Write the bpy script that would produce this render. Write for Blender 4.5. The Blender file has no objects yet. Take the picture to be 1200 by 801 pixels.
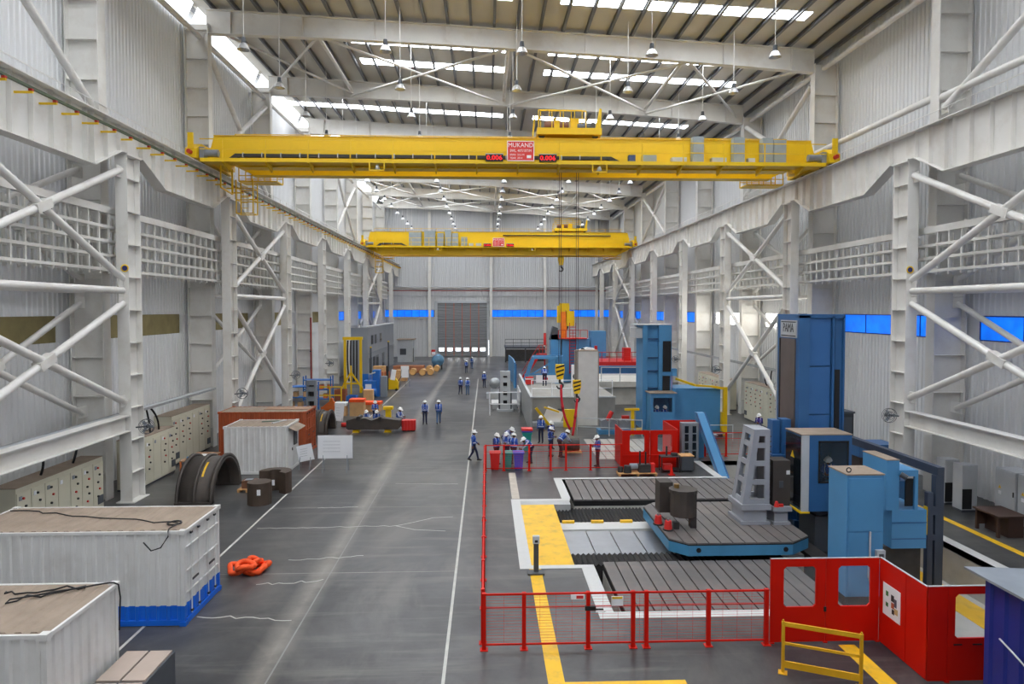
import bpy, math, random
from mathutils import Vector, Matrix
random.seed(7)
SC = bpy.context.scene
COL = SC.collection
PI = math.pi

# ------------------------------------------------------------------ camera
cam_data = bpy.data.cameras.new('camera')
cam_data.sensor_width = 36.0
cam_data.sensor_fit = 'HORIZONTAL'
cam_data.lens = 36.0 * 800.0 / 1200.0
cam_data.shift_y = -12.5 / 1200.0
cam_data.clip_end = 400
cam = bpy.data.objects.new('camera', cam_data)
COL.objects.link(cam)
cam.location = (0, 0, 8.6)
cam.rotation_euler = (PI / 2 - math.atan(26 / 800), 0, -math.atan(30 / 800))
SC.camera = cam

# ------------------------------------------------------------------ world, exposure
world = bpy.data.worlds.new('daylight')
SC.world = world
world.use_nodes = True
wn = world.node_tree
bg = wn.nodes['Background']
sky = wn.nodes.new('ShaderNodeTexSky')
sky.sky_type = 'HOSEK_WILKIE'
sky.sun_direction = (0.5, 0.3, 0.8)
wn.links.new(sky.outputs['Color'], bg.inputs['Color'])
bg.inputs['Strength'].default_value = 1.0
SKYLIGHT_STRENGTH = 16.0
EAVE_STRENGTH = 2.0
SC.view_settings.view_transform = 'Standard'
SC.view_settings.look = 'None'
SC.view_settings.gamma = 1.0
SC.view_settings.use_curve_mapping = False
SC.view_settings.exposure = 0.0
SC.cycles.max_bounces = 8
SC.cycles.diffuse_bounces = 5
SC.cycles.glossy_bounces = 3
SC.cycles.transmission_bounces = 4
SC.cycles.transparent_max_bounces = 8
SC.cycles.caustics_reflective = False
SC.cycles.caustics_refractive = False
SC.cycles.sample_clamp_indirect = 6.0

# ------------------------------------------------------------------ materials
def lin(c):
    return tuple(((v / 255) / 12.92 if v / 255 <= 0.04045 else ((v / 255 + 0.055) / 1.055) ** 2.4) for v in c)

MATS = {}
def mat(name, rgb, rough=0.55, metal=0.0, var=0.10, scale=1.5, bump=0.0, bscale=30, dirt=None, dirt_amt=0.0, dirt_scale=0.8, spec=0.5):
    """painted / plain surface: base colour with soft noise, optional stains and fine relief"""
    if name in MATS:
        return MATS[name]
    m = bpy.data.materials.new(name)
    m.use_nodes = True
    nt = m.node_tree
    b = nt.nodes['Principled BSDF']
    b.inputs['Roughness'].default_value = rough
    b.inputs['Metallic'].default_value = metal
    b.inputs['Specular IOR Level'].default_value = spec
    c = lin(rgb)
    tc = nt.nodes.new('ShaderNodeTexCoord')
    nz = nt.nodes.new('ShaderNodeTexNoise')
    nz.inputs['Scale'].default_value = scale
    nz.inputs['Detail'].default_value = 5
    nt.links.new(tc.outputs['Object'], nz.inputs['Vector'])
    rp = nt.nodes.new('ShaderNodeValToRGB')
    rp.color_ramp.elements[0].position = 0.3
    rp.color_ramp.elements[1].position = 0.7
    rp.color_ramp.elements[0].color = tuple(v * (1 - var) for v in c) + (1,)
    rp.color_ramp.elements[1].color = tuple(min(1, v * (1 + var)) for v in c) + (1,)
    nt.links.new(nz.outputs['Fac'], rp.inputs['Fac'])
    out = rp.outputs['Color']
    if dirt is not None:
        n2 = nt.nodes.new('ShaderNodeTexNoise')
        n2.inputs['Scale'].default_value = dirt_scale
        n2.inputs['Detail'].default_value = 8
        n2.inputs['Roughness'].default_value = 0.65
        nt.links.new(tc.outputs['Object'], n2.inputs['Vector'])
        r2 = nt.nodes.new('ShaderNodeValToRGB')
        r2.color_ramp.elements[0].position = 0.5
        r2.color_ramp.elements[1].position = 0.72
        nt.links.new(n2.outputs['Fac'], r2.inputs['Fac'])
        mu = nt.nodes.new('ShaderNodeMath'); mu.operation = 'MULTIPLY'
        mu.inputs[1].default_value = dirt_amt
        nt.links.new(r2.outputs['Color'], mu.inputs[0])
        mx = nt.nodes.new('ShaderNodeMix'); mx.data_type = 'RGBA'
        nt.links.new(mu.outputs[0], mx.inputs['Factor'])
        nt.links.new(out, mx.inputs['A'])
        mx.inputs['B'].default_value = lin(dirt) + (1,)
        out = mx.outputs['Result']
    nt.links.new(out, b.inputs['Base Color'])
    if bump:
        n3 = nt.nodes.new('ShaderNodeTexNoise')
        n3.inputs['Scale'].default_value = bscale
        nt.links.new(tc.outputs['Object'], n3.inputs['Vector'])
        bp = nt.nodes.new('ShaderNodeBump')
        bp.inputs['Strength'].default_value = bump
        bp.inputs['Distance'].default_value = 0.01
        nt.links.new(n3.outputs['Fac'], bp.inputs['Height'])
        nt.links.new(bp.outputs['Normal'], b.inputs['Normal'])
    MATS[name] = m
    return m

def emit(name, rgb, strength, var=0.0, vscale=1.0):
    if name in MATS:
        return MATS[name]
    m = bpy.data.materials.new(name)
    m.use_nodes = True
    nt = m.node_tree
    b = nt.nodes['Principled BSDF']
    c = lin(rgb) + (1,)
    b.inputs['Base Color'].default_value = c
    b.inputs['Roughness'].default_value = 0.4
    b.inputs['Emission Color'].default_value = c
    b.inputs['Emission Strength'].default_value = strength
    if var:
        tc = nt.nodes.new('ShaderNodeTexCoord')
        nz = nt.nodes.new('ShaderNodeTexNoise')
        nz.inputs['Scale'].default_value = vscale
        nt.links.new(tc.outputs['Object'], nz.inputs['Vector'])
        mp = nt.nodes.new('ShaderNodeMapRange')
        mp.inputs['From Min'].default_value = 0.3
        mp.inputs['From Max'].default_value = 0.7
        mp.inputs['To Min'].default_value = strength * (1 - var)
        mp.inputs['To Max'].default_value = strength * (1 + var)
        nt.links.new(nz.outputs['Fac'], mp.inputs['Value'])
        nt.links.new(mp.outputs[0], b.inputs['Emission Strength'])
    MATS[name] = m
    return m

def glass(name, rgb=(220, 230, 235), alpha=0.25, rough=0.08):
    if name in MATS:
        return MATS[name]
    m = bpy.data.materials.new(name)
    m.use_nodes = True
    b = m.node_tree.nodes['Principled BSDF']
    b.inputs['Base Color'].default_value = lin(rgb) + (1,)
    b.inputs['Roughness'].default_value = rough
    b.inputs['Alpha'].default_value = alpha
    MATS[name] = m
    return m

WHITE = mat('white_steel_paint', (226, 224, 219), 0.5, var=0.05, scale=0.6, dirt=(176, 160, 140), dirt_amt=0.35, dirt_scale=0.5)
WHITE2 = mat('white_pipe_paint', (228, 226, 222), 0.45, var=0.05, scale=0.8, dirt=(170, 150, 128), dirt_amt=0.3, dirt_scale=0.9)
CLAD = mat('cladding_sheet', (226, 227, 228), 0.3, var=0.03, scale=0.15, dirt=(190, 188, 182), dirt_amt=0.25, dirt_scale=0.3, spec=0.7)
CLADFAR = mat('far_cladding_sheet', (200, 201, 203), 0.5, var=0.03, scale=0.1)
DECK = mat('roof_deck_sheet', (206, 202, 192), 0.5, var=0.06, scale=0.4)
PURL = mat('galvanised_purlin', (120, 121, 124), 0.45, 0.3, var=0.08)
GALV = mat('galvanised_steel', (170, 174, 176), 0.4, 0.5, var=0.12, scale=4)
RUSTED = mat('rusted_steel', (120, 82, 60), 0.8, var=0.25, scale=3)
YELLOW = mat('crane_yellow', (238, 196, 8), 0.42, var=0.06, scale=0.8, dirt=(190, 150, 20), dirt_amt=0.3)
YELLOWP = mat('floor_yellow_paint', (236, 186, 26), 0.5, var=0.08, scale=1.2, dirt=(150, 130, 80), dirt_amt=0.5, dirt_scale=2.5)
BLUE = mat('machine_blue', (80, 144, 192), 0.42, var=0.05, scale=1.0)
BLUED = mat('machine_deep_blue', (50, 98, 148), 0.42, var=0.07, scale=0.8)
BLUEC = mat('container_blue', (18, 104, 214), 0.45, var=0.06)
NAVY = mat('navy_sheet', (38, 50, 138), 0.45, var=0.06)
RED = mat('guard_red', (206, 22, 4), 0.5, var=0.04, scale=0.7, spec=0.25)
REDB = mat('handrail_red', (200, 30, 24), 0.45, var=0.06)
ORANGE = mat('sling_orange', (248, 84, 24), 0.7, var=0.15, scale=6, bump=0.4, bscale=25)
BLACK = mat('black_rubber', (24, 24, 26), 0.6, var=0.2, scale=4)
DARK = mat('dark_steel', (62, 60, 60), 0.5, 0.3, var=0.2, scale=3)
DKGREY = mat('dark_grey_paint', (74, 78, 84), 0.5, var=0.1)
GREY = mat('mid_grey_paint', (134, 140, 148), 0.5, var=0.08)
LGREY = mat('light_grey_paint', (186, 190, 194), 0.5, var=0.06)
BEIGE = mat('cabinet_beige', (206, 202, 182), 0.5, var=0.04)
TAN = mat('dusty_tan', (152, 136, 121), 0.85, var=0.10, scale=2.0, dirt=(130, 114, 100), dirt_amt=0.5, dirt_scale=1.2)
CONTW = mat('container_white', (222, 221, 219), 0.5, var=0.04, scale=0.7, dirt=(170, 160, 150), dirt_amt=0.25, dirt_scale=1.1)
BROWN = mat('container_brown', (166, 78, 40), 0.6, var=0.14, scale=1.5, dirt=(120, 60, 36), dirt_amt=0.5)
WOOD = mat('raw_timber', (205, 158, 104), 0.75, var=0.15, scale=5)
CARTON = mat('cardboard', (206, 164, 116), 0.8, var=0.1, scale=2)
CONC = mat('pit_concrete', (186, 184, 178), 0.75, var=0.08, scale=0.8, dirt=(150, 146, 138), dirt_amt=0.5, dirt_scale=0.9, bump=0.15)
KERB = mat('white_kerb_paint', (200, 201, 200), 0.6, var=0.05, scale=2, dirt=(170, 168, 165), dirt_amt=0.4, dirt_scale=2)
PLATE = mat('slotted_cast_iron', (104, 100, 99), 0.5, 0.1, var=0.12, scale=1.2, dirt=(140, 120, 112), dirt_amt=0.4)
COVER = mat('way_cover_steel', (150, 154, 160), 0.35, 0.6, var=0.1, scale=1.2)
INSUL = mat('insulation_olive', (140, 128, 88), 0.85, var=0.15, scale=1.5, bump=0.3, bscale=12)
FILM = emit('blue_film_glass', (14, 120, 255), 0.85, 0.4, 1.5)
PALEWIN = emit('bright_window_glass', (255, 252, 244), 10.0)
SKYL = emit('skylight_sheet', (246, 250, 255), SKYLIGHT_STRENGTH)
EAVE = emit('eave_glazing', (246, 250, 255), EAVE_STRENGTH)
GLASS = glass('window_glass')
GLASSD = glass('dark_cab_glass', (30, 36, 42), 0.92, 0.06)
REDLED = emit('red_led', (255, 20, 30), 1.6)
GREEN = mat('green_plastic', (36, 150, 140), 0.5, var=0.05)
BINBLUE = mat('bin_blue_plastic', (74, 84, 200), 0.5, var=0.05)
BINRED = mat('bin_red_plastic', (214, 44, 40), 0.5, var=0.05)
PAPER = mat('white_board', (240, 241, 244), 0.4, var=0.02)
SIGNRED = mat('sign_red', (226, 60, 52), 0.5, var=0.03)
TEXTW = mat('sign_white_lettering', (246, 244, 240), 0.5, var=0.0)
TEXTK = mat('sign_black_lettering', (24, 24, 28), 0.5, var=0.0)
TEXTB = mat('crane_blue_lettering', (40, 44, 110), 0.5, var=0.0)
REFL = mat('lamp_reflector', (214, 216, 218), 0.3, 0.5, var=0.03)

def floor_material():
    m = bpy.data.materials.new('polished_concrete')
    m.use_nodes = True
    nt = m.node_tree
    b = nt.nodes['Principled BSDF']
    tc = nt.nodes.new('ShaderNodeTexCoord')
    def noise(scale, detail=6, rough=0.6, dist=0.0, stretch=None):
        n = nt.nodes.new('ShaderNodeTexNoise')
        n.inputs['Scale'].default_value = scale
        n.inputs['Detail'].default_value = detail
        n.inputs['Roughness'].default_value = rough
        n.inputs['Distortion'].default_value = dist
        if stretch:
            mp = nt.nodes.new('ShaderNodeMapping')
            mp.inputs['Scale'].default_value = stretch
            nt.links.new(tc.outputs['Object'], mp.inputs['Vector'])
            nt.links.new(mp.outputs['Vector'], n.inputs['Vector'])
        else:
            nt.links.new(tc.outputs['Object'], n.inputs['Vector'])
        return n.outputs['Fac']
    def ramp(src, p0, c0, p1, c1):
        r = nt.nodes.new('ShaderNodeValToRGB')
        r.color_ramp.elements[0].position = p0; r.color_ramp.elements[0].color = tuple(c0) + (1,)
        r.color_ramp.elements[1].position = p1; r.color_ramp.elements[1].color = tuple(c1) + (1,)
        nt.links.new(src, r.inputs['Fac'])
        return r.outputs['Color']
    def mix(f, a, bb, mode='MIX'):
        x = nt.nodes.new('ShaderNodeMix'); x.data_type = 'RGBA'; x.blend_type = mode
        if isinstance(f, float): x.inputs['Factor'].default_value = f
        else: nt.links.new(f, x.inputs['Factor'])
        nt.links.new(a, x.inputs['A'])
        if isinstance(bb, tuple): x.inputs['B'].default_value = bb + (1,)
        else: nt.links.new(bb, x.inputs['B'])
        return x.outputs['Result']
    base = ramp(noise(0.11, 4, 0.55), 0.38, lin((56, 57, 60)), 0.62, lin((86, 86, 87)))
    fine = ramp(noise(1.3, 7, 0.7), 0.35, (0.74, 0.74, 0.74), 0.65, (1.05, 1.05, 1.05))
    c = mix(1.0, base, fine, 'MULTIPLY')
    dusty = ramp(noise(0.5, 6, 0.65, 0.8, (0.5, 0.3, 1)), 0.48, (0, 0, 0), 0.66, (0.75, 0.75, 0.75))
    c = mix(dusty, c, lin((102, 100, 97)))
    streak = ramp(noise(1.4, 5, 0.65, 0.3, (0.14, 1.4, 1)), 0.52, (0, 0, 0), 0.7, (0.5, 0.5, 0.5))
    c = mix(streak, c, lin((114, 111, 107)))
    dark = ramp(noise(0.4, 5, 0.6, 0.6, (0.35, 1.0, 1)), 0.55, (0, 0, 0), 0.7, (0.55, 0.55, 0.55))
    c = mix(dark, c, lin((46, 47, 50)))
    # pale worn band along one construction joint
    sx = nt.nodes.new('ShaderNodeSeparateXYZ'); nt.links.new(tc.outputs['Object'], sx.inputs[0])
    def mth(op, a_, b_):
        q = nt.nodes.new('ShaderNodeMath'); q.operation = op
        for i_, v_ in enumerate((a_, b_)):
            if isinstance(v_, (int, float)): q.inputs[i_].default_value = v_
            elif v_ is not None: nt.links.new(v_, q.inputs[i_])
        return q.outputs[0]
    d_ = mth('ABSOLUTE', mth('ADD', sx.outputs['X'], 5.35), None)
    band = mth('MAXIMUM', mth('SUBTRACT', 0.55, d_), 0.0)
    c = mix(mth('MULTIPLY', mth('MULTIPLY', band, 1.5), noise(1.0, 5, 0.7)), c, lin((168, 162, 152)))
    nt.links.new(c, b.inputs['Base Color'])
    rr = nt.nodes.new('ShaderNodeMapRange')
    nt.links.new(noise(0.25, 1, 0.4), rr.inputs['Value'])
    rr.inputs['From Min'].default_value = 0.3; rr.inputs['From Max'].default_value = 0.7
    rr.inputs['To Min'].default_value = 0.3; rr.inputs['To Max'].default_value = 0.36
    nt.links.new(rr.outputs[0], b.inputs['Roughness'])
    b.inputs['Specular IOR Level'].default_value = 0.3
    return m
FLOORM = floor_material()

# ------------------------------------------------------------------ mesh helpers
class MB:
    """collects shapes; build() links them as one mesh object"""
    def __init__(self, o=(0, 0, 0)):
        self.v = []; self.f = []; self.s = []; self.o = Vector(o)
    def add(self, vs, fs, smooth=False):
        b = len(self.v)
        o = self.o
        self.v.extend((x - o.x, y - o.y, z - o.z) for x, y, z in vs)
        for f in fs:
            self.f.append(tuple(i + b for i in f)); self.s.append(smooth)
        return self
    def box(self, x0, x1, y0, y1, z0, z1):
        return self.add([(x0, y0, z0), (x1, y0, z0), (x1, y1, z0), (x0, y1, z0), (x0, y0, z1), (x1, y0, z1), (x1, y1, z1), (x0, y1, z1)],
                        [(0, 3, 2, 1), (4, 5, 6, 7), (0, 1, 5, 4), (1, 2, 6, 5), (2, 3, 7, 6), (3, 0, 4, 7)])
    def cbox(self, c, s, rz=0.0, rx=0.0, ry=0.0):
        M = Matrix.Rotation(rz, 3, 'Z') @ Matrix.Rotation(ry, 3, 'Y') @ Matrix.Rotation(rx, 3, 'X')
        vs = []
        for dz in (-.5, .5):
            for dx, dy in ((-.5, -.5), (.5, -.5), (.5, .5), (-.5, .5)):
                p = M @ Vector((dx * s[0], dy * s[1], dz * s[2])) + Vector(c)
                vs.append(tuple(p))
        return self.add(vs, [(0, 3, 2, 1), (4, 5, 6, 7), (0, 1, 5, 4), (1, 2, 6, 5), (2, 3, 7, 6), (3, 0, 4, 7)])
    def bar(self, p0, p1, w, h=None, up=(0, 0, 1)):
        """square bar from p0 to p1"""
        h = h or w
        p0, p1 = Vector(p0), Vector(p1)
        d = (p1 - p0).normalized()
        u = Vector(up)
        if abs(d.dot(u)) > 0.99: u = Vector((0, 1, 0))
        a = d.cross(u).normalized(); b = a.cross(d)
        vs = []
        for p in (p0, p1):
            for i, j in ((-.5, -.5), (.5, -.5), (.5, .5), (-.5, .5)):
                vs.append(tuple(p + a * (i * w) + b * (j * h)))
        return self.add(vs, [(0, 1, 2, 3), (7, 6, 5, 4), (1, 0, 4, 5), (2, 1, 5, 6), (3, 2, 6, 7), (0, 3, 7, 4)])
    def cyl(self, p0, p1, r0, r1=None, n=10, caps=True):
        r1 = r0 if r1 is None else r1
        p0, p1 = Vector(p0), Vector(p1)
        d = (p1 - p0).normalized()
        u = Vector((0, 0, 1)) if abs(d.z) < 0.95 else Vector((0, 1, 0))
        a = d.cross(u).normalized(); b = a.cross(d)
        ring = lambda p, r: [tuple(p + a * (math.cos(t) * r) + b * (math.sin(t) * r)) for t in (2 * PI * k / n for k in range(n))]
        A, B = ring(p0, r0), ring(p1, r1)
        self.add(A + B, [((k + 1) % n, k, n + k, n + (k + 1) % n) for k in range(n)], True)
        if caps:
            self.add(A, [tuple(range(n))]); self.add(B, [tuple(reversed(range(n)))])
        return self
    def tube(self, pts, r, n=6):
        pts = [Vector(p) for p in pts]
        rings = []
        for i, p in enumerate(pts):
            d = (pts[min(i + 1, len(pts) - 1)] - pts[max(i - 1, 0)]).normalized()
            u = Vector((0, 0, 1)) if abs(d.z) < 0.9 else Vector((0, 1, 0))
            a = d.cross(u).normalized(); b = a.cross(d)
            rr = r[i] if isinstance(r, (list, tuple)) else r
            rings += [tuple(p + a * (math.cos(t) * rr) + b * (math.sin(t) * rr)) for t in (2 * PI * k / n for k in range(n))]
        fs = []
        for i in range(len(pts) - 1):
            for k in range(n):
                fs.append((i * n + (k + 1) % n, i * n + k, (i + 1) * n + k, (i + 1) * n + (k + 1) % n))
        fs.append(tuple(range(n))); fs.append(tuple(reversed(range((len(pts) - 1) * n, len(pts) * n))))
        return self.add(rings, fs, True)
    def prism(self, poly, axis, a0, a1):
        """polygon (2D) pushed along an axis: x -> (y,z), y -> (x,z), z -> (x,y)"""
        P = {'x': lambda p, a: (a, p[0], p[1]), 'y': lambda p, a: (p[0], a, p[1]), 'z': lambda p, a: (p[0], p[1], a)}[axis]
        n = len(poly)
        vs = [P(p, a0) for p in poly] + [P(p, a1) for p in poly]
        ar = sum(poly[i][0] * poly[(i + 1) % n][1] - poly[(i + 1) % n][0] * poly[i][1] for i in range(n))
        fs = [tuple(range(n)), tuple(reversed(range(n, 2 * n)))] + [((i + 1) % n, i, n + i, n + (i + 1) % n) for i in range(n)]
        flip = (ar > 0) != (axis == 'y')
        if flip: fs = [tuple(reversed(f)) for f in fs]
        if flip is None: pass
        return self.add(vs, fs)
    def lathe(self, prof, c, n=14, axis='z', a0=0.0, a1=2 * PI):
        full = abs(a1 - a0 - 2 * PI) < 1e-6
        m = n if full else n + 1
        vs = []
        for k in range(m):
            t = a0 + (a1 - a0) * k / n
            for r, z in prof:
                if axis == 'z': vs.append((c[0] + r * math.cos(t), c[1] + r * math.sin(t), c[2] + z))
                elif axis == 'y': vs.append((c[0] + r * math.cos(t), c[1] + z, c[2] + r * math.sin(t)))
                else: vs.append((c[0] + z, c[1] + r * math.cos(t), c[2] + r * math.sin(t)))
        q = len(prof)
        fs = []
        for k in range(n):
            k2 = (k + 1) % m
            for i in range(q - 1):
                fs.append((k * q + i, k2 * q + i, k2 * q + i + 1, k * q + i + 1))
        return self.add(vs, fs, True)
    def sheet(self, axis, a0, a1, const, z0, z1, pitch=0.3, depth=0.04, face=1):
        """ribbed sheet standing upright, ribs vertical"""
        n = max(1, int(round((a1 - a0) / pitch)))
        p = (a1 - a0) / n
        pts = []
        for k in range(n):
            b = a0 + k * p
            pts += [(b, 0), (b + p * .5, 0), (b + p * .62, depth), (b + p * .88, depth)]
        pts.append((a1, 0))
        vs = []
        for a, d in pts:
            for z in (z0, z1):
                vs.append((const + d * face, a, z) if axis == 'y' else (a, const + d * face, z))
        fs = [(2 * i, 2 * i + 2, 2 * i + 3, 2 * i + 1) for i in range(len(pts) - 1)]
        return self.add(vs, fs)
    def ibeam(self, p0, p1, w, h, t=0.03, up=(0, 0, 1)):
        p0, p1 = Vector(p0), Vector(p1)
        d = (p1 - p0).normalized(); u = Vector(up)
        a = d.cross(u).normalized(); b = a.cross(d)
        for c, ww, hh in ((b * (h / 2 - t / 2), w, t), (b * (-h / 2 + t / 2), w, t), (Vector((0, 0, 0)), t, h - 2 * t)):
            self.bar(p0 + c, p1 + c, ww, hh, up)
        return self
    def build(self, name, m, parent=None, world=True):
        me = bpy.data.meshes.new(name)
        off = Vector((0, 0, 0))
        if parent is not None and world:
            q = parent
            while q is not None:
                off += q.location; q = q.parent
        me.from_pydata([(x - off.x, y - off.y, z - off.z) for x, y, z in self.v] if off.length else self.v, [], self.f)
        me.polygons.foreach_set('use_smooth', self.s)
        ms = m if isinstance(m, (list, tuple)) else [m]
        for x in ms: me.materials.append(x)
        o = bpy.data.objects.new(name, me)
        COL.objects.link(o)
        o.parent = parent
        return o

def tag(o, label=None, cat=None, group=None, kind=None):
    if label: o['label'] = label
    if cat: o['category'] = cat
    if group: o['group'] = group
    if kind: o['kind'] = kind
    return o
def thing(name, label, cat, loc=(0, 0, 0), rz=0.0, group=None):
    o = bpy.data.objects.new(name, None)
    COL.objects.link(o)
    o.empty_display_size = 0.2
    o.location = loc; o.rotation_euler = (0, 0, rz)
    return tag(o, label, cat, group)
def struct(name, mb, m, label=None):
    o = mb.build(name, m)
    return tag(o, label, None, None, 'structure')
def sroot(name, loc=(0, 0, 0), label=None):
    o = bpy.data.objects.new(name, None)
    COL.objects.link(o); o.location = loc
    return tag(o, label, None, None, 'structure')
def copy_tree(o, parent=None):
    c = o.copy()
    COL.objects.link(c)
    c.parent = parent
    for ch in list(o.children):
        copy_tree(ch, c)
    return c
def dup(o, loc, rz=None, label=None, group=None):
    c = copy_tree(o)
    c.location = loc
    if rz is not None: c.rotation_euler = (0, 0, rz)
    if label: c['label'] = label
    if group: c['group'] = group
    return c
def share(o, loc, parent=None, rz=0.0):
    c = o.copy(); COL.objects.link(c); c.parent = parent; c.location = loc; c.rotation_euler = (0, 0, rz)
    return c
def text(name, s, size, m, parent, loc, rot=(PI / 2, 0, 0), align='CENTER', sx=1.0, depth=0.004):
    cu = bpy.data.curves.new(name, 'FONT')
    cu.body = s; cu.size = size; cu.align_x = align; cu.align_y = 'CENTER'; cu.extrude = depth
    cu.resolution_u = 2
    t = bpy.data.objects.new(name, cu)
    COL.objects.link(t)
    dg = bpy.context.evaluated_depsgraph_get()
    me = bpy.data.meshes.new_from_object(t.evaluated_get(dg))
    bpy.data.objects.remove(t)
    me.materials.clear(); me.materials.append(m)
    o = bpy.data.objects.new(name, me)
    COL.objects.link(o)
    o.parent = parent
    off = Vector((0, 0, 0)); q = parent
    while q is not None: off += q.location; q = q.parent
    o.location = Vector(loc) - off; o.rotation_euler = rot; o.scale = (sx, 1, 1)
    return o

# ================================================================== THE BUILDING
BAY = 12.0
YB = [31.3 + BAY * i for i in range(-4, 8)]          # column lines; YB[4] = 31.3
YFAR, YNEAR = 124.0, -5.0
XL, XR = -16.0, 19.55                                # crane rail lines
WL, WR = -18.7, 22.6                                 # wall sheets
ZR = 16.7                                            # top of crane rail
def ztop(x):                                         # upper face of the rafters (single roof slope)
    return 26.05 - 0.05 * (x - 1.6)

# ---- floor with the machine pits left open
KX0 = 1.15
PITS = [(1.15, 17.0, 22.6, 30.5), (3.6, 17.0, 19.0, 22.6), (3.65, 17.0, 30.5, 34.2), (12.0, 17.0, 34.2, 38.0),
        (12.1, 17.0, 15.6, 19.0)]
xs = sorted({WL, WR} | {p[0] for p in PITS} | {p[1] for p in PITS})
ys = sorted({YNEAR, YFAR} | {p[2] for p in PITS} | {p[3] for p in PITS})
fl = MB()
for i in range(len(xs) - 1):
    for j in range(len(ys) - 1):
        cx, cy = (xs[i] + xs[i + 1]) / 2, (ys[j] + ys[j + 1]) / 2
        if any(p[0] < cx < p[1] and p[2] < cy < p[3] for p in PITS):
            continue
        fl.box(xs[i], xs[i + 1], ys[j], ys[j + 1], -0.25, 0.0)
FLOOR = struct('floor', fl, FLOORM, 'grey polished concrete hall floor')
def fpart(name, m, fn):
    mb = MB(); fn(mb)
    return mb.build(name, m, FLOOR)
# pit walls and bottom
PITZ = -1.5
def pit_wall(x0, x1, y0, y1):
    return fpart('pit_wall', CONC, lambda b: b.box(x0, x1, y0, y1, PITZ, -0.002))
pit_wall(17.0, 17.25, 15.4, 38.2)
pit_wall(11.85, 17.0, 15.35, 15.6)
pit_wall(11.85, 12.1, 15.6, 18.75)
pit_wall(3.35, 12.1, 18.75, 19.0)
pit_wall(3.35, 3.6, 19.0, 22.35)
pit_wall(0.9, 3.6, 22.35, 22.6)
pit_wall(0.9, 1.15, 22.6, 30.5)
pit_wall(0.9, 3.65, 30.5, 30.75)
pit_wall(3.4, 3.65, 30.75, 34.2)
pit_wall(3.4, 12.0, 34.2, 34.45)
pit_wall(11.75, 12.0, 34.45, 38.0)
pit_wall(11.75, 17.0, 38.0, 38.25)
fpart('pit_bottom', CONC, lambda b: b.box(0.9, 17.25, 15.35, 38.25, PITZ - 0.2, PITZ))
# white kerb flush around the pit
def kerb(x0, x1, y0, y1, z=0.012):
    return fpart('kerb', KERB, lambda b: b.box(x0, x1, y0, y1, 0.0005, z))
kerb(1.1, 3.75, 30.3, 30.6); kerb(1.1, 1.5, 22.6, 30.3)
kerb(1.1, 3.6, 22.3, 22.6); kerb(3.15, 3.6, 18.6, 22.3); kerb(3.6, 10.4, 18.6, 19.0)
kerb(3.4, 3.8, 30.6, 34.4); kerb(3.8, 12.3, 34.15, 34.4); kerb(11.7, 12.1, 34.4, 38.2)
kerb(16.95, 17.35, 15.6, 38.3)
# joints, painted lines and cracks
def strip(name, m, x0, x1, y0, y1, z=0.006):
    return fpart(name, m, lambda b: b.box(x0, x1, y0, y1, 0.0005, z))
JOINT = mat('joint_filler', (190, 190, 184), 0.7, var=0.1, scale=3)
strip('joint_strip', JOINT, -1.05, -0.97, YNEAR + 1, 84)
strip('joint_strip', JOINT, -9.33, -9.25, 13, 84)
strip('joint_strip', mat('worn_joint', (140, 140, 138), .7), -5.11, -5.07, YNEAR + 1, 100, 0.004)
for yj in (14.8, 22.2, 29.6, 37.0, 44.4, 51.8, 59.2, 66.6):
    strip('joint_strip', mat('saw_cut_joint', (150, 148, 144), 0.7, var=0.1), -9.25, -1.05, yj, yj + 0.03, 0.003)
strip('painted_line', YELLOWP, 1.41, 1.8, 15.2, 22.3)
fpart('pit_cover_plate', YELLOWP, lambda b: b.box(1.5, 2.95, 22.6, 29.7, -.06, 0.008)); fpart('pit_cover_support', CONC, lambda b: b.box(1.5, 2.8, 22.7, 30.2, PITZ, -.07)); fpart('pit_ledge', mat('pit_ledge_grey', (176, 178, 178), .6), lambda b: b.box(1.5, 3.7, 29.7, 30.3, -.3, 0.004))
strip('painted_line', YELLOWP, 1.8, 4.6, 15.2, 15.42)
strip('painted_line', YELLOWP, 9.0, 9.42, 13.0, 16.9)
strip('painted_line', YELLOWP, 18.66, 18.95, 15.0, 34.0)
fpart('painted_line', YELLOWP, lambda b: b.box(15.7, 16.7, 16.2, 27.0, PITZ, PITZ + .02))
strip('painted_line', YELLOWP, 17.4, 19.0, 27.4, 28.2, 0.008)
strip('concrete_patch', mat('pale_concrete_patch', (190, 182, 170), 0.8, var=0.15, scale=2), 1.15, 1.5, 30.7, 35.6)
def crack(pts, w=0.035):
    def fn(b):
        for (a, c) in zip(pts[:-1], pts[1:]):
            b.bar((a[0], a[1], 0.003), (c[0], c[1], 0.003), w, 0.004)
    fpart('crack_line', JOINT, fn)
def wob(x0, y0, x1, y1, n=12, amp=0.12):
    return [(x0 + (x1 - x0) * k / n, y0 + (y1 - y0) * k / n + random.uniform(-amp, amp)) for k in range(n + 1)]
crack(wob(-9.0, 26.9, -3.6, 27.0, 22, .06)); crack([(-3.6, 27.0), (-3.0, 27.4), (-2.2, 28.0), (-1.4, 28.1)]); crack([(-3.6, 27.0), (-2.8, 26.5), (-1.6, 26.3)])
crack(wob(-8.1, 19.2, -5.4, 18.9)); crack(wob(-6.8, 23.4, -4.3, 23.7)); crack(wob(-7.3, 29.6, -5.6, 29.7, amp=.05))
crack(wob(-4.5, 33.6, -1.4, 33.4, amp=.05)); crack(wob(-7.2, 21.4, -5.2, 21.6))

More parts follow.
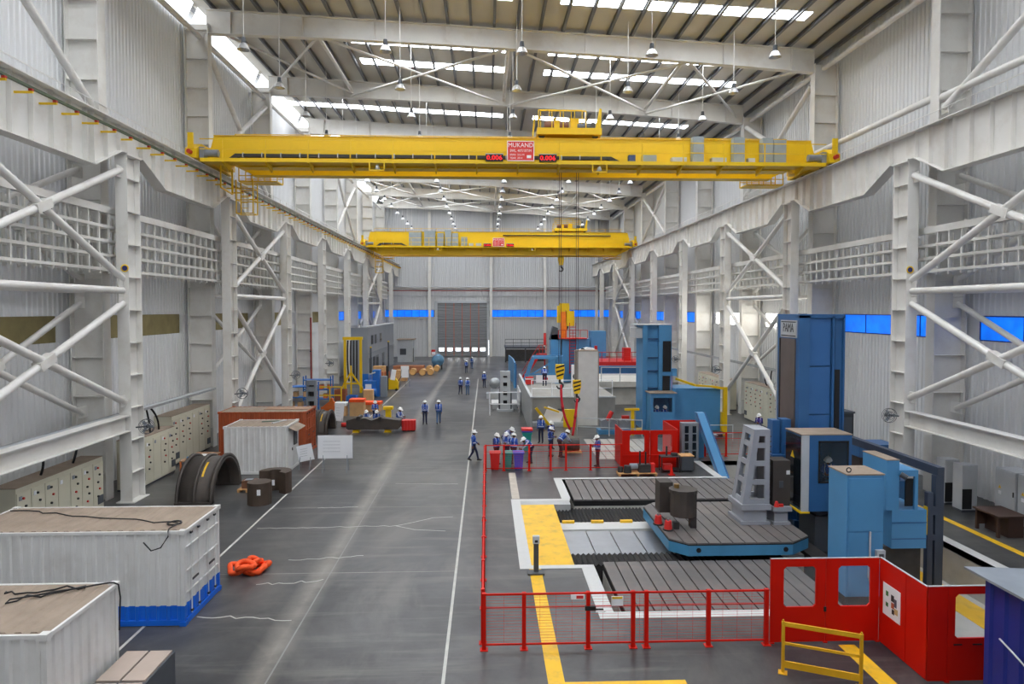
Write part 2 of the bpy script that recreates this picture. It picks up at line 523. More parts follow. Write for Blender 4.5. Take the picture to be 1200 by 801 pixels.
# ---- ribbed cladding, panel by panel
def wall(name, xw, face, label, gaps):
    root = sroot(name, (xw, 0, 0), label)
    segs = [YNEAR] + YB + [YFAR]
    segs = sorted({v for v in segs if v >= YNEAR})
    proto = {}
    for a, b in zip(segs[:-1], segs[1:]):
        for z0, z1, nm in ((0.0, 7.15, 'cladding_panel'), (8.3, 28.0, 'upper_cladding_panel')):
            key = (round(b - a, 2), nm)
            if key not in proto:
                mb = MB(); mb.sheet('y', 0, b - a, 0, z0, z1, 0.33, 0.05, face)
                proto[key] = mb.build(nm, CLAD, root, world=False)
                proto[key].location = (0, a, 0)
            else:
                share(proto[key], (0, a, 0), root)
    return root
WALL_L = wall('wall_left', WL, 1, 'ribbed white cladding wall with olive insulation strip', None)
WALL_R = wall('wall_right', WR, -1, 'ribbed white cladding wall with blue film window strip', None)
# window strips in the gap of the cladding
def win_strip(n, xw, face, y0, y1, pane, frame, cnt=4):
    root = sroot('window_%d' % n, (xw, y0, 7.15), None)
    fr = MB()
    for z in (7.15, 8.24):
        fr.box(xw - .05, xw + .05, y0, y1, z, z + .06)
    for k in range(cnt + 1):
        y = y0 + (y1 - y0) * k / cnt
        fr.box(xw - .05, xw + .05, y - .03, y + .03, 7.21, 8.24)
    fr.build('window_frame', frame, root)
    for k in range(cnt):
        a = y0 + (y1 - y0) * k / cnt + .03; b = y0 + (y1 - y0) * (k + 1) / cnt - .03
        MB().box(xw - .015, xw + .015, a, b, 7.21, 8.24).build('pane', pane, root)
    return root
FRB = mat('blue_window_frame', (30, 70, 150), 0.5)
FRG = mat('grey_window_frame', (140, 146, 156), 0.5)
n = 1
for i in range(len(YB) - 1):
    if YB[i] < YNEAR: continue
    a, b = YB[i] + .9, YB[i + 1] - .9
    pane, fr = (FILM, FRB)
    if i in (5, 6): pane, fr = PALEWIN, FRG
    win_strip(n, WR + .02, -1, a, b, pane, fr); n += 1
    if i >= 8: win_strip(n, WL - .02, 1, a, b, FILM, FRB); n += 1
fillr = MB(); filll = MB()
for i in range(len(YB)):
    y = YB[i]
    if y < YNEAR: continue
    fillr.box(WR, WR + .06, y - .9, y + .9, 7.15, 8.3); filll.box(WL - .06, WL, y - .9, y + .9, 7.15, 8.3)
fillr.box(WR, WR + .06, YNEAR, YB[1] - .9, 7.15, 8.3); filll.box(WL - .06, WL, YNEAR, YB[1] - .9, 7.15, 8.3)
fillr.box(WR, WR + .06, YB[-1] + .9, YFAR, 7.15, 8.3); filll.box(WL - .06, WL, YB[-1] + .9, YFAR, 7.15, 8.3)
fillr.build('infill_strip', CLAD, WALL_R); filll.build('infill_strip', CLAD, WALL_L)
for i in range(1, 8):                                 # stuffed insulation where the left glazing is still missing
    a, b = YB[i] + .9, YB[i + 1] - .9
    for k in range(3):
        c, d = a + (b - a) * k / 3, a + (b - a) * (k + 1) / 3 - .03
        MB().box(WL - .12, WL - .02 + .02 * (k % 2), c, d, 7.15, 8.3).build('insulation_batt', INSUL, WALL_L)

# ---- far wall with its posts, girts, blue strip and roller door
WF = sroot('wall_far', (0, YFAR, 0), 'far ribbed cladding wall with roller door')
def fw(name, m, fn):
    mb = MB(); fn(mb); return mb.build(name, m, WF)
DX0, DX1, DZ = -9.1, 0.35, 9.7
for a, b, z0, z1 in ((WL, DX0, 0, 7.2), (DX1, WR, 0, 7.2), (DX0, DX1, DZ, 27.5), (WL, DX0, 8.45, 27.5), (DX1, WR, 8.45, 27.5)):
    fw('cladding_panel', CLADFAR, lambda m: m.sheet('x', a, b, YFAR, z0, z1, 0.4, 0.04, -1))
for x in (-19.9, -10.2, 0.85, 10.6, 20.0):
    if x > WL: fw('wall_post', WHITE, lambda m: m.ibeam((x, YFAR - .45, 0), (x, YFAR - .45, 26), .45, .7, .04, (0, 1, 0)))
for z in (12.4, 11.0, 7.0, 8.55):
    fw('girt', WHITE if z > 12 else LGREY, lambda m: m.box(WL, DX0 if z < 9 else WR, YFAR - .2, YFAR - .04, z - .1, z + .1))
    if z < 9: fw('girt', LGREY, lambda m: m.box(DX1, WR, YFAR - .2, YFAR - .04, z - .1, z + .1))
fw('pipe_run', mat('sprinkler_red', (140, 50, 44), 0.5), lambda m: m.cyl((WL, YFAR - .6, 11.9), (WR, YFAR - .6, 11.9), .08))
fw('pipe_run', LGREY, lambda m: m.cyl((WL, YFAR - .6, 12.6), (WR, YFAR - .6, 12.6), .1))
def far_window(idx, x0, x1, cnt):
    r = sroot('window_%d' % idx, (x0, YFAR, 7.2), None)
    f = MB()
    for z in (7.2, 8.39): f.box(x0, x1, YFAR - .05, YFAR + .05, z, z + .06)
    for k in range(cnt + 1):
        x = x0 + (x1 - x0) * k / cnt
        f.box(x - .04, x + .04, YFAR - .05, YFAR + .05, 7.26, 8.39)
    f.build('window_frame', FRB, r)
    for k in range(cnt):
        MB().box(x0 + (x1 - x0) * k / cnt + .04, x0 + (x1 - x0) * (k + 1) / cnt - .04, YFAR - .012, YFAR + .012, 7.26, 8.39).build('pane', FILM, r)
far_window(n, WL, DX0 - .4, 7); n += 1
far_window(n, DX1 + .3, WR, 16); n += 1
WN = sroot('wall_near', (0, YNEAR, 0), None)
mb = MB(); mb.sheet('x', WL, WR, YNEAR, 0, 28, 0.4, 0.04, 1); mb.build('cladding_panel', CLAD, WN)
# roller door
DOOR = sroot('door_1', ((DX0 + DX1) / 2, YFAR, 0), 'large grey roller door with orange guide lines')
DGREY = mat('door_grey_slat', (132, 134, 138), 0.45, var=0.03)
ns = 22
for k in range(ns):
    z0 = DZ * k / ns; z1 = DZ * (k + 1) / ns - .03
    if k in (2, 3): continue
    MB().prism([(YFAR - .06, z0), (YFAR - .14, z0 + .06), (YFAR - .14, z1 - .06), (YFAR - .06, z1), (YFAR + .02, z1), (YFAR + .02, z0)], 'x', DX0 + .25, DX1 - .25).build('door_slat', DGREY, DOOR)
z0, z1 = DZ * 2 / ns, DZ * 4 / ns - .03
wpx = [DX0 + .25 + (DX1 - DX0 - .5) * (k + .5) / 6 for k in range(6)]
vis = MB()
vis.box(DX0 + .25, DX1 - .25, YFAR - .12, YFAR, z0, z0 + .12); vis.box(DX0 + .25, DX1 - .25, YFAR - .12, YFAR, z1 - .12, z1)
edges = [DX0 + .25] + [e for x in wpx for e in (x - .46, x + .46)] + [DX1 - .25]
for a, b in zip(edges[0::2], edges[1::2]): vis.box(a, b, YFAR - .12, YFAR, z0 + .12, z1 - .12)
vis.build('vision_slat', DGREY, DOOR)
DL = emit('door_vision_pane', (250, 252, 255), 3.0)
for x in wpx: MB().box(x - .46, x + .46, YFAR - .06, YFAR - .03, z0 + .12, z1 - .12).build('vision_pane', DL, DOOR)
for k in range(1, 6):
    x = DX0 + .25 + (DX1 - DX0 - .5) * k / 6
    MB().box(x - .05, x + .05, YFAR - .17, YFAR - .145, 0.1, DZ).build('guide_strap', mat('door_orange', (190, 96, 70), 0.6), DOOR)
dj = MB(); dj.box(DX0 - .2, DX0 + .25, YFAR - .3, YFAR, 0, DZ + .3); dj.box(DX1 - .25, DX1 + .2, YFAR - .3, YFAR, 0, DZ + .3); dj.box(DX0 - .2, DX1 + .2, YFAR - .3, YFAR, DZ, DZ + .35)
dj.build('door_frame', LGREY, DOOR)
MB().box(DX1 + .04, DX1 + .1, YFAR - .34, YFAR - .3, 0.3, 3.0).build('daylight_gap', DL, DOOR)

# ---- roof: deck, purlins, skylights
CE = sroot('ceiling', (0, 0, 0), 'pale roof deck with dark purlins and bright skylight strips')
dk = MB()
nseg = 60
zd = lambda x: ztop(x) + 0.28
segx = [WL - .3 + (WR + .6 - WL) * k / nseg for k in range(nseg + 1)]
dkp = [(x, zd(x)) for x in segx]
dk.prism([(WL - .3, zd(WL - .3)), (WR + .3, zd(WR + .3)), (WR + .3, zd(WR + .3) + .2), (WL - .3, zd(WL - .3) + .2)], 'y', YNEAR, YFAR)
dk.build('roof_deck', DECK, CE)
# deck seams between sheets (raised folds across the purlins)
npur = 29
for k in range(npur):
    x = WL + .5 + (WR - WL - 1.0) * k / (npur - 1)
    b = MB(); z = ztop(x)
    b.bar((x, YNEAR, z + .27), (x, YFAR, z + .27), .16, .02); b.bar((x, YNEAR, z + .02), (x, YFAR, z + .02), .16, .02); b.bar((x + .05, YNEAR, z + .14), (x + .05, YFAR, z + .14), .025, .24)
    b.build('purlin', PURL, CE)
def skylight(x0, x1, y):
    b = MB()
    b.add([(x0, y - .55, zd(x0) - .012), (x1, y - .55, zd(x1) - .012), (x1, y + .55, zd(x1) - .012), (x0, y + .55, zd(x0) - .012),
           (x0, y - .55, zd(x0) + .01), (x1, y - .55, zd(x1) + .01), (x1, y + .55, zd(x1) + .01), (x0, y + .55, zd(x0) + .01)],
          [(0, 3, 2, 1), (4, 5, 6, 7), (0, 1, 5, 4), (1, 2, 6, 5), (2, 3, 7, 6), (3, 0, 4, 7)])
    b.build('skylight_strip', SKYL, CE)
for i in range(len(YB)):
    for d in (4.0, 8.0):
        y = YB[i] + d
        if y > YFAR - 1 or y < YNEAR + 1: continue
        skylight(-9.2 if i in (4, 5) else -18.0, 1.5, y)
        skylight(4.3, 18.6, y)
# clear glazing along the left eave, one light per bay
for i in range(2, len(YB) - 1):
    b = MB(); x = WL + .35
    b.add([(x, YB[i] + .3, zd(x) - 1.15), (x, YB[i + 1] - .3, zd(x) - 1.15), (x + .5, YB[i + 1] - .3, zd(x) - .05), (x + .5, YB[i] + .3, zd(x) - .05)], [(0, 1, 2, 3)])
    b.build('eave_light', EAVE, CE)

# ---- rafters, wall columns and struts under the roof
RAFT = None
for i, y in enumerate(YB):
    if i < 2: continue
    if RAFT is None:
        r = thing('roof_rafter', 'white tapered steel roof rafter spanning the hall', 'rafter', (0, y, 0), 0, 'roof rafters')
        x0, x1 = -17.2, 20.9
        zt = ztop
        zb = lambda x: ztop(x) - (1.2 + 0.25 * (abs(x - 1.8) / 18.6) ** 2)
        top = [(x0, zt(x0)), (x1, zt(x1))]
        nb = 8
        bx_ = [x1 + (x0 - x1) * k / nb for k in range(nb + 1)]
        MB().prism([(x0, zt(x0)), (x1, zt(x1))] + [(x, zb(x)) for x in bx_], 'y', y - .02, y + .02).build('web', WHITE, r)
        fb = MB(); fb.bar((x0, y, zt(x0) - .02), (x1, y, zt(x1) - .02), .45, .04); fb.build('top_flange', WHITE, r)
        fb = MB()
        for a, b in zip(bx_[:-1], bx_[1:]): fb.bar((a, y, zb(a)), (b, y, zb(b)), .45, .04)
        fb.build('bottom_flange', WHITE, r)
        for k in range(9):
            x = x0 + 1.5 + (x1 - x0 - 3) * k / 8
            MB().box(x - .015, x + .015, y - .2, y + .2, zb(x), zt(x)).build('stiffener', WHITE, r)
        RAFT = r
    else:
        dup(RAFT, (0, y, 0))
def wall_column(x0, x1, y, zt, label, group):
    r = thing('wall_column', label, 'column', ((x0 + x1) / 2, y, 0), 0, group)
    MB().box(x0, x1, y - .02, y + .02, 0, zt).build('web', WHITE, r)
    for x in (x0, x1):
        MB().box(x - .025, x + .025, y - .3, y + .3, 0, zt).build('flange', WHITE, r)
    z = 1.2; k = 0
    st = None
    while z < zt - .3:
        if st is None:
            st = MB().box(x0 + .03, x1 - .03, y - .26, y + .26, z - .012, z + .012).build('stiffener', WHITE, r)
        else:
            share(st, (0, 0, z - 1.2), r)
        z += 1.75; k += 1
    return r
wl = wall_column(-18.45, -17.05, YB[2], ztop(-17.7) - .9, 'tall white built-up column against the left wall, reaching the roof', 'wall columns on the insulation-strip side')
wr_ = wall_column(20.85, 22.35, YB[2], ztop(21.6) - .9, 'tall white built-up column against the blue-window wall, reaching the roof', 'wall columns on the blue-window side')
wl['label'] = 'tall white built-up column against the wall with the insulation strip, reaching the roof'
for y in YB[3:]:
    dup(wl, (-17.75, y, 0)); dup(wr_, (21.6, y, 0))
# round ladders rungs up the wall columns' edges, eave struts and roof bracing
for i in range(3, len(YB) - 1):
    for x, z, side in ((21.5, 23.9, 'blue-window'), (-17.6, 25.3, 'insulation-strip')):
        es = thing('eave_strut', 'white pipe strut between wall columns along the %s eave' % side, 'strut', (x, YB[i] + .35, z), 0, 'eave struts, %s side' % side)
        MB().cyl((x, YB[i] + .05, z), (x, YB[i + 1] - .05, z), .16).build('pipe', WHITE2, es)
        for y in (YB[i] + .045, YB[i + 1] - .085): MB().box(x - .22, x + .22, y, y + .04, z - .22, z + .22).build('end_plate', WHITE, es)
def brace_x(xa, xb, ya, yb, group):
    r = thing('roof_brace', 'crossed white pipe brace between roof rafters', 'brace', ((xa + xb) / 2, (ya + yb) / 2, 24.5), 0, group)
    za, zb_ = ztop(xa) - 1.0, ztop(xb) - 1.0
    MB().cyl((xa, ya, za), (xb, yb, zb_), .09, n=8).build('pipe', WHITE2, r)
    MB().cyl((xa, yb, za - .2), (xb, ya, zb_ - .2), .09, n=8).build('pipe', WHITE2, r)
for i in (5, 9, 10):
    for xa, xb in ((-10.6, 1.0), (1.8, 12.8), (12.8, 20.2), (-17.0, -10.6)):
        brace_x(xa, xb, YB[i] + .3, YB[i + 1] - .3, 'crossed roof braces')
for x in (-10.6, 1.4, 12.8):
    for i in (5, 9, 10):
        r = thing('roof_strut', 'straight white pipe strut between roof rafters', 'strut', (x, (YB[i] + YB[i + 1]) / 2, 25), 0, 'straight roof struts')
        MB().cyl((x, YB[i] + .2, ztop(x) - .8), (x, YB[i + 1] - .2, ztop(x) - .8), .13, n=8).build('pipe', WHITE2, r)
def knee(x0, x1, z0, z1, y0, y1, lab, grp):
    r = thing('wall_brace', lab, 'brace', (x0, y0, z0), 0, grp)
    MB().cyl((x0, y0, z0), (x1, y1, z1), .17).build('pipe', WHITE2, r)
    MB().cbox((x0, y0, z0), (.06, .5, .5)).build('gusset', WHITE, r)
# large diagonals on the upper walls of the braced bays
for i in (3, 5, 8):
    a, b, m_ = YB[i] + .5, YB[i + 1] - .5, (YB[i] + YB[i + 1]) / 2
    lab = 'thick white diagonal pipe on the upper insulation-strip wall'
    knee(-17.3, -17.3, 17.6, 24.6, b, a, lab, 'upper diagonals on the insulation-strip side')
    knee(-17.3, -17.3, 17.8, 24.4, a, b, lab, 'upper diagonals on the insulation-strip side')
    lab = 'thick white diagonal pipe on the upper blue-window wall'
    knee(21.0, 21.0, 17.8, 23.0, b, a, lab, 'upper diagonals on the blue-window side')
    knee(21.0, 21.0, 17.6, 23.2, a, b, lab, 'upper diagonals on the blue-window side')
for i in (3, 4):
    knee(21.0, 21.0, 17.9 + .15 * i, 17.9 + .15 * i, YB[i], YB[i + 1], 'level white pipe low on the upper blue-window wall', 'level wall pipes on the blue-window side')

# ---- crane columns
def crane_column(x, y, label, group, face):
    r = thing('crane_column', label, 'column', (x, y, 0), 0, group)
    for d in (-.55, .55):
        MB().box(x - .26, x + .26, y + d - .025, y + d + .025, 0.04, 15.35).build('flange', WHITE, r)
    MB().box(x - .02, x + .02, y - .52, y + .52, 0.04, 15.35).build('web', WHITE, r)
    st = None
    z = 1.3
    while z < 15:
        if st is None: st = MB().box(x - .25, x + .25, y - .52, y + .52, z - .015, z + .015).build('stiffener', WHITE, r)
        else: share(st, (0, 0, z - 1.3), r)
        z += 1.45
    MB().box(x - .4, x + .4, y - .7, y + .7, 0, .04).build('base_plate', WHITE, r)
    MB().box(x - .33, x + .33, y - .6, y + .6, 15.35, 15.45).build('cap_plate', WHITE, r)
    return r
cl = crane_column(XL, YB[3], 'white crane column of the row beside the insulation-strip wall', 'crane columns on the insulation-strip side', 1)
cr = crane_column(XR, YB[3], 'white crane column of the row beside the blue-window wall', 'crane columns on the blue-window side', -1)
for y in YB[4:]:
    dup(cl, (XL, y, 0)); dup(cr, (XR, y, 0))

# ---- runway girders (deep between columns, notched over them), rail, walkway handrail
def girder(x, y0, L, inner, label, group):
    r = thing('runway_girder', label, 'girder', (x, y0, 15.45), 0, group)
    zt = ZR - .12
    zb = [(0, 15.45), (.9, 15.45), (3.1, 14.45), (L - 2.9, 14.45), (L - .9, 15.45), (L, 15.45)]
    poly = [(y0 + a, z) for a, z in zb] + [(y0 + L, zt), (y0, zt)]
    MB().prism(poly, 'x', x - .02, x + .02).build('web', WHITE, r)
    f = MB()
    for (a, z), (b, w) in zip(zb[:-1], zb[1:]): f.bar((x, y0 + a, z), (x, y0 + b, w), .55, .04)
    f.build('bottom_flange', WHITE, r)
    MB().box(x - .4, x + .4, y0, y0 + L, zt, zt + .04).build('top_flange', WHITE, r)
    MB().box(x - .06, x + .06, y0, y0 + L, zt + .04, ZR + .05).build('rail', mat('crane_rail_steel', (66, 62, 60), 0.5, 0.5), r)
    k = .6
    for a in (1.0, 2.2, 3.1, 4.3, 5.4, 6.5, 7.6, 8.6, L - 2.9, L - 1.9, L - .9):
        lo = 15.45 if a <= .9 or a >= L - .9 else (14.45 if 3.1 <= a <= L - 2.9 else (15.45 - (a - .9) / 2.2 if a < 3.1 else 14.45 + (a - (L - 2.9)) / 2.0))
        MB().box(x - .2, x + .2, y0 + a - .012, y0 + a + .012, lo, zt).build('stiffener', WHITE, r)
    # walkway and handrail on the wall side
    s = -inner
    w0, w1 = (x + s * .4, x + s * 1.0)
    MB().box(min(w0, w1), max(w0, w1), y0, y0 + L, zt - .05, zt).build('walkway', GALV, r)
    h = MB()
    xr = x + s * .98
    for zz in (.55, 1.05): h.cyl((xr, y0, zt + zz), (xr, y0 + L, zt + zz), .022, n=6)
    for kk in range(7): h.cyl((xr, y0 + L * kk / 7 + .3, zt), (xr, y0 + L * kk / 7 + .3, zt + 1.05), .022, n=6)
    h.build('handrail', WHITE2, r)
    return r
gl = girder(XL, YB[2], BAY, 1, 'white fish-belly crane runway girder carrying the yellow conductor bar', 'runway girders with conductor bar')
gr = girder(XR, YB[2], BAY, -1, 'white fish-belly crane runway girder on the blue-window side', 'runway girders on the blue-window side')
# conductor bar with yellow brackets, on the left girders only
xc = XL + .02
br = MB(); br.bar((xc, YB[2] + .8, 15.95), (xc + .62, YB[2] + .8, 15.95), .07, .07)
b0 = br.build('conductor_bracket', YELLOW, gl)
for k in range(1, 9): share(b0, (0, 1.3 * k, 0), gl)
i0 = MB().box(xc + .5, xc + .62, YB[2] + .74, YB[2] + .86, 15.99, 16.06).build('insulator', mat('insulator_red', (180, 40, 30)), gl)
for k in range(1, 9): share(i0, (0, 1.3 * k, 0), gl)
MB().box(xc + .5, xc + .62, YB[2], YB[2] + BAY, 16.06, 16.14).build('conductor_bar', mat('conductor_green', (70, 86, 60)), gl)
for y in YB[3:]:
    dup(gl, (XL, y, 15.45)); dup(gr, (XR, y, 15.45))

# ---- X-bracing between crane columns and between wall columns
def brace_frame(x, y0, y1, label, group, r_=.15, beam=True, zlo=4.5):
    r = thing('bracing_frame', label, 'bracing', (x, (y0 + y1) / 2, 0), 0, group)
    a, b = y0 + .6, y1 - .6
    for p, q in (((a, 14.7), (b, 9.95)), ((a, 9.95), (b, 14.7)), ((a, 8.85), (b, zlo)), ((a, zlo), (b, 8.85))):
        MB().cyl((x, p[0], p[1]), (x, q[0], q[1]), r_, n=12).build('diagonal_pipe', WHITE2, r)
    MB().cyl((x, a, 9.42), (x, b, 9.42), r_, n=12).build('tie_pipe', WHITE2, r)
    for z in (12.32, (8.85 + zlo) / 2):
        MB().cbox((x, (a + b) / 2, z), (.34, .9, .34), rx=math.atan2(4.4, b - a)).build('splice_plate', WHITE, r)
    for y in (a, b):
        for z in (14.6, 9.9, 9.42, 8.9, zlo + .05):
            MB().box(x - .03, x + .03, y - .35, y + .35, z - .25, z + .25).build('gusset', WHITE, r)
    if beam:
        MB().ibeam((x, a, 3.55), (x, b, 3.55), .5, .72, .04).build('tie_beam', WHITE, r)
    return r
for i, bl, br in ((3, 'bay of the first emblem plate', 'bay of the first emblem plate'), (5, 'bay behind the brown container', 'bay of the clear bright windows'), (9, 'bay by the grey site office', 'bay by the roller-door wall')):
    bf = i == 3
    brace_frame(XL, YB[i], YB[i + 1], 'crossed white pipe bracing between crane columns, insulation-strip side, ' + bl, 'crane column bracing, insulation-strip side', beam=bf, zlo=4.5 if bf else 2.0)
    brace_frame(XR, YB[i], YB[i + 1], 'crossed white pipe bracing between crane columns, blue-window side, ' + br, 'crane column bracing, blue-window side', beam=bf, zlo=4.5 if bf else 2.0)
    brace_frame(-17.85, YB[i], YB[i + 1], 'crossed white pipe bracing on wall columns, insulation-strip side, ' + bl, 'wall column bracing, insulation-strip side', r_=.13, beam=False, zlo=4.0)
    brace_frame(21.75, YB[i], YB[i + 1], 'crossed white pipe bracing on wall columns, blue-window side, ' + br, 'wall column bracing, blue-window side', r_=.13, beam=False, zlo=4.0)

# ---- cable racks between the two column rows
def rack(x, y0, L, tiers, z0, dz, s, label, group):
    r = thing('cable_rack', label, 'cable rack', (x, y0, z0), 0, group)
    p = MB()
    p.box(x - .04, x + .04, y0 + .46, y0 + .54, z0 - .15, z0 + dz * tiers)
    for k in range(tiers):
        z = z0 + dz * k
        p.box(min(x, x + s * .75), max(x, x + s * .75), y0 + .46, y0 + .54, z - .04, z + .04)
    p.box(x + s * .75 - .04, x + s * .75 + .04, y0 + .46, y0 + .54, z0 - .15, z0 + dz * tiers)
    p0 = p.build('bracket_post', WHITE, r)
    for k in range(1, 15): share(p0, (0, k * (L - 1.0) / 14.0, 0), r)
    for k in range(tiers):
        z = z0 + dz * k
        t = MB()
        for q in (-.06, .62):
            t.box(x + s * q - .02, x + s * q + .02, y0, y0 + L, z - .02, z + .1)
        t.build('tray_rail', WHITE, r)
        c = MB()
        for q in ((.3,) if k else (.25, .4)):
            c.cyl((x + s * q, y0, z + .09), (x + s * q, y0 + L, z + .09), .04, n=5)
        c.build('cable', mat('cable_green', (58, 140, 60)) if k == 1 else BLACK, r)
    MB().box(x - .12, x + .12, y0, y0 + L, z0 + dz * tiers, z0 + dz * tiers + .3).build('top_beam', WHITE, r)
    return r
rl = rack(-16.6, YB[3], BAY, 4, 10.3, .62, -1, 'white four-tier cable rack hung beside the insulation-strip wall', 'cable racks, insulation-strip side')
rr_ = rack(20.25, YB[3], BAY, 3, 10.3, .58, 1, 'white three-tier cable rack hung beside the blue-window wall', 'cable racks, blue-window side')
for y in YB[4:-1]:
    dup(rl, (-16.6, y, 10.3)); dup(rr_, (20.25, y, 10.3))

# ---- high-bay lamps on long rods
for x in (-12.3, -5.15, 1.85, 8.6, 15.1):
    lamp = thing('high_bay_lamp', 'white conical high-bay lamp hanging on a long rod from the roof', 'lamp', (x, 35.6, 21.75), 0, 'high-bay lamps under the roof')
    MB().cyl((0, 0, .62), (0, 0, zd(x) - 21.75), .022, n=6).build('rod', WHITE2, lamp, False)
    MB().cyl((0, 0, .34), (0, 0, .62), .13, .10, n=12).build('ballast_housing', DKGREY, lamp, False)
    MB().lathe([(.10, .34), (.16, .30), (.24, .18), (.31, .02), (.33, 0.0), (.30, .01), (.22, .17), (.12, .28), (.02, .29)], (0, 0, 0), 16).build('reflector', REFL, lamp, False)
    MB().lathe([(.0, .04), (.06, .07), (.07, .14), (.04, .24), (.02, .28)], (0, 0, 0), 10).build('bulb', PAPER, lamp, False)
    for k in range(1, 14): dup(lamp, (x, 35.6 + 6.0 * k, 21.75))

# ================================================================== OVERHEAD CRANES
FEST = mat('festoon_black', (44, 46, 52), 0.6, var=0.15, scale=6)
OLIVE = YELLOW
def hook_block(parent, x, y, z, s=1.0, stripes=True):
    b = MB()
    b.prism([(x - .26 * s, z + .15 * s), (x - .16 * s, z - .35 * s), (x + .16 * s, z - .35 * s), (x + .26 * s, z + .15 * s), (x + .24 * s, z + .5 * s), (x - .24 * s, z + .5 * s)], 'y', y - .17 * s, y + .17 * s)
    hb = b.build('hook_block', YELLOW, parent)
    if stripes:
        for k in range(3):
            zc = z + (.38 - .24 * k) * s; w = (.24 - .02 * k) * s
            MB().prism([(x - w, zc - .12 * s), (x + w, zc + .02 * s), (x + w, zc + .12 * s), (x - w, zc - .02 * s)], 'y', y - .18 * s, y - .172 * s).build('warning_stripe', BLACK, hb)
    h = MB()
    h.cyl((x, y, z - .35 * s), (x, y, z - .55 * s), .07 * s, n=8)
    pts = [(x, y, z - .52 * s)] + [(x + .17 * s * math.sin(t), y, z - .72 * s + .17 * s * math.cos(t)) for t in [PI * (k / 8) for k in range(0, 13)]]
    h.tube(pts, [.07 * s] * 8 + [.06 * s, .055 * s, .05 * s, .045 * s, .04 * s, .03 * s], 8)
    h.build('hook', DARK, hb)
    return hb

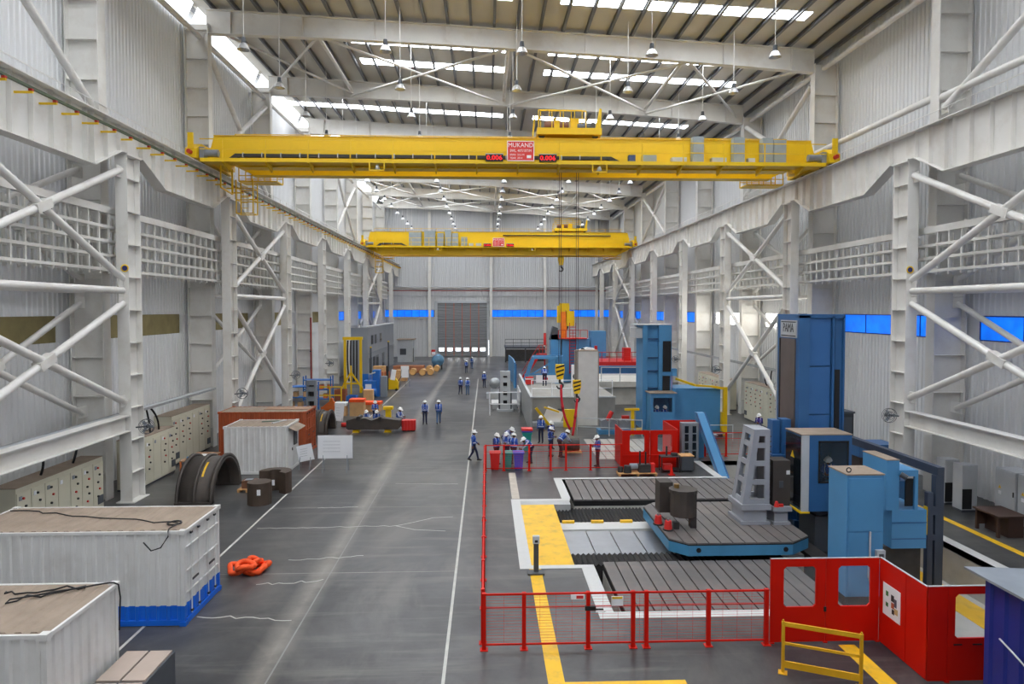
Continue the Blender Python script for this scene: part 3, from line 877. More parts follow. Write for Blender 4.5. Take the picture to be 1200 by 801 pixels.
def overhead_crane(label, Yf, zb, zt, tx0, tx1, sign_x, cabs, ramp):
    r = thing('overhead_crane', label, 'crane', (0, Yf, ZR), 0, None)
    P = lambda name, m, fn, par=r: (lambda b: (fn(b), b.build(name, m, par))[1])(MB())
    xa, xb = XL + .55, XR - .55
    g1, g2 = Yf + 1.3, Yf + 3.6
    zw = 16.72
    for g in (g1, g2):
        P('girder', YELLOW, lambda b: b.prism([(xa, zt - .75), (xa + .2, zt), (xb - .2, zt), (xb, zt - .75), (xb, zb + .75), (xb - 1.6, zb), (xa + 1.6, zb), (xa, zb + .75)], 'y', g, g + .75))
        P('girder_lip', YELLOW, lambda b: (b.box(xa + 1.5, xb - 1.5, g - .06, g + .81, zb - .035, zb), b.box(xa + .2, xb - .2, g - .06, g + .81, zt, zt + .035)))
        P('trolley_rail', DARK, lambda b: b.box(xa + .3, xb - .3, g + .33, g + .42, zt + .035, zt + .11))
    for x in (XL, XR):
        s = 1 if x > 0 else -1
        P('end_truck', YELLOW, lambda b: (b.prism([(Yf, ZR + .12), (Yf + 5.4, ZR + .12), (Yf + 5.4, ZR + .6), (Yf + 4.7, ZR + 1.0), (Yf + .7, ZR + 1.0), (Yf, ZR + .6)], 'x', x - .3, x + .3),
                                         b.box(min(x - s * .25, x - s * .75), max(x - s * .25, x - s * .75), Yf + 1.2, Yf + 4.5, ZR + .2, ZR + .9)))
        for k in (.5, 1.5, 3.9, 4.9):
            P('wheel', DARK, lambda b: b.cyl((x - .08, Yf + k, ZR + .3), (x + .08, Yf + k, ZR + .3), .24, n=16))
        P('buffer', mat('buffer_red', (190, 50, 30)), lambda b: (b.cyl((x, Yf - .02, ZR + .4), (x, Yf - .28, ZR + .4), .12), b.cyl((x, Yf + 5.42, ZR + .4), (x, Yf + 5.7, ZR + .4), .12)))
        P('drive_motor', GREY, lambda b: (b.cyl((x - s * .5, Yf + .5, ZR + .45), (x - s * 1.3, Yf + .5, ZR + .45), .2), b.box(min(x - s * .35, x - s * .6), max(x - s * .35, x - s * .6), Yf + .25, Yf + .8, ZR + .15, ZR + .75)))
        P('beacon_post', YELLOW, lambda b: b.box(x - .14, x + .14, Yf - .06, Yf + .06, ZR + .6, ZR + 1.45))
        # end platform hung below the girders beside the rail
        xi = x - s * 1.0
        x2 = x - s * 3.3
        lo, hi = min(xi, x2), max(xi, x2)
        P('end_platform', YELLOW, lambda b: b.box(lo, hi, Yf + 4.4, Yf + 5.6, zb - .28, zb - .2))
        def railing(b):
            for yy in (Yf + 4.42, Yf + 5.58):
                for zz in (.3, .75): b.bar((lo, yy, zb - .2 + zz), (hi, yy, zb - .2 + zz), .05)
                for q in range(4): b.bar((lo + (hi - lo) * q / 3, yy, zb - .25), (lo + (hi - lo) * q / 3, yy, zb + .6), .05)
        P('platform_railing', YELLOW, railing)
    # ladder cage below the left end
    cx0, cx1 = XL + .9, XL + 1.9
    def cage(b):
        for x in (cx0, cx1):
            for y in (Yf + 4.2, Yf + 5.0): b.bar((x, y, zb - .2), (x, y, zb - 2.2), .06)
        for z in (zb - .7, zb - 1.4, zb - 2.2):
            for y in (Yf + 4.2, Yf + 5.0): b.bar((cx0, y, z), (cx1, y, z), .05)
            for x in (cx0, cx1): b.bar((x, Yf + 4.2, z), (x, Yf + 5.0, z), .05)
        for q in range(6): b.bar((cx0 + .25, Yf + 4.2, zb - .3 - .32 * q), (cx0 + .7, Yf + 4.2, zb - .3 - .32 * q), .03)
    P('ladder_cage', YELLOW, cage)
    P('collector_arm', YELLOW, lambda b: (b.bar((XL + .75, Yf + 4.0, ZR + .3), (XL + .75, Yf + 4.0, 15.5), .09), b.bar((XL + .75, Yf + 2.2, ZR + .3), (XL + .75, Yf + 2.2, 15.6), .07), b.bar((XL + .75, Yf + 2.2, 15.6), (XL + .75, Yf + 4.0, 15.5), .07)))
    # front walkway
    wx0, wx1 = xa - .1, xb + .1
    P('walkway_floor', YELLOW, lambda b: b.box(wx0, wx1, Yf + .1, g1, zw - .05, zw))
    P('toe_board', YELLOW, lambda b: b.box(wx0, wx1, Yf + .08, Yf + .1, zw - .1, zw + .1))
    nb = 15
    for k in range(nb):
        x = wx0 + 1.2 + (wx1 - wx0 - 2.4) * k / (nb - 1)
        P('walkway_bracket', YELLOW, lambda b: b.prism([(Yf + .15, zw - .06), (g1, zw - .06), (g1, zw - .45), (g1 - .12, zw - .45), (Yf + .15, zw - .13)], 'x', x - .04, x + .04))
        P('rail_post', YELLOW, lambda b: b.bar((x, Yf + .09, zw), (x, Yf + .09, zw + 1.12), .055))
    for zz in (.58, 1.12): P('hand_rail', YELLOW, lambda b: b.bar((wx0, Yf + .09, zw + zz), (wx1, Yf + .09, zw + zz), .045))
    P('rear_hand_rail', YELLOW, lambda b: ([b.bar((xa + .3, g2 + .72, zt + zz), (xb - .3, g2 + .72, zt + zz), .04) for zz in (.45, .85)], [b.bar((xa + .3 + 2.1 * k, g2 + .72, zt), (xa + .3 + 2.1 * k, g2 + .72, zt + .85), .045) for k in range(17)]))
    # dark festoon trough on the girder face
    x0, x1 = ramp
    P('festoon_trough', FEST, lambda b: (b.prism([(x0, zw + .1), (x0 + .6, zw + .55), (x1 - .9, zw + .55), (x1, zw + .1), (x1 - .4, zw + .1), (x1 - 1.1, zw + .38), (x0 + .8, zw + .38), (x0 + .5, zw + .1)], 'y', g1 - .28, g1 - .03)))
    for k in range(int((x1 - x0 - 2) / 1.05)):
        P('trough_divider', LGREY, lambda b: b.box(x0 + 1 + 1.05 * k, x0 + 1.05 + 1.05 * k, g1 - .3, g1 - .02, zw + .33, zw + .6))
    # switch cabinets on the walkway
    for (x, w, h, d, m) in cabs:
        c = P('switch_cabinet', m, lambda b: b.box(x - w / 2, x + w / 2, g1 - .05 - d, g1 - .02, zw + .02, zw + .02 + h))
        P('cabinet_door', m, lambda b: b.box(x - w / 2 + .04, x + w / 2 - .04, g1 - .075 - d, g1 - .05 - d, zw + .08, zw + h - .04), c)
    # sign and number displays on the rail
    s = P('crane_sign', SIGNRED, lambda b: b.box(sign_x - .72, sign_x + .72, Yf + .0, Yf + .04, zw + .08, zw + 1.1))
    P('sign_border', TEXTW, lambda b: (b.box(sign_x - .75, sign_x + .75, Yf - .005, Yf + .035, zw + 1.1, zw + 1.14), b.box(sign_x - .75, sign_x + .75, Yf - .005, Yf + .035, zw + .04, zw + .08), b.box(sign_x - .75, sign_x - .71, Yf - .005, Yf + .035, zw + .04, zw + 1.14), b.box(sign_x + .71, sign_x + .75, Yf - .005, Yf + .035, zw + .04, zw + 1.14)), s)
    text('sign_lettering', 'MUKAND', .34, TEXTW, s, (sign_x, Yf - .003, zw + .9), sx=.95)
    text('sign_lettering', 'SWL. 40T/15T/M', .2, TEXTW, s, (sign_x, Yf - .003, zw + .6), sx=.85)
    text('sign_lettering', 'SPAN  33.5 M', .14, TEXTW, s, (sign_x - .2, Yf - .003, zw + .38))
    text('sign_lettering', 'YEAR  2014', .14, TEXTW, s, (sign_x - .25, Yf - .003, zw + .2))
    P('sign_emblem', TEXTW, lambda b: b.box(sign_x + .34, sign_x + .58, Yf - .006, Yf + .0, zw + .2, zw + .36), s)
    for dx, tx in ((-1.45, '0.006'), (1.5, '0.006')):
        d = P('number_display', BLACK, lambda b: b.box(sign_x + dx - .48, sign_x + dx + .48, Yf - .02, Yf + .1, zw + .02, zw + .38))
        text('digits', tx, .36, REDLED, d, (sign_x + dx, Yf - .025, zw + .2), sx=1.1)
        P('display_hood', LGREY, lambda b: b.box(sign_x + dx - .5, sign_x + dx + .5, Yf - .1, Yf + .12, zw + .39, zw + .42), d)
    # lamp frames under the walkway
    for lx in (sign_x - 7.9, sign_x + 4.4):
        f = P('lamp_frame', YELLOW, lambda b: (b.bar((lx - .4, Yf + .12, zw - .05), (lx - .4, Yf + .12, zw - .5), .06), b.bar((lx + .4, Yf + .12, zw - .05), (lx + .4, Yf + .12, zw - .5), .06), b.bar((lx - .43, Yf + .12, zw - .5), (lx + .43, Yf + .12, zw - .5), .06)))
        P('flood_lamp', REFL, lambda b: b.lathe([(.07, .3), (.1, .22), (.17, .02), (.15, .02), (.02, .2)], (lx, Yf + .25, zw - .48), 12), f)
    text('girder_lettering', 'MUKAND', .85, TEXTB, r, (sign_x + .25, g2 - .012, zb + .52), sx=.8)
    # trolley
    T = P('trolley', YELLOW, lambda b: (b.box(tx0, tx1, g1 - .1, g1 + .9, zt + .25, zt + .62), b.box(tx0, tx1, g2 - .1, g2 + .9, zt + .25, zt + .62), b.box(tx0 + .2, tx1 - .2, g1 + .3, g2 + .5, zt + .3, zt + .55)))
    P('trolley_wheel', DARK, lambda b: [b.cyl((x, g + .28, zt + .3), (x, g + .47, zt + .3), .19, n=14) for x in (tx0 + .3, tx1 - .3) for g in (g1, g2)], T)
    P('rope_drum', mat('drum_brown', (110, 70, 50), .6), lambda b: b.cyl((tx0 + .5, g1 + 1.1, zt + .95), (tx0 + 1.9, g1 + 1.1, zt + .95), .33, n=16), T)
    P('hoist_motor', DKGREY, lambda b: (b.cyl((tx1 - 1.3, g1 + .8, zt + .85), (tx1 - .5, g1 + .8, zt + .85), .24, n=12), b.box(tx1 - .5, tx1 - .3, g1 + .5, g1 + 1.1, zt + .62, zt + 1.1)), T)
    P('gearbox', YELLOW, lambda b: (b.box(tx0 + 2.0, tx0 + 2.5, g1 + .7, g1 + 1.5, zt + .62, zt + 1.35), b.box(tx0 + 1.0, tx0 + 1.3, g1 + .1, g1 + .4, zt + .62, zt + 1.1), b.prism([(tx1 - .35, zt + .62), (tx1 - .05, zt + .62), (tx1 - .0, zt + 1.7), (tx1 - .12, zt + 1.75)], 'y', g1 - .05, g1 + .1)), T)
    def trail(b):
        for zz in (1.15, 1.6): b.bar((tx0 + .2, g1 + .0, zt + zz), (tx1 - .9, g1 + .0, zt + zz), .05)
        for zz in (1.6, 2.1): b.bar((tx0 + .2, g1 + 1.6, zt + zz), (tx1 - .9, g1 + 1.6, zt + zz), .05)
        for k in range(5):
            x = tx0 + .2 + (tx1 - tx0 - 1.1) * k / 4
            b.bar((x, g1, zt + .62), (x, g1, zt + 1.6), .05); b.bar((x, g1 + 1.6, zt + .55), (x, g1 + 1.6, zt + 2.1), .05)
        b.bar((tx0 - .25, g1 - .1, zt + .1), (tx0 - .15, g1 - .1, zt + 1.25), .09)
    P('trolley_railing', YELLOW, trail, T)
    return r, P, g1, g2, zw
CABM = mat('cabinet_grey', (150, 160, 164), 0.45)
c1, P1, g1a, g2a, zwa = overhead_crane('yellow double-girder crane with red sign, tall grey cabinets at one end', 37.9, 16.6, 18.3, 2.9, 6.6, 1.9,
    [(8.3, .38, .62, .3, mat('cabinet_navy', (60, 80, 130))), (9.3, .8, .62, .3, CABM), (11.0, .85, .5, .35, LGREY), (12.05, .62, 1.65, .5, CABM), (13.3, .85, .5, .35, LGREY), (14.4, .62, 1.62, .5, CABM), (15.2, .4, .5, .3, LGREY), (16.05, .6, 1.6, .5, CABM), (16.75, .72, 1.5, .5, CABM)], (-14.6, 8.0))
c2, P2, g1b, g2b, zwb = overhead_crane('yellow double-girder crane with hook over the red ladder, grey cabinets near its left rail', 89.3, 15.75, 18.7, 9.0, 13.4, 1.6,
    [(-9.3, 1.6, 1.9, .6, CABM), (-7.4, 1.4, 2.1, .6, CABM), (-6.0, .8, 1.8, .6, CABM), (-5.0, .8, 2.2, .6, CABM), (-4.1, .8, 1.8, .6, CABM), (-2.9, .8, 1.3, .5, CABM), (-2.0, .6, .5, .4, LGREY), (-1.0, .7, .5, .4, LGREY), (.0, .7, .5, .4, LGREY)], (-14.5, -10.2))
c2['label'] = 'yellow double-girder crane nearer the roller door, grey cabinets grouped on its walkway'
MB().box(2.2, 16.5, g1b - .2, g1b - .03, zwb + 1.55, zwb + 1.65).build('cable_duct', FEST, c2)
# hooks, ropes
def ropes(root, x, y, z0, z1, k=2, d=.12):
    for q in range(k):
        xx = x + (q - (k - 1) / 2) * d
        MB().cyl((xx, y, z0), (xx, y, z1), .018, n=5).build('hoist_rope', DARK, root)
yh = 40.9
ropes(c1, 4.42, yh, 5.2, 18.6, 2); hook_block(c1, 4.42, yh, 4.75, 1.05)
ropes(c1, 5.45, yh, 4.3, 18.6, 2); hook_block(c1, 5.45, yh, 3.85, .95)
y2 = 92.0
ropes(c2, 10.5, y2, 9.0, 18.9, 4, .42); hook_block(c2, 10.5, y2, 8.1, 2.6, False)
ropes(c2, 10.0, y2 - .6, 15.9, 18.9, 2); hook_block(c2, 10.0, y2 - .6, 15.0, 1.5, False)
# red round slings hung from the hooks
def sling(pts, label, r=.075):
    o = thing('round_sling', label, 'sling', pts[-1], 0, None)
    MB().tube(pts, r, 7).build('webbing_loop', mat('sling_red', (206, 28, 48), .75, bump=.3, bscale=20), o)
    m = len(pts) // 2
    MB().tube([pts[m - 1], pts[m]], r * 1.25, 7).build('wear_sleeve', mat('sling_sleeve', (170, 30, 40), .8), o)
def bez(a, b, c, n=10):
    a, b, c = Vector(a), Vector(b), Vector(c)
    return [tuple(a * (1 - t) ** 2 + b * 2 * t * (1 - t) + c * t * t) for t in [k / n for k in range(n + 1)]]
sling(bez((4.5, yh, 4.05), (4.45, yh, 2.4), (5.05, yh - .1, 1.35)) , 'red webbing sling hanging from the larger striped hook block')
sling(bez((5.48, yh, 3.2), (5.35, yh, 1.9), (5.18, yh - .15, .98)) , 'red webbing sling hanging from the smaller striped hook block')

# ================================================================== LEFT SIDE OF THE HALL
def PF(root):
    def P(name, m, fn, par=None):
        b = MB(); fn(b); return b.build(name, m, par or root)
    return P

def container(label, x0, x1, y0, y1, h, body, roofm, base=None, door=None, pitch=.28, group=None, post=None):
    """freight container; door = '+x' puts the double doors on the end facing the aisle"""
    r = thing('freight_container', label, 'container', ((x0 + x1) / 2, (y0 + y1) / 2, 0), 0, group)
    P = PF(r); e = .09
    post = post or body
    zb = .55 if base else .16
    for yy, f, nm in ((y0 + .03, -1, 'side_wall'), (y1 - .03, 1, 'side_wall')):
        P(nm, body, lambda b: b.sheet('x', x0 + e, x1 - e, yy - f * 0.02, zb, h - .1, pitch, .045, f))
        if base: P('base_band', base, lambda b: b.sheet('x', x0 + e, x1 - e, yy - f * 0.02, .16, zb, pitch, .045, f))
        P('bottom_rail', base or post, lambda b: b.box(x0, x1, yy - .04, yy + .04, .02, .16))
        P('top_rail', post, lambda b: b.box(x0, x1, yy - .03, yy + .03, h - .1, h - .02))
    P('end_wall', body, lambda b: b.sheet('y', y0 + e, y1 - e, x0 + .05, .16, h - .1, pitch, .04, -1))
    for x in (x0 + .05, x1 - .05):
        for y in (y0 + .05, y1 - .05):
            if base:
                P('corner_post', post, lambda b: b.box(x - .05, x + .05, y - .05, y + .05, zb, h - .12))
                P('post_foot', base, lambda b: b.box(x - .05, x + .05, y - .05, y + .05, .12, zb))
            else:
                P('corner_post', post, lambda b: b.box(x - .05, x + .05, y - .05, y + .05, .12, h - .12))
            for z in (0, h - .12):
                P('corner_casting', (base if base and z == 0 else post), lambda b: b.box(x - .085, x + .085, y - .085, y + .085, z, z + .12))
    n = int((x1 - x0) / .3)
    def roof(b):
        b.box(x0 + .02, x1 - .02, y0 + .02, y1 - .02, h - .06, h - .035)
        for k in range(n):
            x = x0 + .15 + (x1 - x0 - .3) * (k + .5) / n
            b.prism([(x - .08, h - .036), (x + .08, h - .036), (x + .05, h - .012), (x - .05, h - .012)], 'y', y0 + .12, y1 - .12)
    P('roof', roofm, roof)
    P('underframe', DARK, lambda b: b.box(x0 + .1, x1 - .1, y0 + .1, y1 - .1, .06, .16))
    if door:
        ym = (y0 + y1) / 2
        for a, c in ((y0 + .1, ym - .01), (ym + .01, y1 - .1)):
            d = P('door_leaf', body, lambda b: (b.sheet('y', a, c, x1 - .05, zb, h - .14, .38, .03, 1)))
            if base: P('door_base_band', base, lambda b: b.sheet('y', a, c, x1 - .05, .16, zb, .38, .03, 1), d)
            for q in (.28, .72):
                yy = a + (c - a) * q
                P('lock_rod', post, lambda b: b.cyl((x1 + .02, yy, .2), (x1 + .02, yy, h - .12), .018, n=6), d)
                P('rod_cam', DARK, lambda b: [b.box(x1 - .0, x1 + .05, yy - .05, yy + .05, z, z + .05) for z in (.25, h - .2)], d)
            for z in (.85, 1.45, 2.1):
                P('hinge_bar', post, lambda b: b.box(x1 - .02, x1 + .03, a + .05, c - .05, z, z + .035), d)
            P('lock_handle', DARK, lambda b: b.box(x1 + .02, x1 + .05, a + (c - a) * .3, a + (c - a) * .65, 1.1, 1.15), d)
    else:
        P('end_wall', body, lambda b: b.sheet('y', y0 + e, y1 - e, x1 - .05, .16, h - .1, pitch, .04, 1))
    for x in (x0, x1):
        P('end_rail', post, lambda b: (b.box(x - .03, x + .03, y0 + .1, y1 - .1, h - .1, h - .02)))
        P('end_rail', base or post, lambda b: b.box(x - .03, x + .03, y0 + .1, y1 - .1, .02, .16))
    return r
cA = container('white freight container with a blue base band and doors facing the aisle', -14.25, -8.19, 18.6, 21.04, 2.62, CONTW, TAN, BLUEC, '+x')
cB = container('plain white freight container without blue band, beside the tan-lidded crate', -14.2, -8.14, 12.74, 15.2, 2.6, CONTW, TAN)
cC = container('rust-brown freight container behind the small white cabin', -15.65, -10.62, 40.3, 42.7, 2.6, BROWN, TAN, None, '+x')
# cables lying on the container roofs
def cable(name, label, pts, r=.018, m=BLACK):
    o = MB().tube(pts, r, 6).build(name, m)
    return tag(o, label, 'cable')
def wig(p, q, n, amp, z):
    return [(p[0] + (q[0] - p[0]) * k / n + random.uniform(-amp, amp), p[1] + (q[1] - p[1]) * k / n + random.uniform(-amp, amp), z) for k in range(n + 1)]
pa = wig((-14.0, 20.6), (-9.0, 19.3), 14, .12, 2.632) + [(-8.7 + .18 * math.cos(t), 19.2 + .2 * math.sin(t), 2.632 + .002 * t) for t in [k * .6 for k in range(22)]] + [(-8.6, 18.75, 2.66), (-8.58, 18.6, 2.67), (-8.56, 18.5, 2.62), (-8.55, 18.48, 2.5), (-8.75, 18.47, 2.2), (-9.0, 18.47, 2.12), (-9.2, 18.47, 2.35)]
cable('power_cable', 'black cable coiled on the tan roof of the blue-banded container', pa)
pb = wig((-10.3, 14.6), (-8.6, 14.9), 10, .15, 2.612) + wig((-8.6, 14.9), (-9.8, 14.2), 8, .12, 2.616) + wig((-9.8, 14.2), (-8.25, 15.0), 7, .03, 2.64) + [(-8.12, 15.0, 2.65), (-8.03, 15.02, 2.6), (-8.01, 15.05, 2.3), (-8.02, 15.0, 1.6)]
cable('power_cable', 'black cable tangled on the roof of the plain white container', pb)
# cabin with window
cD = container('small white corrugated site cabin with a dark window, before the brown container', -13.6, -10.43, 35.7, 38.1, 2.52, CONTW, TAN, None, None, .3)
PD = PF(cD)
PD('window', DKGREY, lambda b: b.box(-10.44, -10.4, 37.2, 37.75, 1.25, 2.1)); PD('window_canopy', TAN, lambda b: b.prism([(-10.42, 2.3), (-10.0, 2.15), (-10.0, 2.18), (-10.42, 2.36)], 'y', 36.2, 38.0))
PD('door_panel', CONTW, lambda b: b.box(-10.44, -10.41, 36.0, 36.9, .2, 2.15)); PD('door_handle', DARK, lambda b: b.box(-10.41, -10.37, 36.75, 36.8, 1.05, 1.2))
o = thing('steel_offcut', 'green-edged sheet offcut lying on the cabin roof', 'offcut', (-11.6, 37.2, 2.52))
MB().cbox((-11.7, 37.3, 2.53), (.9, .1, .03), .3).build('strip', mat('offcut_green', (60, 100, 80)), o); MB().cbox((-11.2, 37.2, 2.53), (.1, 1.1, .04), -.4).build('cross_strip', LGREY, o)
o = thing('board_sheet', 'weathered board lying on the roof of the brown container', 'board', (-12.3, 41.6, 2.6))
MB().cbox((-12.0, 41.6, 2.605), (2.6, .9, .03), .03).build('sheet', mat('weathered_board', (160, 128, 104), .8), o)

# dark crate with tan lids near the plain container
r = thing('lidded_crate', 'dark steel crate with tan lid panels beside the plain white container', 'crate', (-7.5, 13.3, 0)); P = PF(r)
P('body', DKGREY, lambda b: b.box(-8.03, -6.97, 11.2, 15.3, .05, .96))
P('base_skid', DARK, lambda b: (b.box(-7.95, -7.8, 11.2, 15.3, 0, .05), b.box(-7.2, -7.05, 11.2, 15.3, 0, .05)))
for k in range(3):
    ya = 15.26 - 1.32 * k
    for xa in (-8.0, -7.48):
        P('lid_panel', mat('tan_lid', (176, 160, 148), .6, var=.06), lambda b: b.box(xa, xa + .47, ya - 1.22, ya, .96, 1.0))
P('label_plate', PAPER, lambda b: b.box(-6.97, -6.96, 13.5, 13.8, .45, .75))

# orange sling heap
def heap(label, cx, cy, m, n=5, s=1.0):
    pts = []
    for k in range(90):
        t = k / 90 * 2 * PI * n
        rad = s * (.45 + .22 * math.sin(t * .37))
        pts.append((cx + rad * math.cos(t) * 1.1 + .25 * s * math.sin(t * .23), cy + rad * math.sin(t) * 1.25 + .3 * s * math.cos(t * .31), .12 * s + .2 * s * (.5 + .5 * math.sin(t * .61))))
    o = MB().tube(pts, .13 * s, 7).build('sling_heap', m)
    return tag(o, label, 'sling')
def heap2(label, cx, cy, m):
    r = thing('sling_heap', label, 'sling', (cx, cy, 0)); rr = random.Random(5)
    for q in range(5):
        ox, oy, s, z = cx + rr.uniform(-.28, .28), cy + rr.uniform(-.45, .45), rr.uniform(.16, .3), .09 + .07 * q
        pts = [(ox + s * math.cos(t) * (1 + .25 * math.sin(3 * t)), oy + s * 1.5 * math.sin(t) * (1 + .2 * math.cos(2 * t)), z + .05 * math.sin(2 * t + q)) for t in [2 * PI * k / 24 for k in range(25)]]
        MB().tube(pts, .085, 7).build('sling_loop', m, r)
    return r
heap2('orange lifting sling heaped on the floor beside the blue-banded container', -7.75, 22.2, ORANGE)

# half shell castings
IRON = mat('cast_iron_dark', (74, 68, 64), .6, .2, var=.15, scale=2, dirt=(100, 84, 70), dirt_amt=.4)
def half_shell(label, x0, x1, yc, R, m=IRON):
    r = thing('half_shell_casting', label, 'casting', ((x0 + x1) / 2, yc, 0)); P = PF(r)
    L = x1 - x0
    t = .14
    P('shell', m, lambda b: b.lathe([(R - t, 0), (R, 0), (R, L), (R - t, L), (R - t, 0)], (x0, yc, .02), 28, 'x', 0, PI))
    for q in (0, .5, 1):
        xx = x0 + (L - .12) * q
        P('rib_flange', m, lambda b: b.lathe([(R - .02, 0), (R + .13, 0), (R + .13, .12), (R - .02, .12), (R - .02, 0)], (xx, yc, .02), 28, 'x', 0, PI))
    for s in (-1, 1):
        P('foot_flange', m, lambda b: b.box(x0, x1, yc + s * R - .2, yc + s * R + .2, 0, .1))
    for q in (.3, .7):
        P('inner_rib', m, lambda b: b.lathe([(R - t - .08, 0), (R - t, 0), (R - t, .07), (R - t - .08, .07), (R - t - .08, 0)], (x0 + L * q, yc, .02), 28, 'x', 0, PI))
    P('chalk_mark', YELLOWP, lambda b: b.lathe([(R + .004, L * .6), (R + .004, L * .66)], (x0, yc, .02), 6, 'x', PI * .62, PI * .78))
    return r
half_shell('large dark half-round shell casting beside the small white cabin', -13.7, -12.1, 32.1, 1.72)
half_shell('large dark half-round shell casting behind the brown container', -12.2, -10.9, 48.2, 1.4)
# C-shaped dark blocks
def cblock(label, cx, cy, R, h, a0, a1, r0=.2):
    r = thing('steel_ring_segment', label, 'steel block', (cx, cy, 0)); P = PF(r)
    n = 14
    poly = [(cx + R * math.cos(a0 + (a1 - a0) * k / n), cy + R * math.sin(a0 + (a1 - a0) * k / n)) for k in range(n + 1)] + [(cx + r0 * math.cos(a1 + (a0 - a1) * k / n), cy + r0 * math.sin(a1 + (a0 - a1) * k / n)) for k in range(n + 1)]
    P('segment', RUSTED if False else mat('brown_steel', (80, 66, 56), .6, .2, var=.2), lambda b: b.prism(poly, 'z', 0, h))
    P('tag_plate', PAPER, lambda b: b.box(cx + .05, cx + .2, cy - R - .01, cy - R + .02, h * .5, h * .75))
    return r
cblock('dark rounded steel block with a white tag, beside the C-shaped one', -10.05, 30.4, .52, .98, 0, 2 * PI - .01, .01)
cblock('dark C-shaped steel ring segment standing on the floor', -9.95, 32.3, .75, 1.0, -PI * .2, PI * 1.0, .28)
r = thing('steel_billet', 'small rusty billet resting on a timber pallet', 'billet', (-11.2, 32.6, .12)); P = PF(r)
P('billet', RUSTED, lambda b: b.box(-11.55, -10.95, 32.4, 32.9, .14, .5)); P('top_plate', GREY, lambda b: b.box(-11.45, -11.1, 32.5, 32.8, .5, .53))
def pallet(label, cx, cy, w, d, rz=0, group=None):
    r = thing('timber_pallet', label, 'pallet', (cx, cy, 0), 0, group); P = PF(r)
    for k in range(5):
        yy = cy - d / 2 + d * (k + .5) / 5
        P('deck_board', WOOD, lambda b: b.box(cx - w / 2, cx + w / 2, yy - d * .08, yy + d * .08, .11, .135))
    for k in (-1, 0, 1):
        P('runner', WOOD, lambda b: b.box(cx + k * (w / 2 - .06) - .05, cx + k * (w / 2 - .06) + .05, cy - d / 2, cy + d / 2, 0, .11))
    return r
pallet('timber pallet under the small rusty billet', -11.25, 32.6, .9, .8)

# whiteboards on stands
def whiteboard(label, x0, x1, y, z0, z1, tilt=0.0, name='whiteboard'):
    r = thing(name, label, 'whiteboard', ((x0 + x1) / 2, y, 0)); P = PF(r)
    c = ((x0 + x1) / 2, y, (z0 + z1) / 2)
    P('board', PAPER, lambda b: b.cbox(c, (x1 - x0, .03, z1 - z0), 0, 0, tilt))
    P('frame', LGREY, lambda b: (b.cbox((c[0], y + .02, c[2]), (x1 - x0 + .04, .02, z1 - z0 + .04), 0, 0, tilt)))
    for s in (-.35, .35):
        xx = c[0] + (x1 - x0) * s
        P('leg', GREY, lambda b: b.bar((xx, y + .04, z0 + .3), (xx, y - .25, .0), .03)); P('leg', GREY, lambda b: b.bar((xx, y + .04, z0 + .3), (xx, y + .3, .0), .03))
    P('board_writing', GREY, lambda b: [b.cbox((c[0] - (x1 - x0) * .1, y - .018, z0 + (z1 - z0) * q), ((x1 - x0) * .5, .002, .012), 0, 0, tilt) for q in (.3, .45, .6, .75)])
    return r
whiteboard('large plain whiteboard on a stand in front of the small white cabin', -8.9, -7.1, 36.2, .72, 1.92)
whiteboard('small tilted paper board leaning beside the site cabin', -10.15, -9.35, 36.9, .45, 1.3, -.2)
whiteboard('tall white notice board beside the steel workpiece on yellow stands', -11.2, -10.55, 50.6, .35, 1.65, .1)

# beige motor control cabinets along the wall
def mcc(label, xf, y0, y1, h, depth, n, group, s=1):
    r = thing('control_cabinet', label, 'cabinet', (xf, (y0 + y1) / 2, 0), 0, group); P = PF(r)
    xb = xf - s * depth
    P('body', BEIGE, lambda b: b.box(min(xf, xb), max(xf, xb), y0, y1, .08, h)); P('plinth', DKGREY, lambda b: b.box(min(xf - s * .03, xb), max(xf - s * .03, xb), y0, y1, 0, .08))
    P('dusty_top', TAN, lambda b: b.box(min(xf, xb), max(xf, xb), y0, y1, h, h + .03))
    for k in range(n):
        a = y0 + (y1 - y0) * k / n + .02; c = y0 + (y1 - y0) * (k + 1) / n - .02
        fx = sorted((xf, xf + s * .03))
        d = P('door', BEIGE, lambda b: b.box(fx[0], fx[1], a, c, .12, h - .18))
        fx2 = sorted((xf + s * .03, xf + s * .06))
        if k in (0, n - 1): P('vent_grille', DKGREY, lambda b: b.box(fx2[0], fx2[1], a + (c - a) * .4, c - .06, .35, .7), d)
        if k != n // 2:
            for q in range(5):
                z = h - .4 - q * .3
                P('switch_knob', BLACK if (q + k) % 3 else mat('knob_red', (190, 50, 40)), lambda b: b.cyl((xf + s * .03, (a + c) / 2 + .12 * ((q % 2) - .5), z), (xf + s * .08, (a + c) / 2 + .12 * ((q % 2) - .5), z), .045, n=8), d)
        P('meter', PAPER if k % 2 else GREY, lambda b: b.box(fx2[0], fx2[1] - .01, a + .1, a + .24, h - .45, h - .3), d)
    return r
mcc('beige control cabinet row behind the blue-banded container', -16.45, 24.3, 29.7, 2.3, .9, 7, 'beige control cabinets')
mcc('beige control cabinet row just past the first crane column', -16.5, 32.6, 36.6, 2.4, .9, 5, 'beige control cabinets')
mcc('taller beige control cabinet row behind the small orange bench', -17.1, 37.6, 42.7, 2.75, .95, 6, 'beige control cabinets')
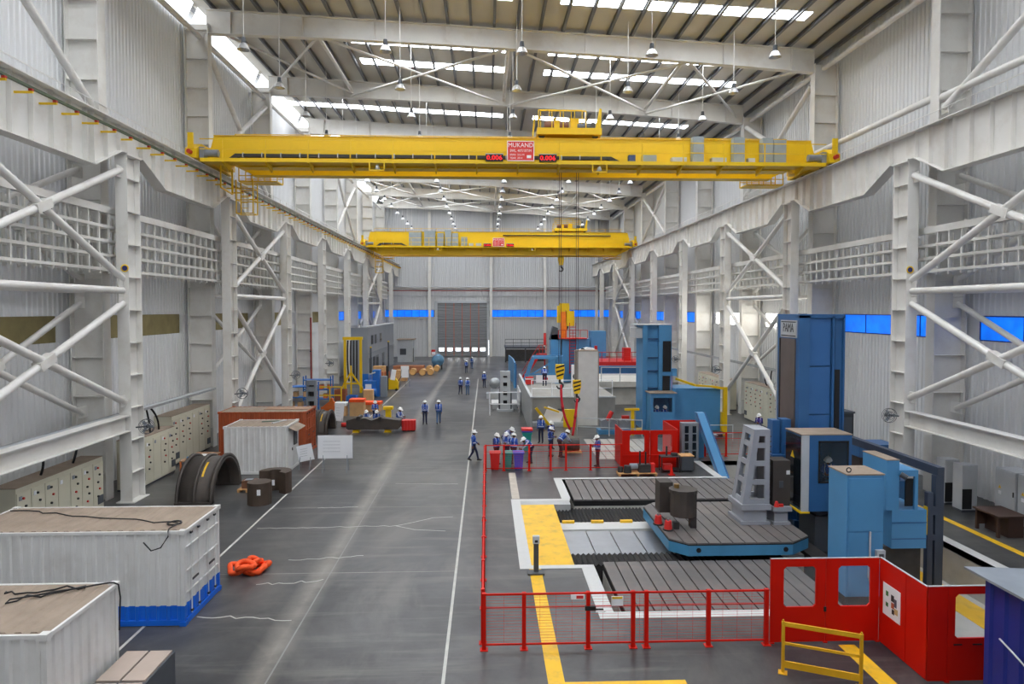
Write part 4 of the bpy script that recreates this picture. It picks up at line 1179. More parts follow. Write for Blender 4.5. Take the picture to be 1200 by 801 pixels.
# galvanised cable ladder along the wall
r = thing('cable_ladder', 'galvanised cable ladder running along the wall above beige cabinets', 'cable ladder', (-17.3, 33, 3.7)); P = PF(r)
for x in (-17.0, -16.6): P('side_rail', GALV, lambda b: b.box(x - .02, x + .02, 20.0, 42.4, 3.68, 3.8))
rg = MB().box(-17.0, -16.6, 20.2, 20.25, 3.7, 3.73).build('rung', GALV, r)
for k in range(1, 64): share(rg, (0, .345 * k, 0), r)
P('cable_bundle', LGREY, lambda b: [b.cyl((-16.95 + .08 * k, 20.0, 3.76), (-16.95 + .08 * k, 42.4, 3.76), .03, n=5) for k in range(4)])
P('drop_cable', BLACK, lambda b: (b.tube(bez((-16.8, 34.2, 3.75), (-16.7, 34.3, 3.2), (-16.8, 34.6, 2.45)), .05, 6)))
P('drop_cable', BLACK, lambda b: (b.tube(bez((-16.8, 34.5, 3.75), (-16.7, 35.3, 3.2), (-16.8, 35.5, 2.45)), .05, 6)))
P('drop_cable', BLACK, lambda b: b.tube(bez((-16.8, 26.0, 3.7), (-16.6, 26.3, 3.0), (-16.8, 26.2, 2.35)), .05, 6))
P('drop_cable', BLACK, lambda b: b.tube(bez((-16.8, 28.6, 3.7), (-16.6, 28.3, 3.0), (-16.8, 28.2, 2.35)), .05, 6))
# small orange bench with rags
r = thing('work_bench', 'small orange-legged bench with blue rags near the dark half shell', 'bench', (-15.2, 36.5, 0)); P = PF(r)
OR2 = mat('bench_orange', (200, 110, 60), .6)
P('top', mat('bench_top', (170, 130, 100), .7), lambda b: b.box(-15.75, -14.5, 35.4, 37.6, .76, .82))
for x in (-15.7, -14.55):
    for y in (35.45, 37.5): P('leg', OR2, lambda b: b.box(x - .04, x + .04, y - .04, y + .04, 0, .76))
r = thing('rag_pile', 'blue and white rags on the small orange-legged bench', 'rags', (-15.2, 36.2, .82)); P = PF(r)
P('blue_rag', mat('rag_blue', (60, 150, 210), .8), lambda b: b.cbox((-15.3, 36.0, .86), (.6, .35, .08), .3)); P('white_rag', PAPER, lambda b: b.cbox((-14.95, 36.6, .85), (.6, .5, .06), -.2))

# steel workpiece on yellow stands, with the red block
r = thing('steel_workpiece', 'dark machined steel bar lying across two yellow stands', 'workpiece', (-8, 48, .2)); P = PF(r)
P('bar', IRON, lambda b: b.prism([(-9.75, .3), (-9.6, .22), (-6.2, .22), (-6.0, .4), (-6.0, .85), (-7.2, 1.0), (-7.6, 1.0), (-8.0, .86), (-8.4, 1.0), (-9.2, 1.0), (-9.75, .85)], 'y', 47.6, 48.4))
P('collar', DARK, lambda b: (b.cyl((-8.9, 47.5, 1.0), (-8.9, 48.5, 1.0), .16), b.cyl((-7.4, 47.5, .98), (-7.4, 48.5, .98), .14)))
for x, l in ((-9.1, 'yellow support stand under the notice-board end of the steel bar'), (-6.9, 'yellow support stand under the red-block end of the steel bar')):
    s = thing('support_stand', l, 'stand', (x, 48, 0)); P = PF(s)
    P('block', YELLOW, lambda b: b.prism([(x - .25, 0), (x + .25, 0), (x + .18, .22), (x - .18, .22)], 'y', 47.7, 48.3)); P('cap', DARK, lambda b: b.box(x - .18, x + .18, 47.7, 48.3, .205, .22))
r = thing('red_fixture_block', 'red ribbed fixture block at the end of the steel bar', 'fixture', (-5.5, 48.2, 0)); P = PF(r)
P('body', BINRED, lambda b: b.box(-5.95, -5.0, 47.9, 48.5, .1, .8)); [P('rib', BINRED, lambda b: b.box(-5.85 + .22 * k, -5.77 + .22 * k, 47.83, 47.9, .1, .8)) for k in range(4)]; P('foot', DARK, lambda b: b.box(-5.9, -5.05, 48.0, 48.4, 0, .1))
r = thing('red_gas_bottle', 'red cylinder lying on the floor by the notice board', 'cylinder', (-10.0, 50, .16)); P = PF(r)
P('bottle', BINRED, lambda b: b.lathe([(0, 0), (.16, .03), (.17, .3), (.17, 1.3), (.08, 1.5), (.06, 1.6), (0, 1.6)], (-10.6, 50.0, .17), 12, 'x')); P('valve', DARK, lambda b: b.cyl((-9.0, 50, .17), (-8.85, 50, .17), .04))
r = thing('yellow_pedestal', 'yellow welded pedestal stand between the seated workers', 'pedestal', (-7.2, 50.6, 0)); P = PF(r)
P('head', YELLOW, lambda b: b.box(-7.6, -6.9, 50.3, 50.8, 1.2, 1.42)); P('post', YELLOW, lambda b: b.box(-7.45, -7.05, 50.4, 50.7, .05, 1.2)); P('foot', YELLOW, lambda b: b.box(-7.55, -6.95, 50.3, 50.8, 0, .05))

# cartons
def carton(label, cx, cy, w, d, h, lid=None, rz=0.0, z=0.0, group=None):
    r = thing('carton', label, 'box', (cx, cy, z), rz, group)
    MB().box(-w / 2, w / 2, -d / 2, d / 2, 0, h).build('body', CARTON, r, False)
    MB().box(-w / 2 - .01, w / 2 + .01, -.03, .03, h, h + .004).build('tape', TAN, r, False)
    if lid:
        MB().box(-w / 2 - .04, w / 2 + .04, -d / 2 - .04, d / 2 + .04, h - .18, h + .05).build('cover', lid, r, False)
    return r
carton('large cardboard box covered with an orange sheet', -10.45, 55.6, 1.1, 1.0, 1.3, ORANGE)
carton('cardboard box with a white cover beside the orange-covered box', -11.75, 55.6, .9, .9, 1.0, PAPER, .1)
carton('plain tall cardboard box behind the orange-covered box', -10.4, 60.5, .85, .9, 1.5, None, .05)
carton('low cardboard box half under an orange sheet', -9.6, 58.0, 1.3, 1.1, .75, ORANGE, -.1)
# A-frame gantry with yellow mast
r = thing('yellow_gantry', 'tall yellow gantry frame with slanted braces and hanging chains', 'gantry', (-13.4, 70.5, 0)); P = PF(r)
for x in (-14.5, -12.9):
    P('post', YELLOW, lambda b: b.box(x - .12, x + .12, 70.4, 70.64, 0, 5.6))
P('top_beam', YELLOW, lambda b: b.box(-14.7, -12.7, 70.35, 70.7, 5.45, 5.75))
P('mid_brace', YELLOW, lambda b: (b.bar((-13.7, 69.5, 2.2), (-15.0, 69.5, 0), .16), b.bar((-13.7, 69.5, 2.2), (-12.2, 69.5, 0), .16), b.bar((-13.7, 69.5, 2.9), (-13.7, 69.5, 0), .14)))
P('cross_bar', YELLOW, lambda b: b.box(-14.5, -12.9, 69.45, 69.6, 1.0, 1.15))
for k in range(4): P('chain', DARK, lambda b: b.tube(bez((-14.2 + .3 * k, 70.5, 5.4), (-14.3 + .35 * k, 70.3, 3.0), (-14.1 + .25 * k, 70.5, 1.2)), .09, 5))
# blue machine cluster
r = thing('blue_pump_unit', 'blue pump unit with motor and grey cabinet beside the yellow gantry', 'machine', (-11.2, 67.5, 0)); P = PF(r)
BL2 = mat('pump_blue', (40, 110, 190), .45)
P('tank', BL2, lambda b: b.box(-12.0, -10.8, 66.8, 68.2, .1, 1.6)); P('tower', BL2, lambda b: b.box(-11.2, -10.5, 67.4, 68.4, 0, 2.6)); P('motor', BL2, lambda b: b.cyl((-11.9, 66.6, .5), (-10.7, 66.6, .5), .38)); P('panel', PAPER, lambda b: b.box(-11.8, -11.2, 66.78, 66.8, .7, 1.3)); P('control_box', GREY, lambda b: b.box(-10.4, -9.8, 67.3, 67.9, .0, 2.0)); P('pipe', GALV, lambda b: b.tube([(-11.5, 67.2, 1.6), (-11.5, 67.2, 2.2), (-10.9, 67.3, 2.4)], .08))
# forklift-like yellow stacker
r = thing('hand_stacker', 'yellow and black hand stacker truck beside the blue pump unit', 'stacker', (-9.9, 72.5, 0)); P = PF(r)
P('body', YELLOW, lambda b: b.prism([(-10.3, .15), (-9.3, .15), (-9.3, .9), (-9.6, 1.3), (-10.3, 1.3)], 'y', 72.1, 72.9)); P('mast', BLACK, lambda b: (b.box(-10.55, -10.4, 72.1, 72.3, 0, 2.6), b.box(-10.55, -10.4, 72.7, 72.9, 0, 2.6), b.box(-10.55, -10.4, 72.1, 72.9, 2.5, 2.6))); P('fork', DARK, lambda b: (b.box(-11.6, -10.5, 72.2, 72.35, .06, .12), b.box(-11.6, -10.5, 72.65, 72.8, .06, .12))); P('wheel', BLACK, lambda b: b.cyl((-9.5, 72.1, .14), (-9.5, 72.9, .14), .14)); P('tiller', BLACK, lambda b: b.tube([(-9.4, 72.5, .9), (-9.0, 72.5, 1.5)], .04)); P('white_panel', PAPER, lambda b: b.cbox((-9.8, 72.05, 1.7), (.5, .05, 1.1), 0, 0, .15))
r = thing('paper_stand', 'white flip-chart stand beside the timber stack', 'stand', (-9.0, 76, 0)); P = PF(r)
P('sheet', PAPER, lambda b: b.box(-9.5, -8.6, 75.98, 76.0, 1.0, 2.3)); P('leg', GREY, lambda b: b.bar((-9.4, 76.03, 2.2), (-9.6, 75.8, 0), .04)); P('leg', GREY, lambda b: b.bar((-8.7, 76.03, 2.2), (-8.5, 75.8, 0), .04)); P('leg', GREY, lambda b: b.bar((-9.05, 76.03, 2.2), (-9.05, 76.5, 0), .04))
# timber crates and planks further back
for k, (x, y, w, h, lab) in enumerate(((-11.6, 78, 1.1, 1.5, 'brown timber crate behind the hand stacker'), (-10.2, 82.5, 1.3, 1.3, 'pale timber crate beside the stacked planks'), (-12.6, 81, 1.4, 1.9, 'tall reddish timber crate by the grey office'))):
    r = thing('timber_crate', lab, 'crate', (x, y, 0)); P = PF(r)
    P('body', WOOD if k else mat('crate_brown', (190, 110, 70), .7), lambda b: b.box(x - w / 2, x + w / 2, y - .5, y + .5, 0, h))
    for q in (0, .5, 1): P('batten', WOOD, lambda b: b.box(x - w / 2 + (w - .1) * q, x - w / 2 + (w - .1) * q + .1, y - .53, y - .5, 0, h))
for k in range(6):
    x, y, z = -10.6 + .15 * (k % 2), 92.5 + .1 * k, .02 + .32 * (k // 2)
    o = thing('timber_plank', 'long reddish timber plank in the stack by the roller door', 'plank', (x, y, z), 0, 'stacked planks near the roller door'); PF(o)('plank', mat('plank_red', (170, 110, 76), .7), lambda b: b.box(x - 2.0, x + 2.0, y - .3 + .7 * (k % 2), y + .3 + .7 * (k % 2), z, z + .28))
for k, (x, y) in enumerate(((-8.3, 88.5), (-7.3, 88.9), (-9.6, 89.0), (-7.9, 93.6), (-6.9, 94.0))):
    o = thing('log_roller', 'short pale round timber log end facing the aisle', 'log', (x, y, .4), 0, 'pale logs near the roller door'); P = PF(o)
    P('log', WOOD, lambda b: b.cyl((x, y, .42), (x, y + 1.6, .42), .42, n=14)); P('end_cap', mat('log_end', (226, 176, 110), .7), lambda b: b.cyl((x, y - .01, .42), (x, y, .42), .36, n=14))
r = thing('blue_tank', 'blue rounded tank on wheels near the roller door', 'tank', (-7.0, 98, 0)); P = PF(r)
P('shell', mat('tank_blue', (92, 136, 168), .5), lambda b: b.lathe([(0, 0), (.6, .08), (.85, .3), (.9, 1.5), (.7, 1.9), (0, 2.0)], (-7.0, 97.2, 1.25), 16, 'y')); P('leg', DARK, lambda b: [b.box(-7.6 + 1.1 * i, -7.45 + 1.1 * i, 97.5 + j, 97.65 + j, 0, .6) for i in (0, 1) for j in (0, 1)]); P('dome', BINRED, lambda b: b.cyl((-7.6, 98, 2.05), (-7.6, 98, 2.8), .3)); P('gauge', PAPER, lambda b: b.box(-7.8, -7.3, 97.6, 97.7, 2.1, 2.5))

# grey two-storey site office
OFFG = mat('office_grey_panel', (142, 146, 152), .5, var=.04, scale=.5)
r = thing('site_office', 'grey two-storey panel office standing before the crane columns', 'office', (-17.0, 96, 0)); P = PF(r)
ox0, ox1, oy0, oy1, oh = -15.4, -14.6, 84.5, 108.0, 6.3
for k in range(8):
    a, c = oy0 + (oy1 - oy0) * k / 8, oy0 + (oy1 - oy0) * (k + 1) / 8
    for z0, z1 in ((0, 3.05), (3.1, oh)):
        P('wall_panel', OFFG, lambda b: b.box(ox0, ox1, a + .015, c - .015, z0, z1 - .02))
P('front_wall', OFFG, lambda b: b.box(ox0 - 1.9, ox1, oy0 - .1, oy0, 0, oh)); P('roof_slab', LGREY, lambda b: b.box(ox0 - .05, ox1 + .1, oy0 - .2, oy1 + .1, oh, oh + .15)); P('floor_band', GREY, lambda b: b.box(ox1, ox1 + .05, oy0, oy1, 3.0, 3.15))
for y in (87.0, 89.6, 94): 
    w = P('window', DKGREY, lambda b: b.box(ox1, ox1 + .04, y, y + 1.6, 4.1, 5.3)); P('pane', GLASSD, lambda b: b.box(ox1 + .04, ox1 + .05, y + .08, y + 1.52, 4.18, 5.22), w)
for y in (85.6, 88.2, 90.8, 96):
    w = P('window', DKGREY, lambda b: b.box(ox1, ox1 + .04, y, y + 1.9, .6, 2.5)); P('pane', GLASSD, lambda b: b.box(ox1 + .04, ox1 + .05, y + .08, y + 1.82, .68, 2.42), w)
r = thing('guard_room', 'small white guard room with a dark doorway by the far wall', 'room', (-13.2, 112, 0)); P = PF(r)
P('walls', LGREY, lambda b: b.box(-14.4, -12.0, 111, 114, 0, 3.6)); P('roof', TAN, lambda b: b.box(-14.5, -11.7, 110.8, 114.2, 3.6, 3.75)); P('doorway', DARK, lambda b: b.box(-12.0, -11.97, 111.8, 112.8, 0, 2.2)); P('window', DKGREY, lambda b: b.box(-14.0, -13.0, 110.97, 111.0, 1.2, 2.2))
# shelves of parts by the wall, between the columns
for k, (y, lab) in enumerate(((58.5, 'blue steel rack with cartons beside the second braced bay'), (64.0, 'blue steel rack with orange boxes beside the yellow barrier frame'))):
    r = thing('storage_rack', lab, 'rack', (-15.5, y, 0)); P = PF(r)
    for x in (-16.9, -14.4):
        for yy in (y - .45, y + .45): P('upright', BL2, lambda b: b.box(x - .05, x + .05, yy - .05, yy + .05, 0, 2.4))
    for z in (.25, 1.1, 2.0): P('shelf', BL2, lambda b: b.box(-16.9, -14.4, y - .5, y + .5, z, z + .08))
    for q in range(6):
        x = -16.55 + .37 * q + (.1 if q > 2 else 0); z = (.335, 1.185)[q % 2]
        o = thing('parts_box', ('small cardboard parts box on the blue rack nearer the brown container', 'small orange parts box on the blue rack by the yellow barrier frame')[k], 'box', (x, y, z), 0, ('cartons on the first blue rack', 'orange boxes on the second blue rack')[k]); Q = PF(o)
        Q('body', CARTON if k == 0 else mat('parts_orange', (226, 120, 60), .7), lambda b: b.box(x - .17, x + .17, y - .3, y + .3, z, z + .4)); Q('lid', TAN, lambda b: b.box(x - .18, x + .18, y - .31, y + .31, z + .4, z + .43))
r = thing('barrier_frame', 'yellow tubular barrier frame among the stored boxes', 'barrier', (-13.9, 60, 0)); P = PF(r)
for x in (-14.9, -13.9, -12.9): P('post', YELLOW, lambda b: b.box(x - .05, x + .05, 60.95, 61.05, 0, 1.7))
for z in (.9, 1.65): P('rail', YELLOW, lambda b: b.box(-14.9, -12.9, 60.96, 61.04, z, z + .1))
r = thing('slotted_upright', 'grey steel upright with three square windows behind the brown container', 'upright', (-13.5, 53, 0)); P = PF(r)
P('plate', GREY, lambda b: [b.box(-13.9, -13.75, 53, 53.4, 0, 3.1), b.box(-13.3, -13.15, 53, 53.4, 0, 3.1)] + [b.box(-13.75, -13.3, 53, 53.4, z, z + .35) for z in (0, .75, 1.5, 2.25, 2.75)]); P('back_plate', DARK, lambda b: b.box(-13.9, -13.15, 53.4, 53.45, 0, 3.1))
# fire hose post
r = thing('fire_pipe', 'dark red vertical fire pipe on the wall column', 'pipe', (-16.6, 72, 0)); P = PF(r); P('riser', mat('fire_red', (150, 50, 46), .5), lambda b: b.cyl((-16.9, 66.4, 0), (-16.9, 66.4, 7.8), .08)); P('bracket', DARK, lambda b: b.box(-17.0, -16.85, 66.3, 66.5, 4.5, 4.6))
# column-mounted wall fans
def wall_fan(x, y, z, s, label, group):
    r = thing('wall_fan', label, 'fan', (x, y, z), 0, group); P = PF(r)
    P('arm', DKGREY, lambda b: b.bar((x, y, z), (x + s * .45, y - .1, z + .05), .06)); c = (x + s * .5, y - .15, z + .05)
    P('guard', DKGREY, lambda b: [b.tube([(c[0] + rr * math.cos(t), c[1] + .12 * q, c[2] + rr * math.sin(t)) for t in [2 * PI * k / 16 for k in range(17)]], .012, 4) for rr, q in ((.33, 0), (.33, 1), (.18, -.3), (.18, 1.3))])
    P('motor', DKGREY, lambda b: b.cyl((c[0], c[1] + .1, c[2]), (c[0], c[1] + .3, c[2]), .1))
    for k in range(3):
        t = 2 * PI * k / 3
        P('blade', GREY, lambda b: b.cbox((c[0] + .16 * math.cos(t), c[1] + .06, c[2] + .16 * math.sin(t)), (.24, .02, .13), 0, .3, -t))
for y in (31.3, 43.3, 55.3, 67.3):
    wall_fan(XL + .28, y - .2, 3.3, 1, 'grey caged fan on a crane column, insulation-strip side', 'column fans, insulation-strip side')
    wall_fan(XR - .28, y - .2, 3.6, -1, 'grey caged fan on a crane column, blue-window side', 'column fans, blue-window side')
# round emblem plates on the first columns
for x, y, lab in ((XL, 30.72, 'round blue and yellow emblem plate on the first crane column by the beige cabinets'), (XR, 30.72, 'round blue and yellow emblem plate on the first crane column by the blue windows')):
    s = 1 if x < 0 else -1
    r = thing('emblem_plate', lab, 'sign', (x, y, 9.9)); P = PF(r); xx = x + s * .29
    P('disc', TEXTB, lambda b: b.cyl((x + s * .12, y - .005, 10.4), (x + s * .12, y - .03, 10.4), .16, n=18)); P('ring', YELLOW, lambda b: b.lathe([(.12, 0), (.17, 0), (.17, .02), (.12, .02), (.12, 0)], (x + s * .12, y - .04, 10.4), 18, 'y'))

# ================================================================== THE FLOOR BORING MACHINE AND ITS PIT
SLOTB = mat('slot_black', (20, 20, 22), .7)
def slotted(label, x0, x1, y0, y1, m=PLATE, pitch=.42, gap=.045, z=0.0, depth=1.5):
    r = thing('slotted_floor_plate', label, 'floor plate', ((x0 + x1) / 2, (y0 + y1) / 2, z - depth)); P = PF(r)
    P('foundation', CONC if depth > .5 else DARK, lambda b: b.box(x0, x1, y0, y1, z - depth, z - .3))
    P('slot_bed', SLOTB, lambda b: b.box(x0 + .01, x1 - .01, y0 + .01, y1 - .01, z - .3, z - .07))
    n = int((x1 - x0) / pitch)
    p = (x1 - x0) / n
    first = None
    for k in range(n):
        if first is None:
            first = P('plate_strip', m, lambda b: b.box(x0, x0 + p - gap, y0, y1, z - .07, z))
            base = first.location.copy()
        else:
            share(first, (base.x + p * k, base.y, base.z), r)
    return r
slotted('slotted iron floor plate between the red mesh fence and the blue table', 3.95, 10.4, 19.05, 22.85)
slotted('slotted iron floor plate on the pallet side of the blue table', 3.95, 15.2, 30.45, 34.05)
slotted('pale slotted floor plate between the striped hooks and the tall white block', 6.4, 10.6, 38.6, 44.6, mat('pale_plate', (170, 166, 160), .5, .2, var=.1), .5, .06, .02, .018 + .3)
# bellows and way covers of the cross slide
def bellows(label, x0, x1, y0, y1, z, n):
    r = thing('bellows_cover', label, 'bellows', ((x0 + x1) / 2, (y0 + y1) / 2, PITZ)); P = PF(r)
    P('support', DARK, lambda b: b.box(x0, x1, y0, y1, PITZ, z - .08))
    f = None
    p = (x1 - x0) / n
    f = P('fold', BLACK, lambda b: b.prism([(x0, z - .08), (x0 + p, z - .08), (x0 + p * .5, z)], 'y', y0, y1))
    base = f.location.copy()
    for k in range(1, n): share(f, (base.x + p * k, base.y, base.z), r)
    return r
bellows('black folded bellows on the far edge of the grey way covers', 2.98, 6.9, 28.0, 29.95, -.22, 26)
bellows('black folded bellows beside the slotted plate in front of the blue table', 2.98, 10.5, 22.95, 24.0, -.1, 40)
r = thing('way_cover', 'row of smooth grey steel way covers left of the blue table', 'way cover', (5, 25.5, PITZ)); P = PF(r)
P('bed', CONC, lambda b: b.box(2.98, 11.5, 24.05, 27.9, PITZ, -.3))
for k in range(6): P('cover_panel', COVER, lambda b: b.box(3.0 + .95 * k, 3.9 + .95 * k, 24.1, 26.7, -.3, -.2 - .008 * k))
P('ledge', KERB, lambda b: b.box(2.98, 6.9, 26.85, 27.75, -.3, -.18))
for k in range(4): P('bracket', YELLOWP, lambda b: b.box(3.1 + 1.2 * k, 3.6 + 1.2 * k, 27.6, 27.75, -.18, -.08))

# the blue table
TZ = .55
tp = [(6.4, 23.55), (6.95, 23.0), (10.6, 23.0), (11.45, 23.65), (11.45, 27.5), (10.9, 28.0), (6.95, 28.0), (6.4, 27.45)]
r = thing('machine_table', 'blue eight-sided machine table with a slotted iron top', 'machine table', (8.9, 25.5, -.2)); P = PF(r)
P('table_body', mat('table_blue', (70, 140, 182), .45), lambda b: b.prism(tp, 'z', .1, TZ - .09))
P('slide_base', DARK, lambda b: b.box(7.0, 10.9, 24.1, 27.3, -.2, .1))
def clip_y(x):
    """front and back edge of the table top at x"""
    lo = 23.0; hi = 28.0
    if x < 6.95: lo = 23.55 - (x - 6.4); hi = 27.45 + (x - 6.4)
    if x > 10.6: lo = 23.0 + (x - 10.6) * .65 / .85
    if x > 10.9: hi = 28.0 - (x - 10.9) * .5 / .55
    return lo, hi
P('slot_bed', SLOTB, lambda b: b.prism([(x * .998 + .017, y) for x, y in tp], 'z', TZ - .09, TZ - .05))
n = 12
for k in range(n):
    xa = 6.4 + 5.05 * k / n + .015; xb = 6.4 + 5.05 * (k + 1) / n - .025
    cut = [xa] + [c for c in (6.95, 10.6, 10.9) if xa < c < xb] + [xb]
    poly = [(x, clip_y(x)[0]) for x in cut] + [(x, clip_y(x)[1]) for x in reversed(cut)]
    P('plate_strip', PLATE, lambda b: b.prism(poly, 'z', TZ - .05, TZ))
for x in (7.3, 10.35): P('lifting_hole', BLACK, lambda b: b.cyl((x, 22.985, .3), (x, 23.05, .3), .085, n=14))

# angle plate standing on the table
AG = mat('fixture_grey', (160, 164, 172), .5, .1, var=.06)
r = thing('angle_plate', 'tall grey tapered angle plate with square windows on the blue table', 'fixture', (10.1, 25.6, TZ)); P = PF(r)
P('pedestal', AG, lambda b: (b.box(9.5, 10.6, 24.9, 26.3, TZ, TZ + .12), b.box(9.62, 10.5, 25.0, 26.2, TZ + .12, TZ + .55), b.box(9.5, 10.62, 24.9, 26.3, TZ + .55, TZ + .75)))
zb0, zt0 = TZ + .75, 4.05
xl = lambda z: 9.58 + (z - zb0) / (zt0 - zb0) * .42
for y0, y1, nm in ((25.0, 25.12, 'front_frame'), (26.0, 26.12, 'rear_frame')):
    def fr(b):
        b.prism([(xl(zb0), zb0), (xl(zb0) + .25, zb0), (xl(zt0) + .22, zt0), (xl(zt0), zt0)], 'y', y0, y1)
        b.box(10.42, 10.6, y0, y1, zb0, zt0)
        for z in (zb0, zb0 + .72, zb0 + 1.42, zb0 + 2.1, zt0 - .2):
            b.prism([(xl(z) + .2, z + .01), (10.44, z + .01), (10.44, z + .19), (xl(z) + .2, z + .19)], 'y', y0 + .012, y1 - .012)
    P(nm, AG, fr)
def lf(b):
    for z in (zb0, zb0 + .72, zb0 + 1.42, zb0 + 2.1, zt0 - .2):
        b.prism([(xl(z) + .012, z + .01), (xl(z) + .07, z + .01), (xl(z + .2) + .07, z + .19), (xl(z + .2) + .012, z + .19)], 'y', 25.2, 25.92)
    for y in (25.121, 25.829):
        b.prism([(xl(zb0), zb0), (xl(zb0) + .08, zb0), (xl(zt0) + .08, zt0), (xl(zt0), zt0)], 'y', y, y + .17)
P('slanted_face', AG, lf)
P('working_face', mat('fixture_dark', (96, 98, 104), .5, .2), lambda b: b.box(10.5, 10.59, 25.125, 25.995, zb0, zt0)); P('top_cap', AG, lambda b: b.box(10.0, 10.6, 25.0, 26.12, zt0, zt0 + .05))
bt = P('bolt_head', DARK, lambda b: b.box(10.6, 10.63, 24.98, 25.06, zb0 + .05, zb0 + .11)); bl = bt.location.copy()
for k in range(1, 14): share(bt, (bl.x, bl.y, bl.z + .19 * k), r)
P('service_box', BLUE, lambda b: b.box(10.3, 10.5, 26.15, 26.5, 3.4, 3.9))
r = thing('test_block', 'dark square steel test block on a grey pedestal upon the blue table', 'steel block', (11.0, 25.3, TZ)); P = PF(r)
P('pedestal', AG, lambda b: (b.box(10.72, 11.35, 24.85, 25.75, TZ, TZ + .1), b.box(10.78, 11.28, 24.95, 25.7, TZ + .1, TZ + .5), b.box(10.7, 11.4, 24.85, 25.8, TZ + .5, TZ + .66))); P('block', IRON, lambda b: b.box(10.75, 11.4, 25.05, 25.75, TZ + .66, 2.92)); P('centre_plate', DKGREY, lambda b: b.box(10.98, 11.14, 25.03, 25.05, 1.9, 2.15)); P('clamp', BINRED, lambda b: (b.cyl((10.85, 24.95, TZ + .66), (10.85, 24.95, TZ + .86), .1, .05), b.box(10.9, 11.1, 24.9, 25.0, TZ + .66, TZ + .76))); P('tag', PAPER, lambda b: b.box(11.25, 11.38, 25.03, 25.05, 2.4, 2.55))
r = thing('bracket_workpiece', 'dark curved bracket workpiece standing on red jacks on the blue table', 'workpiece', (7.1, 25.2, TZ)); P = PF(r)
P('slab', IRON, lambda b: b.box(6.55, 7.05, 25.4, 26.1, TZ + .35, 2.05))
nn = 12
half = [(7.25 + .45 * math.cos(-PI + 2 * PI * k / nn) * 1.05, 24.75 + .45 * math.sin(-PI + 2 * PI * k / nn)) for k in range(nn)]
P('drum', IRON, lambda b: b.prism(half, 'z', TZ + .45, 1.85)); P('top_disc', IRON, lambda b: b.prism([(7.25 + (x - 7.25) * 1.12, 24.75 + (y - 24.75) * 1.12) for x, y in half], 'z', 1.85, 1.98)); P('leg', DARK, lambda b: b.box(7.5, 7.72, 24.6, 24.9, TZ, 1.8)); P('leg', DARK, lambda b: b.box(6.85, 7.05, 24.5, 24.7, TZ, TZ + .25)); P('boss', mat('brass_bits', (150, 120, 70), .4, .5), lambda b: b.cyl((7.05, 24.9, 1.98), (7.05, 24.9, 2.12), .1))
for x, y in ((6.42, 25.1), (6.62, 24.45)):
    j = thing('screw_jack', 'small red screw jack under the curved bracket workpiece', 'jack', (x, y, TZ), 0, 'red jacks under the bracket workpiece'); Q = PF(j)
    Q('body', BINRED, lambda b: b.cyl((x, y, TZ), (x, y, TZ + .34), .16, .12)); Q('base', DARK, lambda b: b.cyl((x, y, TZ), (x, y, TZ + .05), .2)); Q('screw', GALV, lambda b: b.cyl((x, y, TZ + .34), (x, y, TZ + .42), .05))

# the boring machine: column, head cabin, carriage
r = thing('boring_machine', 'tall blue floor boring machine column with operator cabin beside the blue table', 'machine', (13.2, 27, PITZ)); P = PF(r)
cx0, cx1, cy0, cy1, ct = 12.36, 14.2, 26.5, 28.6, 8.35
P('column', BLUED, lambda b: (b.box(cx0, cx0 + .38, cy0 + .1, cy1, -.4, ct), b.box(cx1 - .35, cx1, cy0 + .1, cy1, -.4, ct), b.box(cx0 + .38, cx1 - .35, cy0 + .18, cy1, -.4, ct), b.box(cx0, cx1, cy0 + .1, cy1, ct, ct + .04)))
P('front_stile', BLUED, lambda b: (b.box(cx0, cx0 + .42, cy0, cy0 + .1, .2, ct), b.box(cx1 - .06, cx1, cy0, cy0 + .1, .2, ct), b.box(cx1 - .5, cx1 - .42, cy0, cy0 + .1, .2, ct), b.box(cx0, cx1, cy0, cy0 + .1, ct - .1, ct + .05)))
for k in range(4):
    P('column_panel', mat('panel_blue', (52, 104, 162), .4, var=.05), lambda b: b.box(cx0 + .46, cx1 - .54, cy0 + .1, cy0 + .18, .6 + 1.92 * k, 2.46 + 1.92 * k))
P('cable_slot', BLACK, lambda b: b.box(cx1 - .36, cx1 - .16, cy0 + .06, cy0 + .14, 3.4, 6.2))
P('guideway', mat('way_grey_brown', (112, 102, 98), .4, .4), lambda b: b.box(cx0 - .05, cx0, cy0 + .3, cy1 - .5, -.4, 7.4)); P('guideway_edge', DARK, lambda b: b.box(cx0 - .06, cx0, cy1 - .45, cy1 - .36, -.4, 7.4)); P('column_edge', LGREY, lambda b: b.box(cx0 - .02, cx0 + .02, cy1 - .1, cy1 + .02, 0, ct))
sg = P('maker_plate', LGREY, lambda b: b.box(cx0 - .04, cx0, cy0 + .2, cy1 - .45, 7.45, 8.15))
text('maker_lettering', 'PAMA', .52, TEXTK, sg, (cx0 - .045, (cy0 + cy1) / 2 - .12, 7.83), (PI / 2, 0, -PI / 2), sx=.72)
P('plate_frame', BLACK, lambda b: (b.box(cx0 - .045, cx0 - .04, cy0 + .26, cy1 - .51, 8.06, 8.1), b.box(cx0 - .045, cx0 - .04, cy0 + .26, cy1 - .51, 7.5, 7.54)), sg)
P('carriage', BLUED, lambda b: (b.box(12.2, 15.6, 26.4, 29.4, -1.0, .2), b.box(11.9, 12.36, 26.6, 28.4, .2, 3.2)))
P('bed', DARK, lambda b: (b.box(12.6, 15.4, 23.7, 33.5, PITZ, -1.0), b.box(11.55, 12.2, 23.2, 30.3, PITZ, -.2)))
P('way_bellows', BLACK, lambda b: b.box(12.7, 15.3, 23.75, 26.35, -1.0, -.55))
